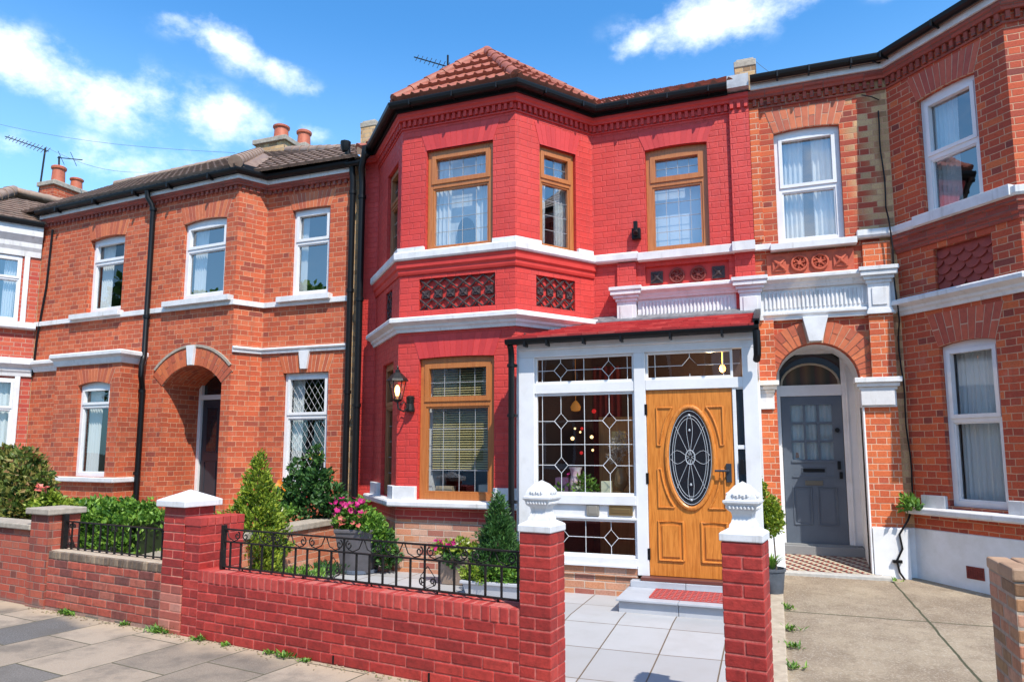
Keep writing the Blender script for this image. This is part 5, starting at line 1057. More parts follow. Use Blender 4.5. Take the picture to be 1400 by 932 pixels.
mb = MB(); ridge(mb, (E6[1][0], E6[1][1], 5.74), RX, .12, .35); ridge(mb, RX, (-16.5, 9.4, 6.87), .09); ridge(mb, RX, (-12.4, 9.9, 6.34), .08); mb.build('ridge_tiles', m_ridgebr, wh, smooth=True)
mb = MB(); mb.quad((-12.42, 8.62, 0), (-12.42, 12, 0), (-12.42, 12, 6), (-12.42, 8.62, 6)); mb.build('side_wall', m_stock, wh, recalc=False)
ch3 = chimney(-15.5, -15.04, 10.6, 11.5, 6.0, 7.55, m_orange, wh, [(-15.27, 10.85, .42, .14), (-15.27, 11.3, .30, .13)])
# aerials
def aerial(name, base, top, boom, label, n=8, el=.16):
    t = tag(empty(name, base), label, 'aerial')
    mb = MB(); mb.tube([base, top], .02, 6); mb.build('mast', m_iron, t)
    b0, b1 = Vector(boom[0]), Vector(boom[1]); d = (b1 - b0).normalized(); s = d.cross(Vector((0, 0, 1))).normalized()
    mb = MB(); mb.tube([b0, b1], .012, 5)
    for i in range(n): p = b0.lerp(b1, (i + .3) / n); w = el * (1.3 - .5 * i / n) if name == 'tv_aerial' else el; q = (s * .35 + Vector((0, 0, .5))) * w; mb.tube([p - q * 1.3, p + q * 1.3], .008, 4)
    mb.build('elements', m_iron, t); return t
aerial('tv_aerial', (-5.39, 11.0, 7.2), (-5.39, 11.0, 8.86), ((-5.36, 11.0, 8.62), (-6.07, 10.95, 8.94)), 'thin television aerial on a pole behind the turret roof of the red house')
aerial('tv_aerial', (-15.75, 10.75, 7.2), (-15.71, 10.8, 8.6), ((-15.6, 10.8, 8.5), (-17.0, 10.7, 9.05)), 'long television aerial beside the brick chimney at the far left', n=12, el=.12)
aerial('satellite_aerial', (-15.27, 10.85, 8.0), (-15.3, 10.85, 8.35), ((-15.35, 10.85, 8.33), (-14.6, 10.9, 8.18)), 'low forked aerial strapped to the taller red chimney pot at the far left', n=2, el=.2)
def wire(pts, label):
    a, b = map(Vector, pts); P = [a.lerp(b, i / 12) + Vector((0, 0, -.25 * math.sin(math.pi * i / 12))) for i in range(13)]
    mb = MB(); mb.tube(P, .0035, 4); tag(mb.build('telephone_wire', mat('grey_wire', color=(.12, .13, .15))), label, 'wire')
wire(((-17.5, 9.0, 9.2), (-9.9, 10.6, 7.5)), 'higher thin overhead wire crossing the sky above the left roofs')
wire(((-15.71, 10.8, 8.62), (-11.4, 10.5, 7.3)), 'lower thin overhead wire running from the far left aerial to the brown roof')
wire(((-.06, 10.8, 7.56), (1.4, 11.2, 6.9)), 'short thin wire running right from the chimney above the grey door house')
# =================================================================== GROUND
W0 = Vector((-4.899, 4.863)); WD = Vector((3.525, -.488)).normalized(); WN = Vector((-WD.y, WD.x))  # WN points to the houses
def wp_(u, o, z): q = W0 + WD * u + WN * o; return (q.x, q.y, z)
GWf = Fr(wp_(0, 0, 0)[:2], wp_(1, 0, 0)[:2])   # u along the street wall, d towards the street
def sheet(name, polys, m, kind='structure', **k):
    mb = MB()
    for p in polys: mb.add(p, [tuple(range(len(p)))])
    o = mb.build(name, m, None, recalc=False, origin=(0, 0, 0)); tag(o, kind=kind); return o
m_soil = mat('soil', rough=.95, build=speck, c1=(.06, .04, .025), c2=(.1, .07, .045), scale=20, bump=1.)
m_land = mat('distant_ground', rough=.95, build=speck, c1=(.09, .1, .05), c2=(.13, .12, .08), scale=.5, bump=.2)
sheet('ground', [[(-400, -400, -.2), (400, -400, -.2), (400, 400, -.2), (-400, 400, -.2)]], m_land)
def slabs(nt):
    mp = nt.new('ShaderNodeMapping'); nt.l.new(nt.pos, mp.inputs[0]); mp.inputs['Rotation'].default_value = (0, 0, math.atan2(.488, 3.525)); mp.inputs['Location'].default_value = (.30, .17, 0)
    sp = nt.new('ShaderNodeSeparateXYZ'); nt.l.new(mp.outputs[0], sp.inputs[0])
    w, h = .92, .62
    wob = nt.m('MULTIPLY', nt.m('SUBTRACT', nt.noise(nt.pos, 5, 3), .5), .012)
    y = nt.m('ADD', nt.m('ADD', sp.outputs[1], 50.), wob); x = nt.m('ADD', nt.m('ADD', sp.outputs[0], 80.), wob)
    # courses run away from the wall: rows along x, slabs long in y
    row = nt.m('FLOOR', nt.m('DIVIDE', x, h)); fx = nt.m('SUBTRACT', x, nt.m('MULTIPLY', row, h))
    yo = nt.m('ADD', y, nt.m('MULTIPLY', nt.m('MODULO', nt.m('MULTIPLY', row, 1.618), 1.), w)); cell = nt.m('FLOOR', nt.m('DIVIDE', yo, w)); fy = nt.m('SUBTRACT', yo, nt.m('MULTIPLY', cell, w))
    d = nt.m('MINIMUM', nt.m('MINIMUM', fx, nt.m('SUBTRACT', h, fx)), nt.m('MINIMUM', fy, nt.m('SUBTRACT', w, fy)))
    cb = nt.new('ShaderNodeCombineXYZ'); nt.put(cb.inputs[0], row); nt.put(cb.inputs[1], cell); wn = nt.new('ShaderNodeTexWhiteNoise'); nt.l.new(cb.outputs[0], wn.inputs[0])
    c = nt.ramp(wn.outputs['Value'], [(0, (.07, .066, .066)), (.28, (.11, .10, .092)), (.32, (.25, .19, .135)), (.6, (.36, .28, .205)), (.8, (.29, .22, .155)), (1, (.15, .12, .09))])
    c = nt.mix(nt.m('MULTIPLY', nt.remap(nt.noise(nt.pos, 90, 4, .8), .45, .7), .35), c, (.5, .47, .43)); c = nt.mix(nt.m('MULTIPLY', nt.remap(nt.noise(nt.pos, 110, 3, .8), .55, .7), .5), c, (.07, .06, .06))
    c = nt.mix(nt.m('MULTIPLY', nt.remap(nt.noise(nt.pos, 2.5, 6, .7), .42, .70), .65), c, (.10, .085, .07))
    sd = nt.m('DISTANCE', 0, 0) if False else None
    # sandy edge near the garden wall
    w_ = nt.m('ADD', sp.outputs[1], nt.m('MULTIPLY', nt.m('SUBTRACT', nt.noise(nt.pos, 3, 5), .5), .5))
    base = W0.x * math.sin(math.atan2(.488, 3.525)) + W0.y * math.cos(math.atan2(.488, 3.525)) + .17
    c = nt.mix(nt.remap(w_, base - .28, base - .02, 0, .75), c, (.42, .32, .22))
    c = nt.mix(nt.remap(d, .004, .009), (.09, .08, .045), c); C(nt, c); ROU(nt, .9)
    NRM(nt, nt.bump(nt.m('ADD', nt.remap(d, .0, .012), nt.m('MULTIPLY', nt.noise(nt.pos, 80, 5, .8), .5)), .7, .006))
sheet('pavement', [[wp_(-40, -2.7, 0), wp_(30, -2.7, 0), wp_(30, .02, 0), wp_(-40, .02, 0)]], mat('paving_slabs', build=slabs))
mb = MB(); mb.hexa([wp_(-40, -2.85, -.15), wp_(30, -2.85, -.15), wp_(30, -2.70, -.15), wp_(-40, -2.70, -.15), wp_(-40, -2.85, .002), wp_(30, -2.85, .002), wp_(30, -2.70, .002), wp_(-40, -2.70, .002)]); tag(mb.build('kerb', m_stone), kind='structure')
sheet('road', [[wp_(-40, -9.5, -.12), wp_(30, -9.5, -.12), wp_(30, -2.85, -.12), wp_(-40, -2.85, -.12)]], m_asph)
sheet('far_pavement', [[wp_(-40, -20, .0), wp_(30, -20, .0), wp_(30, -9.5, .0), wp_(-40, -9.5, .0)]], mat('far_paving', color=(.25, .23, .2), rough=.9))
m_conc = mat('old_concrete', rough=.9)
def conc(nt):
    c = nt.mix(nt.remap(nt.noise(nt.pos, 1.6, 6, .65), .35, .65), (.33, .26, .18), (.21, .155, .105))
    c = nt.mix(nt.remap(nt.noise(nt.pos, 60, 3, .8), .52, .62, 0, .5), c, (.5, .44, .36)); c = nt.mix(nt.remap(nt.noise(nt.pos, 45, 3, .8), .55, .66, 0, .4), c, (.14, .11, .08))
    c = nt.mix(nt.m('MULTIPLY', nt.remap(nt.noise(nt.pos, 7, 7, .75), .48, .68), .55), c, (.17, .125, .08))
    sp = nt.new('ShaderNodeSeparateXYZ'); nt.l.new(nt.pos, sp.inputs[0]); wob = nt.m('MULTIPLY', nt.m('SUBTRACT', nt.noise(nt.pos, 4, 6), .5), .03)
    def crack(v): return nt.remap(nt.m('ABSOLUTE', nt.m('ADD', v, wob)), .006, .014)
    k = nt.m('MULTIPLY', crack(nt.m('SUBTRACT', sp.outputs[0], nt.m('ADD', 1.42, nt.m('MULTIPLY', sp.outputs[1], -.038)))), crack(nt.m('SUBTRACT', sp.outputs[1], 6.95)))
    C(nt, nt.mix(k, (.06, .06, .03), c)); NRM(nt, nt.bump(nt.m('ADD', nt.m('MULTIPLY', k, .6), nt.noise(nt.pos, 70, 5, .8)), .8, .008)); ROU(nt, .9)
def Zd(y): return .0 + .235 * max(0, min(1, (y - 4.15) / 4.4))
yy = [wp_(4.9, .0, 0)[1] - .0, 5.5, 6.5, 7.5, 8.72]
P = []
for a, b in zip(yy, yy[1:]):
    za, zb = Zd(a) + .004, Zd(b) + .004; P.append([(.0, a, za), (6, a - (.75 if a == yy[0] else 0), za), (6, b, zb), (.0, b, zb)])
sheet('driveway', P, mat('driveway_concrete', build=conc))
def ptile(nt):
    sp = nt.new('ShaderNodeSeparateXYZ'); nt.l.new(nt.pos, sp.inputs[0]); w, h = .455, .62
    x = nt.m('ADD', sp.outputs[0], 50.02); y = nt.m('ADD', sp.outputs[1], 50.3)
    row = nt.m('FLOOR', nt.m('DIVIDE', y, h)); fy = nt.m('SUBTRACT', y, nt.m('MULTIPLY', row, h)); cl = nt.m('FLOOR', nt.m('DIVIDE', x, w)); fx = nt.m('SUBTRACT', x, nt.m('MULTIPLY', cl, w))
    d = nt.m('MINIMUM', nt.m('MINIMUM', fx, nt.m('SUBTRACT', w, fx)), nt.m('MINIMUM', fy, nt.m('SUBTRACT', h, fy)))
    cb = nt.new('ShaderNodeCombineXYZ'); nt.put(cb.inputs[0], row); nt.put(cb.inputs[1], cl); wn = nt.new('ShaderNodeTexWhiteNoise'); nt.l.new(cb.outputs[0], wn.inputs[0])
    c = nt.mix(wn.outputs['Value'], (.42, .41, .41), (.35, .34, .34)); c = nt.mix(nt.m('MULTIPLY', nt.remap(nt.noise(nt.pos, 3, 6, .65), .4, .7), .3), c, (.30, .28, .26))
    C(nt, nt.mix(nt.remap(d, .004, .007), (.14, .10, .065), c)); ROU(nt, .55); NRM(nt, nt.bump(nt.remap(d, 0, .006), .4, .004))
def Zp_(y): return .004 + .116 * max(0, min(1, (y - 4.3) / 2.0))
yy = [4.25, 5.0, 5.6, 6.3, 8.75]; P = []
fy = lambda x: 4.863 - (x + 4.899) * .1384
P.append([(-5.45, fy(-5.45) + .2, .03), (-1.6, fy(-1.6) + .2, .012), (-.1, fy(-.1) - .02, .004), (-.1, 6.3, .12), (-5.45, 6.3, .12)]); P.append([(-5.45, 6.3, .12), (-.1, 6.3, .12), (-.1, 8.75, .12), (-5.45, 8.75, .12)])
sheet('patio', P, mat('patio_tiles', build=ptile))
sheet('threshold_strip', [[(-1.55, fy(-1.55) - .03, .008), (-.3, fy(-.3) - .03, .008), (-.3, fy(-.3) + .16, .02), (-1.55, fy(-1.55) + .16, .02)]], mat('cream_strip', build=speck, c1=(.5, .42, .32), c2=(.42, .34, .25), scale=8, bump=.2))
sheet('side_garden', [[(-16.5, 6.8, .1), (-5.6, fy(-5.6) + .15, .1), (-5.6, 6.5, .3), (-16.5, 7.4, .4)], [(-16.5, 7.4, .4), (-5.6, 6.5, .3), (-5.6, 8.8, .42), (-16.5, 8.8, .42)]], mat('pale_path', build=speck, c1=(.34, .3, .25), c2=(.26, .23, .19), scale=8, bump=.3))
# kerb strip between the two front gardens
mb = MB(); 
ys = [4.35, 4.9, 5.6, 6.3, 7.0, 7.7, 8.44]
for a, b in zip(ys, ys[1:]): mb.hexa([(-.10, a + .006, 0), (.02, a + .006, 0), (.02, b, 0), (-.10, b, 0), (-.10, a + .006, Zd(a) + .045), (.02, a + .006, Zd(a) + .045), (.02, b, Zd(b) + .045), (-.10, b, Zd(b) + .045)])
tag(mb.build('edging_kerb', mat('edging_stone', build=speck, c1=(.48, .4, .3), c2=(.34, .27, .2), scale=10, bump=.6), bev=.01), 'pale stone edging kerb between the tiled path and the concrete driveway', 'kerb')
# =================================================================== WALLS, PIERS, RAILINGS
def wbox(mb, u0, u1, o0, o1, z0, z1): GWf.box(mb, u0, u1, -o1, -o0, z0, z1)
gw = tag(empty('garden_wall', wp_(1.7, .1, 0)), 'low bright red painted brick garden wall under the scrolled black railing', 'wall')
m_rb = mat('red_painted_bricks', build=lambda nt: (isle(nt, stops=[(0, (.28, .02, .016)), (.6, (.38, .028, .021)), (1, (.45, .042, .03))], bump=.9, scale=38, noise=.55)))
m_rbd = mat('dirty_red_bricks', build=isle, stops=[(0, (.14, .03, .03)), (1, (.2, .045, .04))], bump=.8, scale=40)
m_rm = mat('red_pink_mortar', rough=.9, build=speck, c1=(.52, .15, .12), c2=(.38, .06, .05), scale=30, bump=.6)
def brick_face(mb, u0, u1, o0, o1, z0, rows, h=.0775, L=.235, j=.008, alt=False, first=None):
    """rows of single rounded bricks; o0..o1 depth range of each brick"""
    for r in range(rows):
        u = u0 - (L / 2 if r % 2 else 0)
        while u < u1 - .01:
            w = L * random.uniform(.96, 1.04); a, b = max(u, u0), min(u + w, u1); u += w
            if b - a < .03: continue
            if u1 - b < .03: b = u1; u = u1
            k = random.uniform(-.002, .002); zz = z0 + r * h; e = random.uniform(-.0015, .0015)
            wbox(mb, a + j / 2, b - j / 2, o0 + k, o1, zz + j / 2 + e, zz + h - j / 2 + e)
def brick_pier(name, par, mats, u0, u1, o0, o1, z0, z1, mort, h=.0765, j=.008, n_u=2, n_o=2):
    rows = round((z1 - z0) / h); h = (z1 - z0) / rows; mb = MB()
    for r in range(rows):
        nu = n_u if r % 2 else max(1, n_u - 1); no = n_o if r % 2 == 0 else max(1, n_o - (0 if n_u == 2 and n_o == 2 else 1))
        for a in range(nu):
            for b in range(no):
                ua, ub = u0 + (u1 - u0) * a / nu, u0 + (u1 - u0) * (a + 1) / nu; oa, ob = o0 + (o1 - o0) * b / no, o0 + (o1 - o0) * (b + 1) / no
                k = lambda: random.uniform(-.0018, .0018)
                mb.cur = 1 if (len(mats) > 1 and z0 + r * h < random.uniform(.25, .5)) else 0
                wbox(mb, ua + (j / 2 if a else k()), ub - (j / 2 if a < nu - 1 else k()), oa + (j / 2 if b else k()), ob - (j / 2 if b < no - 1 else k()), z0 + r * h + j / 2 + k() / 2, z0 + (r + 1) * h - j / 2 + k() / 2)
    mb.cur = 0; mb.build(name, mats, par, bev=.006)
    mb = MB(); wbox(mb, u0 + .004, u1 - .004, o0 + .004, o1 - .004, z0, z1 + .002); mb.build('mortar', mort, par)
mb = MB(); brick_face(mb, .205, 3.332, 0, .1, .0, 6); mb.build('brickwork', m_rb, gw, bev=.007)
mb = MB(); brick_face(mb, .205, 2.2, .004, .1, -.0775 + .02, 1); mb.build('base_bricks', m_rbd, gw, bev=.007)
mb = MB(); wbox(mb, .203, 3.332, .005, .225, -.1, .466); mb.build('mortar', m_rm, gw)
for u in (1.75, 2.62): mb = MB(); wbox(mb, u, u + .016, -.003, .02, .01, .07); mb.build('weep_hole', m_black, gw)
mb = MB(); u = .20
while u < 3.32:
    w = random.uniform(.060, .072); e = random.uniform(-.004, .004); wbox(mb, u + .004, min(u + w, 3.33), random.uniform(-.004, .002), .226, .467 + e, .568 + e); u += w + .006
mb.build('coping_bricks', m_redtop, gw, bev=.009)
mb = MB(); wbox(mb, .20, 3.33, .004, .22, .466, .5665); mb.build('coping_mortar', m_rm, gw)
# stub pier
sp_ = tag(empty('brick_pier', wp_(.1, .2, 0)), 'flat topped red painted pier at the left end of the scrolled railing', 'pier')
brick_pier('brickwork', sp_, [m_rb], .0, .20, .005, .47, -.06, .932, m_rm, n_u=2, n_o=3)
mb = MB(); 
for i in range(6): wbox(mb, -.005, .205, .0 + i * .08, .072 + i * .08, .932, 1.005 + random.uniform(-.002, .002))
mb.build('coping_bricks', m_redtop, sp_, bev=.005)
lp = tag(empty('brick_pier', wp_(-.14, .15, 0)), 'tall red painted brick pier with a plain white pyramid cap', 'pier')
m_oldpier = mat('half_painted_pier', build=painted_brick, mode='english', base=(.46, .035, .026), dark=(.36, .022, .02), mortar=(.55, .2, .15), h=.0765, L=.23, joint=.009, bump=1., low=(.42, (.30, .11, .09)), grime=.3)
m_rbo = mat('worn_red_bricks', build=isle, stops=[(0, (.28, .07, .055)), (.5, (.38, .09, .06)), (1, (.46, .2, .15))], bump=.8, scale=40); brick_pier('brickwork', lp, [m_rb, m_rbo], -.29, -.008, 0, .30, -.04, 1.09, mat('pale_pink_mortar', rough=.9, build=speck, c1=(.62, .28, .2), c2=(.5, .16, .12), scale=20, bump=.6), n_u=2, n_o=2)
mb = MB(); q = [(-.345, -.05), (.045, -.05), (.045, .35), (-.345, .35)]
mb.add([wp_(a, b, 1.09) for a, b in q] + [wp_(a, b, 1.145) for a, b in q] + [wp_(-.15, .15, 1.235)], [(3, 2, 1, 0), (0, 1, 5, 4), (1, 2, 6, 5), (2, 3, 7, 6), (3, 0, 4, 7), (4, 5, 8), (5, 6, 8), (6, 7, 8), (7, 4, 8)]); mb.build('pyramid_cap', m_white, lp, bev=.006)
def gatepier(u0, label, zt=1.06):
    g = tag(empty('gate_pier', wp_(u0 + .115, .115, 0)), label, 'gate pier', 'gate piers of the red house')
    brick_pier('brickwork', g, [m_rb], u0, u0 + .225, 0, .225, zt - 15 * .0765, zt, m_rm)
    c = wp_(u0 + .112, .112, 0); rot = math.atan2(WD.y, WD.x)
    mb = MB(); mb.lathe([(.116, zt + .001), (.120, zt + .005), (.120, zt + .042), (.114, zt + .05), (.075, zt + .072)], (c[0], c[1], 0), 4, sq=True, rot=rot); mb.build('cap', m_white, g, bev=.004)
    mb = MB(); mb.lathe([(.073, zt + .065), (.070, zt + .09), (.060, zt + .105), (.054, zt + .135), (.060, zt + .16), (.078, zt + .175), (.084, zt + .20), (.098, zt + .215), (.098, zt + .228), (.084, zt + .232), (.082, zt + .25), (.070, zt + .275), (.04, zt + .31), (.0, zt + .335)], (c[0], c[1], 0), 4, sq=True, rot=rot)
    for k in range(4):
        a = rot + k * math.pi / 2
        for j in range(7):
            t = (j - 3) * .021; n_ = Vector((math.cos(a), math.sin(a))); s_ = Vector((-n_.y, n_.x)); q = Vector(c[:2]) + n_ * .081 + s_ * t
            mb.lathe([(.001, -.012), (.009, -.008), (.010, .004), (.001, .012)], (q.x, q.y, zt + .19), 6)
            if abs(j - 3) < 3: q = Vector(c[:2]) + n_ * .080 + s_ * t * .9; mb.lathe([(.001, -.014), (.011, -.006), (.012, .006), (.001, .014)], (q.x, q.y, zt + .252 + .006 * (j % 2)), 6)
    mb.build('finial', m_white, g, smooth=True, bev=.002)
gatepier(3.332, 'red painted gate pier with white finial, joined to the end of the railed wall')
gatepier(4.632, 'red painted gate pier with white finial standing alone beside the driveway', 1.08)
# neighbour wall
nw = tag(empty('garden_wall', wp_(-1.2, .1, 0)), 'weathered unpainted brick garden wall with stone coping under the plain railing', 'wall')
m_ob = mat('weathered_wall_bricks', build=isle, stops=[(0, (.15, .05, .04)), (.3, (.32, .06, .04)), (.7, (.44, .085, .048)), (1, (.40, .12, .08))], bump=1., scale=35, noise=.6)
m_om = mat('old_lime_mortar', rough=.95, build=speck, c1=(.38, .23, .18), c2=(.22, .13, .10), scale=14, bump=.8, big=((.14, .11, .09), 4, .5))
mb = MB(); brick_face(mb, -2.08, -.292, .0, .1, .032, 6, h=.078, L=.225, j=.010); mb.build('brickwork', m_ob, nw, bev=.006)
mb = MB(); brick_face(mb, -2.08, -.292, .006, .1, -.046, 1, h=.078, L=.225, j=.010); mb.build('base_bricks', mat('mossy_base_bricks', build=isle, stops=[(0, (.12, .10, .08)), (1, (.24, .2, .16))], bump=1., scale=30), nw, bev=.008)
mb = MB(); wbox(mb, -2.08, -.292, .005, .225, -.1, .50); mb.build('mortar', m_om, nw)
mb = MB(); u = -2.08
while u < -.30: wbox(mb, u + .004, min(u + .066, -.294), random.uniform(-.004, .004), .15, .502, .575); u += .072
mb.build('coping_bricks', mat('sooty_coping', build=isle, stops=[(0, (.10, .07, .05)), (.5, (.2, .14, .1)), (1, (.3, .22, .15))], bump=.9, scale=30, noise=.5), nw, bev=.008)
mb = MB(); wbox(mb, -2.08, -.294, .03, .25, .50, .583); mb.build('coping_slab', mat('sandy_stone', build=speck, c1=(.5, .4, .3), c2=(.4, .32, .24), scale=14, bump=.4), nw, bev=.006)
np_ = tag(empty('brick_pier', wp_(-2.25, .1, 0)), 'square unpainted brick pier with flat stone cap near the big shrub', 'pier')
mb = MB(); wbox(mb, -2.42, -2.085, -.01, .30, -.1, .93); mb.build('brickwork', m_oldwall, np_); mb = MB(); wbox(mb, -2.47, -2.04, -.05, .34, .932, .995); mb.build('cap', m_stone, np_, bev=.01)
fw_ = tag(empty('garden_wall', wp_(-4, .1, 0)), 'unpainted brick garden wall with stone coping at the far left under the shrub', 'wall')
mb = MB(); wbox(mb, -9, -2.425, .02, .24, -.1, .76); mb.build('brickwork', m_oldwall, fw_); mb = MB(); wbox(mb, -9, -2.425, -.02, .28, .762, .82); mb.build('coping_slab', m_stone, fw_, bev=.01)
# divider between the left garden and the red house garden
dw = tag(empty('divider_wall', (-5.55, 6.8, .1)), 'low orange brick planter wall with stone coping running back to the houses', 'wall')
mb = MB(); mb.box(-5.66, -5.44, 5.45, 8.62, 0, .62); mb.build('brickwork', mat('orange_divider', build=brick_build, ramp=[(0, (.45, .14, .07)), (.5, (.56, .18, .09)), (1, (.6, .28, .17))], mortar=(.55, .38, .27), soot=.1, pale=.35, mode='stretcher'), dw)
mb = MB(); mb.box(-5.71, -5.41, 6.2, 8.6, .622, .70); mb.build('coping_slab', m_stone, dw, bev=.01)
# driveway pier on the right
rp = tag(empty('brick_pier', (1.5, 4.8, 0)), 'rough multicoloured brick pier at the right edge of the driveway', 'pier')
m_pb = mat('mixed_pier_bricks', build=isle, stops=[(0, (.20, .10, .05)), (.2, (.36, .21, .09)), (.45, (.46, .18, .10)), (.7, (.52, .28, .18)), (1, (.34, .11, .06))], bump=1., scale=28, noise=.5)
mb = MB(); rows = 13; hh = 1.015 / rows
for r in range(rows):
    for fx in range(2 if r % 2 else 3):
        n_ = 2 if r % 2 else 3; xa, xb = 1.13 + .47 * fx / n_, 1.13 + .47 * (fx + 1) / n_
        for fy_ in range(3 if r % 2 else 2):
            m_ = 3 if r % 2 else 2; ya, yb = 4.40 + .48 * fy_ / m_, 4.40 + .48 * (fy_ + 1) / m_; k = lambda: random.uniform(-.003, .003)
            mb.box(xa + .005 + k() * .5, xb - .005, ya + .005 + k() * .5, yb - .005, -.1 + r * hh + .005, -.1 + (r + 1) * hh - .005)
mb.build('brickwork', m_pb, rp, bev=.008)
mb = MB(); mb.box(1.137, 1.594, 4.407, 4.874, -.1, .915); mb.build('mortar', mat('grey_mortar', rough=.95, build=speck, c1=(.42, .34, .27), c2=(.3, .25, .2), scale=25, bump=.8), rp)
mb = MB(); 
for i in range(4):
    for j in range(2): mb.box(1.125 + i * .118, 1.235 + i * .118, 4.395 + j * .24, 4.63 + j * .24, .917, .985 + random.uniform(-.004, .004))
mb.build('coping_bricks', mat('rough_coping_brick', build=isle, stops=[(0, (.3, .19, .12)), (.5, (.42, .26, .16)), (1, (.5, .32, .2))], bump=.8, scale=30), rp, bev=.012)
# railings
def spiral(mb, u, z, s, sx, sz, r=.0055, turns=1.35, tail=None, o=.12):
    pts = []
    n = 20
    for i in range(n + 1):
        t = i / n; a = t * turns * 2 * math.pi; rr = s * (.22 + .78 * t); pts.append((u + sx * rr * math.cos(a), z + sz * rr * math.sin(a)))
    if tail: pts.append(tail)
    mb.tube([wp_(a, o, b) for a, b in pts], r, 6); return pts[-1]
rl = tag(empty('railing', wp_(1.75, .12, .57)), 'black wrought iron railing with scrolls on the red garden wall', 'railing')
mb = MB(); wbox(mb, .345, 3.335, .108, .132, .905, .918); wbox(mb, .345, 3.335, .108, .132, .80, .812); wbox(mb, .345, 3.335, .106, .134, .588, .60); wbox(mb, .345, .375, .10, .14, .57, .945)
for u in (.6, 1.3, 2.0, 2.6, 3.1): wbox(mb, u, u + .012, .114, .126, .565, .59)
mb.build('rail', m_iron, rl, bev=.002)
nb = 23
for i in range(nb):
    u = .45 + i * (3.26 - .45) / (nb - 1); mb = MB(); wbox(mb, u - .0065, u + .0065, .1135, .1265, .6, .805 if i % 6 != 4 else .91); mb.build('bar', m_iron, rl)
step = (3.26 - .45) / (nb - 1)
for i in range(1, nb, 3):
    u = .45 + i * step; mb = MB()
    for sx in (1, -1):
        e = spiral(mb, u + sx * .05, .862, .035, -sx, 1, turns=1.2); mb.tube([wp_(u + sx * .04, .12, .83), wp_(u + sx * .09, .12, .815), wp_(u + sx * .15, .12, .84), wp_(u + sx * (step * 1.5 - .01), .12, .905)], .0048, 6)
    mb.build('scroll', m_iron, rl)
for uc_ in (1.62, 2.52):
    mb = MB()
    for sx in (1, -1): spiral(mb, uc_ + sx * .045, .655, .03, sx, -1, turns=1.2); mb.tube([wp_(uc_, .12, .605), wp_(uc_ + sx * .05, .12, .625), wp_(uc_ + sx * .06, .12, .69), wp_(uc_, .12, .76)], .0035, 5)
    mb.build('scroll', m_iron, rl)
rl2 = tag(empty('railing', wp_(-1.2, .13, .585)), 'plain black iron railing on the weathered brick wall in front of the green hedge', 'railing')
mb = MB(); wbox(mb, -2.05, -.30, .118, .142, .855, .868); wbox(mb, -2.05, -.30, .12, .14, .60, .61); wbox(mb, -2.06, -2.02, .10, .15, .585, .93); mb.build('rail', m_iron, rl2)
for i in range(14):
    u = -1.92 + i * .12; mb = MB(); wbox(mb, u - .0065, u + .0065, .124, .137, .587, .857); mb.build('bar', m_iron, rl2)
for u in (-1.9, -1.2, -.42):
    mb = MB()
    for sx in (1, -1): spiral(mb, u + sx * .03, .64, .022, sx, -1); spiral(mb, u + sx * .03, .82, .022, sx, 1)
    mb.build('scroll', m_iron, rl2)
rl3 = tag(empty('railing', (-6.6, 6.9, .3)), 'short thin iron railing beside the pale path behind the white capped pier', 'railing')
mb = MB(); mb.tube([(-7.9, 7.0, .80), (-6.2, 6.9, .80)], .012, 6); mb.build('rail', m_iron, rl3)
for i in range(12): mb = MB(); x = -7.85 + i * .14; mb.tube([(x, 6.99, .35), (x, 6.99, .80)], .008, 5); mb.build('bar', m_iron, rl3)
# =================================================================== PLANTS
def rv():
    while True:
        v = Vector((random.uniform(-1, 1), random.uniform(-1, 1), random.uniform(-1, 1)))
        if .05 < v.length < 1: return v.normalized()
def leafm(mb, p, d, n, L, W, fold=.25):
    s = d.cross(n); s = s.normalized() if s.length > .01 else Vector((1, 0, 0)); n = s.cross(d)
    mb.add([p, p + d * L * .5 + s * W / 2 + n * W * fold, p + d * L, p + d * L * .5 - s * W / 2 + n * W * fold], [(0, 1, 2), (0, 2, 3)])
def leaves(mb, pts, L, W, cluster=4, up=.3, spread=.03):
    for p, out in pts:
        for k in range(cluster):
            d = (out * .8 + rv() * .8 + Vector((0, 0, up))).normalized(); q = p + rv() * spread
            leafm(mb, q, d, rv(), L * random.uniform(.6, 1.2), W * random.uniform(.7, 1.2))
def cone_pts(c, r, h, n, base=.12, noise=.2):
    out = []
    for i in range(n):
        t = 1 - math.sqrt(random.random()) * .999; a = random.uniform(0, 6.283)
        prof = (1 - t) ** .85 if t > base else (.72 + .28 * t / base) * (1 - base) ** .85
        bump = 1 + noise * (math.sin(a * 5 + t * 17) * .4 + math.sin(a * 3 - t * 29) * .4 + random.uniform(-.5, .3))
        rr = r * prof * bump * random.uniform(.7, 1) ** .5
        out.append((Vector((c[0] + rr * math.cos(a), c[1] + rr * math.sin(a), c[2] + t * h)), Vector((math.cos(a), math.sin(a), .6)).normalized()))
    return out
def blob_pts(blobs, n, shell=.55):
    out = []; tot = sum(b[3] ** 2 for b in blobs)
    for b in blobs:
        for i in range(int(n * b[3] ** 2 / tot)):
            v = rv(); k = random.uniform(shell, 1) ** .6; out.append((Vector(b[:3]) + Vector((v.x, v.y, v.z * (b[4] if len(b) > 4 else .85))) * b[3] * k, v))
    return out
def lfm(name, stops, trans=.35): return mat(name, build=leaf_build, stops=stops, trans=trans)
L_con = lfm('leaf_golden_conifer', [(0, (.06, .13, .015)), (.5, (.24, .34, .025)), (1, (.50, .55, .06))])
L_dark = lfm('leaf_dark', [(0, (.02, .07, .018)), (.6, (.05, .14, .03)), (1, (.12, .25, .05))])
L_green = lfm('leaf_fresh', [(0, (.04, .12, .015)), (.5, (.13, .28, .03)), (1, (.30, .48, .06))])
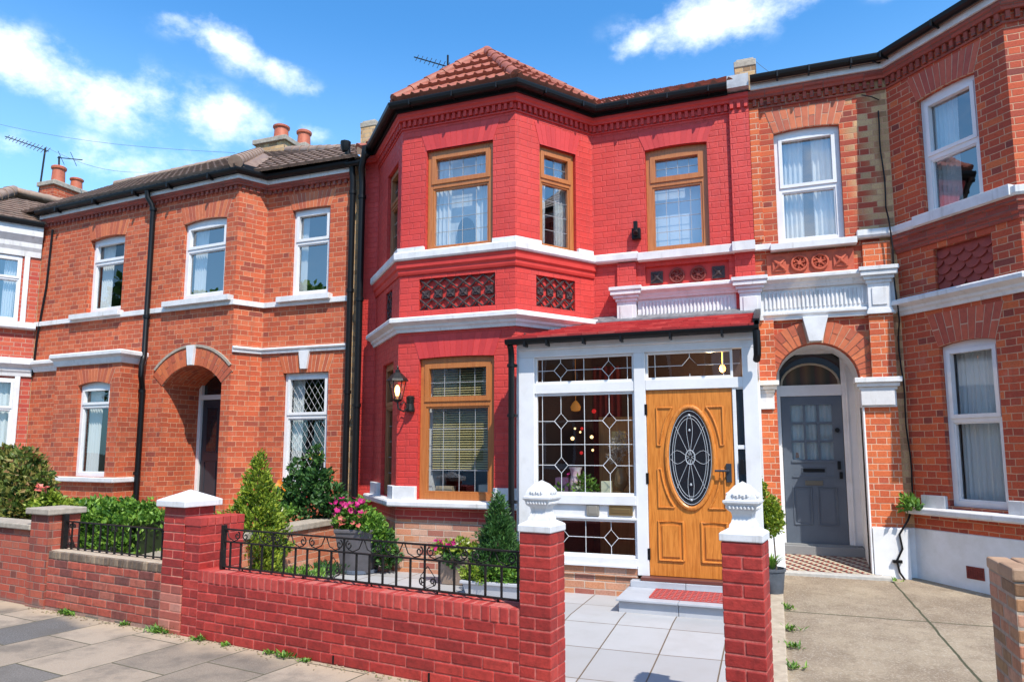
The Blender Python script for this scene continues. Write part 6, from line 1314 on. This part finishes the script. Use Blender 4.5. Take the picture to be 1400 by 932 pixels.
L_yel = lfm('leaf_yellow', [(0, (.1, .18, .015)), (.5, (.26, .36, .03)), (1, (.5, .55, .08))])
L_red = lfm('leaf_bronze', [(0, (.05, .09, .02)), (.45, (.16, .22, .035)), (.8, (.34, .30, .07)), (1, (.38, .18, .08))])
m_bark = mat('bark', build=speck, c1=(.09, .06, .04), c2=(.14, .10, .07), scale=30, bump=.8)
F_mag = lfm('petal_magenta', [(0, (.45, .01, .12)), (1, (.7, .03, .28))]); F_wht = lfm('petal_cream', [(0, (.65, .65, .35)), (1, (.8, .8, .6))]); F_org = lfm('petal_orange', [(0, (.8, .18, .02)), (1, (.85, .4, .04))]); F_yel = lfm('petal_yellow', [(0, (.8, .5, .02)), (1, (.85, .65, .05))]); F_pnk = lfm('petal_coral', [(0, (.7, .12, .1)), (1, (.75, .3, .22))])
def flowers(t, pts, m, r=.02, name='flower', pet=6):
    mb = MB()
    for p in pts:
        p = Vector(p); ax = (rv() + Vector((.1, -.7, .7))).normalized()
        for k in range(pet): d = ax.cross(rv()).normalized() + ax * .35; leafm(mb, p, d.normalized(), ax, r, r * .8, .1)
    mb.build(name, m, t, recalc=False)
def plant(name, loc, label, cat, group=None): return tag(empty(name, loc), label, cat, group)
def stems(t, base, tops, r=.008, name='stem'):
    mb = MB()
    for q in tops: b = Vector(base) + Vector((random.uniform(-.03, .03), random.uniform(-.03, .03), 0)); q = Vector(q); mb.tube([b, b.lerp(q, .5) + rv() * .03, q], r, 5, r2=r * .4)
    mb.build(name, m_bark, t)
# golden conifer
def conifer(loc, r, h, n, label, m, base=.12, L=.05, W=.028, trunk=.03):
    t = plant('conifer', loc, label, 'conifer'); mb = MB(); mb.tube([loc, (loc[0], loc[1], loc[2] + h * .85)], trunk, 8, r2=.006); mb.build('trunk', m_bark, t)
    mb = MB(); leaves(mb, cone_pts(loc, r, h, n, base, .5), L, W, 5, .5, .03); mb.build('foliage', m, t, recalc=False); return t
conifer((-5.55, 6.55, .12), .41, 1.47, 3000, 'golden green conical conifer behind the scrolled railing', L_con, .3, .05, .026)
conifer((-2.72, 6.85, .22), .27, .92, 2200, 'dark green pointed conifer in the white trough by the gate pier', L_dark, .2, .055, .016)
# trough
tr_ = plant('planter_trough', (-2.62, 6.72, .12), 'pale grey rectangular planter trough on the patio holding yellow green plants', 'planter')
mb = MB(); x0, x1, y0, y1 = -3.0, -2.28, 6.58, 6.95
mb.hexa([(x0 + .04, y0 + .03, .12), (x1 - .04, y0 + .03, .12), (x1 - .04, y1 - .03, .12), (x0 + .04, y1 - .03, .12), (x0, y0, .27), (x1, y0, .27), (x1, y1, .27), (x0, y1, .27)])
for a in ((x0 - .02, x1 + .02, y0 - .02, y0 + .015), (x0 - .02, x1 + .02, y1 - .015, y1 + .02), (x0 - .02, x0 + .015, y0 + .015, y1 - .015), (x1 - .015, x1 + .02, y0 + .015, y1 - .015)): mb.box(*a, .265, .295)
mb.build('trough', mat('pale_planter', color=(.42, .42, .44), rough=.5), tr_, bev=.005)
mb = MB(); mb.box(x0 + .02, x1 - .02, y0 + .02, y1 - .02, .26, .28); mb.build('soil', m_soil, tr_)
mb = MB(); leaves(mb, blob_pts([(-2.9, 6.7, .33, .11), (-2.72, 6.66, .33, .10), (-2.5, 6.68, .32, .10), (-2.35, 6.7, .35, .1), (-2.6, 6.68, .37, .1)], 420, .3), .045, .03, 4); mb.build('foliage', L_green, tr_, recalc=False)
mb = MB(); leaves(mb, blob_pts([(-2.95, 6.66, .36, .09), (-2.82, 6.62, .34, .07)], 120, .5), .04, .03, 4); mb.build('foliage', L_yel, tr_, recalc=False)
# brown bowl with flowers
fb = plant('potted_flowers', (-3.36, 7.25, .12), 'taupe stone pot of crimson and cream flowers under the lower bay window', 'potted plant')
mb = MB(); c_ = (-3.36, 7.3, 0); mb.lathe([(.14, .12), (.15, .13), (.19, .40), (.205, .41), (.205, .44), (.17, .44), (.16, .40)], c_, 4, sq=True); mb.build('pot', mat('taupe_stone', build=speck, c1=(.22, .16, .12), c2=(.3, .22, .17), scale=12, bump=.4), fb, bev=.01)
mb = MB(); leaves(mb, blob_pts([(-3.36, 7.28, .48, .15, .6), (-3.56, 7.25, .47, .09), (-3.16, 7.25, .46, .10), (-3.3, 7.2, .53, .1)], 330, .3), .055, .04, 4); mb.build('foliage', L_yel, fb, recalc=False)
mb = MB(); leaves(mb, blob_pts([(-3.36, 7.15, .40, .10, .7)], 120, .3), .05, .035, 4); mb.build('foliage', L_dark, fb, recalc=False)
flowers(fb, [(-3.36 + random.uniform(-.26, .06), 7.14 + random.uniform(-.05, .05), .54 + random.uniform(-.05, .05)) for k in range(22)], F_mag, .034); flowers(fb, [(-3.2 + random.uniform(-.2, .2), 7.14, .55 + random.uniform(-.06, .06)) for k in range(16)], F_wht, .026)
# grey pot with magenta flowers
gp_ = plant('potted_flowers', (-4.81, 7.45, .12), 'tall square slate grey pot overflowing with magenta flowers left of the red bay', 'potted plant')
c_ = (-4.78, 7.50, 0); mb = MB(); mb.lathe([(.15, .13), (.17, .14), (.235, .60), (.25, .61), (.25, .65), (.21, .65), (.2, .6)], c_, 4, sq=True, rot=.2); mb.build('pot', mat('slate_pot', build=speck, c1=(.075, .07, .075), c2=(.11, .1, .11), scale=6, bump=.15), gp_, bev=.008)
mb = MB(); mb.lathe([(.2, .12), (.22, .13), (.22, .16), (.2, .165)], c_, 20); mb.build('saucer', mat('blue_grey_saucer', color=(.09, .11, .15), rough=.4), gp_)
mb = MB(); leaves(mb, blob_pts([(-4.78, 7.45, .74, .24, .6), (-4.93, 7.4, .72, .14), (-4.58, 7.42, .68, .16), (-4.49, 7.5, .55, .14), (-4.45, 7.5, .42, .12), (-4.78, 7.42, .88, .13)], 800, .3), .06, .042, 4); mb.build('foliage', L_green, gp_, recalc=False)
mb = MB(); leaves(mb, blob_pts([(-4.49, 7.5, .5, .17), (-4.43, 7.55, .32, .14)], 250, .3), .06, .04, 4); mb.build('foliage', L_dark, gp_, recalc=False)
flowers(gp_, [(-4.81 + random.uniform(-.26, .24), 7.3 + random.uniform(-.12, .1), .93 + random.uniform(-.09, .09)) for k in range(26)], F_mag, .042, pet=8); flowers(gp_, [(-4.73 + random.uniform(-.2, .25), 7.22, .78 + random.uniform(-.1, .1)) for k in range(12)], F_pnk, .035, pet=7)
flowers(gp_, [(-5.05 + random.uniform(-.06, .06), 7.4, .74 + random.uniform(-.08, .08)) for k in range(8)], F_mag, .03)
# edging plants
for nm, lc_, lb_, m_, sc in (('ground_plant', (-5.05, 6.75, .12), 'bright green spiky ground plant at the foot of the orange divider wall', L_green, 1.), ('ground_plant', (-5.0, 7.15, .12), 'small dark green clump between the divider wall and the slate grey pot', L_dark, .8)):
    t = plant(nm, lc_, lb_, 'plant'); mb = MB()
    for k in range(int(160 * sc)):
        a = random.uniform(0, 6.28); p = Vector(lc_) + Vector((random.uniform(-.28, .22) * sc, random.uniform(-.16, .16), 0)); d = Vector((math.cos(a) * .5, math.sin(a) * .5, 1)).normalized(); leafm(mb, p, d, rv(), random.uniform(.08, .17), .016); leafm(mb, p + d * .1, (d + rv() * .5).normalized(), rv(), .07, .02)
    mb.build('foliage', m_, t, recalc=False)
t = plant('planter_box', (-5.45, 6.2, .12), 'low weathered stone edging in front of the golden conifer', 'planter'); mb = MB(); mb.box(-5.42, -4.98, 6.0, 6.12, .1, .25); mb.build('stone_edge', m_stone, t, bev=.01)
t = plant('shrub', (-5.75, 6.2, .3), 'small yellow green shrub between the flat topped pier and the golden conifer', 'shrub'); mb = MB(); leaves(mb, blob_pts([(-5.72, 6.15, .78, .13), (-5.62, 6.1, .66, .14)], 260, .3), .055, .04, 4); mb.build('foliage', L_yel, t, recalc=False); stems(t, (-5.7, 6.15, .2), [(-5.7, 6.15, .78)])
# rose bush by the left window
t = plant('shrub', (-6.3, 7.8, .45), 'tall dark green climbing rose bush in front of the diamond leaded window', 'shrub')
mb = MB(); leaves(mb, blob_pts([(-5.95, 7.9, 1.05, .26), (-5.72, 7.85, 1.2, .22), (-5.70, 7.85, 1.5, .10, 1.4), (-6.1, 7.8, .95, .2), (-5.5, 7.85, 1.0, .2), (-6.02, 7.85, 1.35, .10), (-5.4, 7.9, .85, .16), (-5.8, 7.9, .8, .26)], 850, .3), .075, .05, 4); mb.build('foliage', L_dark, t, recalc=False)
stems(t, (-5.8, 7.85, .4), [(-5.7, 7.85, 1.66), (-6.02, 7.85, 1.42), (-6.15, 7.8, 1.1), (-5.5, 7.8, 1.2), (-5.35, 7.8, 1.0)], .012)
flowers(t, [(-6.12, 7.6, 1.12), (-6.05, 7.6, 1.08), (-6.08, 7.58, 1.15)], F_org, .06, pet=9)
t = plant('flowering_shrub', (-6.45, 7.4, .5), 'low bush of pale cream flowers on the planter below the diamond leaded window', 'shrub')
mb = MB(); leaves(mb, blob_pts([(-6.1, 7.35, .80, .17, .7), (-5.85, 7.4, .80, .14, .7), (-6.25, 7.35, .78, .13)], 350, .3), .05, .035, 4); mb.build('foliage', L_green, t, recalc=False)
flowers(t, [(-5.98 + random.gauss(0, .12), 7.18 + random.uniform(-.05, .05), .90 + random.uniform(-.1, .09)) for k in range(60)], F_wht, .032, pet=7)
t = plant('flower_vase', (-6.6, 9.05, 1.1), 'yellow flowers standing inside the diamond leaded window', 'flowers')
mb = MB(); mb.lathe([(.06, 1.1), (.08, 1.2), (.05, 1.32)], (-6.5, 9.0, 0), 12); mb.build('vase', m_white, t); flowers(t, [(-6.6, 8.93, 1.52), (-6.42, 8.93, 1.50), (-6.62, 8.93, 1.47), (-6.4, 8.93, 1.46)], F_yel, .07, pet=9); stems(t, (-6.5, 9.0, 1.3), [(-6.6, 8.95, 1.5), (-6.42, 8.95, 1.5)], .006)
# hedge on the left
t = plant('hedge', (-8.2, 6.6, .15), 'clipped bright green box hedge behind the plain railing', 'hedge')
mb = MB(); hp = []
for i in range(2600):
    x, y, z = random.uniform(0, 1), random.uniform(0, 1), random.uniform(0, 1); f = random.random()
    if f < .45: y = random.uniform(-.02, .08)
    elif f < .85: z = 1 + random.uniform(-.06, .04)
    bump = .05 * math.sin(x * 19) + .04 * math.sin(x * 41 + 2)
    X_ = -8.58 + x * 1.26; hp.append((Vector((X_, 6.35 + y * .75 + .05 * math.sin(x * 23), .2 + z * (.64 + bump - .07 * x))), Vector((0, -.5, .6))))
leaves(mb, hp, .075, .05, 4, .3, .05); mb.build('foliage', L_green, t, recalc=False); mb = MB(); mb.box(-8.6, -7.35, 6.55, 6.95, .1, .68); mb.build('shade_core', lfm('hedge_core', [(0, (.01, .02, .006)), (1, (.02, .04, .01))], .0), t)  # near-black box added as the shade inside the hedge, stopping light
# large shrub far left
t = plant('shrub', (-8.8, 5.9, .1), 'large rounded shrub with bronze tinted leaves at the far left behind the wall', 'shrub')
mb = MB(); leaves(mb, blob_pts([(-9.2, 6.3, 1.25, .34), (-8.85, 6.2, 1.2, .26), (-8.6, 6.15, 1.1, .16), (-8.95, 6.2, .9, .32), (-9.5, 6.3, 1.0, .45), (-8.75, 6.1, .85, .2), (-8.9, 6.2, 1.48, .12), (-9.4, 6.3, 1.45, .2), (-8.45, 6.15, 1.25, .07)], 1900, .35), .085, .05, 4, .3, .05); mb.build('foliage', L_red, t, recalc=False)
mb = MB(); leaves(mb, blob_pts([(-8.9, 6.3, .9, .35), (-9.4, 6.4, 1.0, .4)], 500, .2), .09, .055, 4); mb.build('foliage', L_dark, t, recalc=False); stems(t, (-8.9, 6.25, .1), [(-8.6, 6.2, 1.3), (-9.0, 6.3, 1.6), (-8.4, 6.1, 1.0), (-9.4, 6.3, 1.4)], .02)
t = plant('shrub', (-8.15, 5.95, .1), 'low fresh green shrub with coral flowers beside the square brick pier', 'shrub')
mb = MB(); leaves(mb, blob_pts([(-8.25, 6.1, .92, .13), (-8.05, 6.15, .88, .10), (-8.45, 6.1, .9, .12), (-8.2, 6.05, 1.02, .07)], 300, .3), .07, .045, 4); mb.build('foliage', L_yel, t, recalc=False); flowers(t, [(-8.3 + random.uniform(-.15, .25), 5.95, 1.12 + random.uniform(-.06, .06)) for k in range(7)], F_pnk, .05, pet=8); stems(t, (-8.2, 6.1, .1), [(-8.2, 6.1, .9)])
t = plant('houseplant', (-2.02, 7.45, 1.1), 'green leafy houseplant on the porch shelf around the pink and white vase', 'houseplant'); mb = MB(); leaves(mb, blob_pts([(-2.2, 7.45, 1.16, .06), (-1.98, 7.42, 1.17, .07), (-1.86, 7.45, 1.18, .06), (-1.95, 7.45, 1.28, .05)], 110, .2), .06, .03, 3); mb.build('foliage', L_green, t, recalc=False)
flowers(t, [(-2.0, 7.36, 1.2), (-1.96, 7.36, 1.17), (-2.03, 7.36, 1.16)], F_wht, .03); flowers(t, [(-2.12, 7.38, 1.3), (-2.1, 7.37, 1.33), (-2.14, 7.38, 1.26)], F_mag, .03)
t = plant('dried_flowers', (-1.56, 7.5, 1.4), 'spray of pale dried flowers standing in the brown jar inside the porch', 'dried flowers'); stems(t, (-1.56, 7.5, 1.35), [(-1.5 - .03 * k, 7.5, 1.7 + .05 * (k % 3)) for k in range(6)], .003); mb = MB(); leaves(mb, blob_pts([(-1.56, 7.5, 1.66, .10, 1.2), (-1.62, 7.5, 1.5, .07)], 160, .2), .045, .014, 3); mb.build('dried_heads', lfm('dried', [(0, (.3, .25, .2)), (1, (.6, .55, .5))]), t, recalc=False)
# topiary in the pot
tp_ = plant('topiary', (-.14, 7.45, .13), 'clipped oval topiary on thin stems in a dark pot beside the gate pier', 'topiary')
tc = (-.07, 7.45, 0)
mb = MB(); mb.lathe([(.08, .13), (.085, .14), (.115, .42), (.125, .425), (.128, .45), (.11, .45), (.105, .40)], tc, 24); mb.build('pot', mat('dark_grey_pot', build=speck, c1=(.06, .07, .085), c2=(.10, .11, .13), scale=7, bump=.1), tp_, smooth=True)
mb = MB(); mb.tube([(tc[0] - .03, tc[1], .42), (tc[0] - .04, tc[1], .9)], .008, 6); mb.tube([(tc[0] + .04, tc[1], .38), (tc[0] + .02, tc[1], .9)], .007, 6); mb.build('stem', m_bark, tp_)
mb = MB(); leaves(mb, blob_pts([(tc[0] - .03, tc[1], .88, .15), (tc[0] - .07, tc[1], 1.06, .14), (tc[0] - .11, tc[1], 1.22, .09), (tc[0] - .01, tc[1], .98, .13), (tc[0] - .06, tc[1], .93, .15), (tc[0] - .13, tc[1], 1.31, .05)], 1300, .5), .03, .024, 4, .3, .02); mb.build('foliage', L_con, tp_, recalc=False)
mb = MB()
for k in range(46):
    a = random.uniform(0, 6.28); b = random.uniform(.3, .95); p = Vector((tc[0], tc[1], .43)); d0 = Vector((math.cos(a) * b, math.sin(a) * b, 1)).normalized(); p1 = p + d0 * .12; d1 = (d0 + Vector((math.cos(a), math.sin(a), -.6)) * .5).normalized(); p2 = p1 + d1 * random.uniform(.05, .1); s = Vector((-math.sin(a), math.cos(a), 0)) * .009
    mb.add([p - s, p + s, p1 + s, p1 - s, p2], [(0, 1, 2, 3), (3, 2, 4)])
mb.build('strap_leaves', L_green, tp_, recalc=False)
# small climber on the sill
t = plant('climbing_plant', (1.28, 8.5, 1.0), 'small leafy plant growing round the cable at the end of the white sill', 'plant'); mb = MB(); leaves(mb, blob_pts([(1.31, 8.5, 1.05, .05), (1.25, 8.5, 1.0, .035), (1.36, 8.48, 1.0, .035)], 40, .3), .07, .045, 3); mb.build('foliage', L_green, t, recalc=False); stems(t, (1.28, 8.55, .98), [(1.28, 8.55, 1.08)], .003)
# weeds
def weed(x, y, z, r, label, n=26, m_=None):
    t = plant('weed', (x, y, z), label, 'weed', 'weeds growing in cracks'); mb = MB()
    for k in range(n):
        a = random.uniform(0, 6.28); p = Vector((x + random.gauss(0, r * .45), y + random.gauss(0, .02), z)); d = Vector((math.cos(a), math.sin(a) * .6, random.uniform(.25, 1.3))).normalized(); leafm(mb, p, d, Vector((0, 0, 1)), random.uniform(.03, .075) * (r / .08) ** .5, .018)
    mb.build('leaves', m_ or L_green, t, recalc=False)
for u, r, lb in ((-1.62, .13, 'grassy weed tuft at the wall foot near the far left pier'), (-.75, .05, 'tiny weed climbing from the pavement crack left of the capped pier'), (-.22, .16, 'straggly grassy weed at the foot of the white capped pier'), (.30, .07, 'small round weed at the left foot of the red wall'), (.62, .04, 'tiny weed on the pavement edge just right of the round weed'), (1.12, .05, 'small leafy weed left of the biggest weed by the red wall'), (1.30, .10, 'largest leafy weed at the foot of the red wall'), (1.52, .04, 'little weed just right of the largest weed by the red wall')):
    q = wp_(u, -.03, .002); weed(q[0], q[1], q[2], r, lb, int(20 + r * 300))
for y, lb in ((7.0, 'weed beside the edging kerb just below the dark pot'), (6.35, 'weed halfway down the edging kerb of the driveway'), (5.9, 'leafy weed lower on the edging kerb of the driveway'), (5.45, 'lowest weed along the edging kerb of the driveway')): weed(.06, y, Zd(y) + .01, .08, lb, 34)
mb = MB()
for k in range(420):
    u = random.uniform(-2.3, 3.3); o_ = -abs(random.gauss(0, .05)) - .003; p = Vector(wp_(u, o_, .004)); r = random.uniform(.003, .011); a = random.uniform(0, 3)
    mb.lathe([(.0, -.002), (r, 0), (r * .6, r * .5), (0, r * .6)], p, 5, rot=a)
tag(mb.build('grit', mat('grit', build=isle, stops=[(0, (.12, .09, .05)), (.5, (.3, .2, .12)), (1, (.2, .2, .08))])), 'loose grit and dirt gathered along the foot of the garden wall', 'grit', kind='stuff')
weed(1.22, 5.25, Zd(5.2) + .01, .10, 'leafy weed at the foot of the rough brick pier on the right', 36); weed(1.13, 8.38, Zd(8.4) + .01, .05, 'tiny weed at the corner of the mosaic step and driveway joint', 14)
# =================================================================== ACROSS THE STREET (seen only in reflections)
for i in range(4):
    cx = -14 + i * 7.2
    o = tag(empty('terraced_house', wp_(cx + 8, -15, 0)), ['cream rendered', 'brown brick', 'white painted', 'pale brick'][i] + ' terraced house across the street seen in window reflections', 'house')
    f = Fr(wp_(cx + 11.5, -14.5, 0)[:2], wp_(cx + 4.6, -14.5, 0)[:2]); mt = (m_render, m_orange, m_white, m_stock)[i]
    mb = MB(); wall(mb, f, 0, f.len, 0, 5.6, [(1, 2.2, 1, 2.6, 0), (4.4, 5.6, 1, 2.6, 0), (1, 2.2, 3.6, 5, 0), (4.4, 5.6, 3.6, 5, 0), (2.9, 3.8, .1, 2.2, 0)], .15); f.box(mb, 0, f.len, -7, -.2, 0, 5.6); mb.build('wall', mt, o)
    mb = MB(); f.poly; mb.prism([(0, 5.6), (0, 5.7), (-3.5, 7.8), (-7, 5.6)], lambda p: f.pt(0, p[0] + .2, p[1]), lambda p: f.pt(f.len, p[0] + .2, p[1])); mb.build('roof', m_tilebr, o)
    for k, (a, b, c, d) in enumerate(((1, 2.2, 1, 2.6), (4.4, 5.6, 1, 2.6), (1, 2.2, 3.6, 5), (4.4, 5.6, 3.6, 5))): mb = MB(); f.box(mb, a, b, -.15, -.12, c, d); f.box(mb, a - .05, b + .05, -.1, .04, c - .1, c); w_ = mb.build('window', m_upvc, o); mb = MB(); f.box(mb, a + .1, b - .1, -.12, -.11, c + .1, d - .1); mb.build('pane', m_darkglass, w_)
for i, (u, o_, h) in enumerate(((-22.5, -14, 9.5), (-16, -13.0, 8.6), (-11, -12.5, 7.6))):
    b = wp_(u, o_, 0); t = plant('tree', b, ['tallest round green street tree', 'middle sized green street tree', 'smallest green street tree'][i] + ' across the road seen in reflections', 'tree')
    mb = MB(); mb.tube([b, (b[0], b[1], h * .6)], .16, 8, r2=.08); mb.build('trunk', m_bark, t)
    mb = MB(); leaves(mb, blob_pts([(b[0] + random.uniform(-1.8, 1.8), b[1] + random.uniform(-1.6, 1.6), h * .7 + random.uniform(-2, 1.9), random.uniform(1.0, 1.6)) for k in range(14)], 2400, .4), .34, .24, 4, .2, .15); mb.build('crown', L_green, t, recalc=False)
# =================================================================== SKY, SUN, CAMERA
SUN = Vector((.42, -.43, .79)).normalized()
w = bpy.data.worlds.new('World'); scene.world = w; w.use_nodes = True; nt = NT(w.node_tree); nt.n.clear()
out = nt.new('ShaderNodeOutputWorld'); bg = nt.new('ShaderNodeBackground'); nt.l.new(bg.outputs[0], out.inputs[0]); bg.inputs[1].default_value = .15
sky = nt.new('ShaderNodeTexSky', sky_type='NISHITA'); sky.sun_disc = False; sky.sun_elevation = math.asin(SUN.z); sky.sun_rotation = math.atan2(SUN.x, SUN.y); sky.air_density = 1.0; sky.dust_density = .3; sky.ozone_density = 3.0; sky.altitude = 200
tc_ = nt.new('ShaderNodeTexCoord'); nrm = nt.new('ShaderNodeVectorMath', operation='NORMALIZE'); nt.l.new(tc_.outputs['Generated'], nrm.inputs[0]); sp = nt.new('ShaderNodeSeparateXYZ'); nt.l.new(nrm.outputs[0], sp.inputs[0])
az = nt.m('MULTIPLY', nt.m('ARCTAN2', sp.outputs[0], sp.outputs[1]), 57.2958); el = nt.m('MULTIPLY', nt.m('ARCSINE', sp.outputs[2]), 57.2958)
CL = [(-57, 25.2, 5.5, 2.0, -.05, 1.05), (-50.5, 24.4, 4.8, 2.2, .0, 1.1), (-44.5, 24.2, 4.5, 2.0, -.05, 1.15), (-46.5, 30.3, 2.6, 1.1, .2, .8), (-43.6, 29.4, 3.4, 1.5, -.35, 1.25), (-39.8, 28.0, 3.0, 1.1, -.25, 1.0), (-37, 24.4, 1.4, .8, 0, .7), (-49.5, 32.5, 3.4, .8, -.3, .6),
      (-9.5, 31.2, 2.4, 1.1, .2, 1.0), (-3.5, 32.0, 6.5, 1.8, .05, 1.3), (3, 33, 4, 1.5, 0, .8), (10, 31.6, 2.0, .9, 0, .7), (-54, 20, 10, 2.2, 0, .5), (-40, 21, 9, 2.4, 0, .55),
      (150, 40, 26, 12, .2, .9), (-150, 32, 30, 12, -.2, .9), (100, 45, 20, 12, 0, .8), (-100, 30, 18, 9, 0, .7), (178, 15, 40, 8, 0, .8)]
tot = None
for a0, e0, ra, re, sk, wt in CL:
    da = nt.m('SUBTRACT', az, a0); de = nt.m('SUBTRACT', nt.m('SUBTRACT', el, e0), nt.m('MULTIPLY', da, sk))
    q = nt.m('ADD', nt.m('POWER', nt.m('DIVIDE', nt.m('ABSOLUTE', da), ra), 2.), nt.m('POWER', nt.m('DIVIDE', nt.m('ABSOLUTE', de), re), 2.))
    g = nt.m('MULTIPLY', nt.m('EXPONENT', nt.m('MULTIPLY', q, -1.)), wt); tot = g if tot is None else nt.m('MAXIMUM', tot, g)
mp = nt.new('ShaderNodeMapping'); nt.l.new(nrm.outputs[0], mp.inputs[0]); mp.inputs['Scale'].default_value = (1, 1, 1.5)
n1 = nt.noise(mp.outputs[0], 12, 12, .62, 0); n2 = nt.noise(mp.outputs[0], 3.2, 6, .6)
dens = nt.remap(nt.m('ADD', nt.m('MULTIPLY', tot, .55), nt.m('MULTIPLY', nt.m('SUBTRACT', n1, .5), 1.5)), .10, .86)
dens = nt.m('MULTIPLY', dens, nt.remap(tot, .04, .45))
haze = nt.m('MULTIPLY', nt.remap(el, 34, 8), .45)
skyc = nt.mix(1., sky.outputs[0], (.54, 1.17, 1.5), 'MULTIPLY')
c = nt.mix(haze, skyc, (4.4, 6.8, 8.8)); c = nt.mix(nt.m('MULTIPLY', dens, .92), c, (9.0, 9.3, 9.8))
nt.put(bg.inputs[0], c)
ld_ = bpy.data.lights.new('sun', 'SUN'); ld_.energy = 4.8; ld_.angle = R(.53); ld_.color = (1, .94, .84); so = bpy.data.objects.new('sun', ld_); col.objects.link(so); so.rotation_euler = SUN.to_track_quat('Z', 'Y').to_euler(); so.location = (5, -5, 20)
cd = bpy.data.cameras.new('camera'); co = bpy.data.objects.new('camera', cd); col.objects.link(co); co.location = (0, 0, 1.6)
cd.sensor_width = 36; cd.lens = 953.36 / 1400 * 36; cd.shift_y = 35.65 / 1400; cd.clip_end = 2000; cd.clip_start = .05
co.rotation_euler = (R(90 + 6.71), 0, R(20.52)); scene.camera = co
scene.view_settings.view_transform = 'Standard'; scene.view_settings.look = 'None'; scene.view_settings.exposure = .42; scene.view_settings.gamma = 1
scene.cycles.max_bounces = 8; scene.cycles.transparent_max_bounces = 12
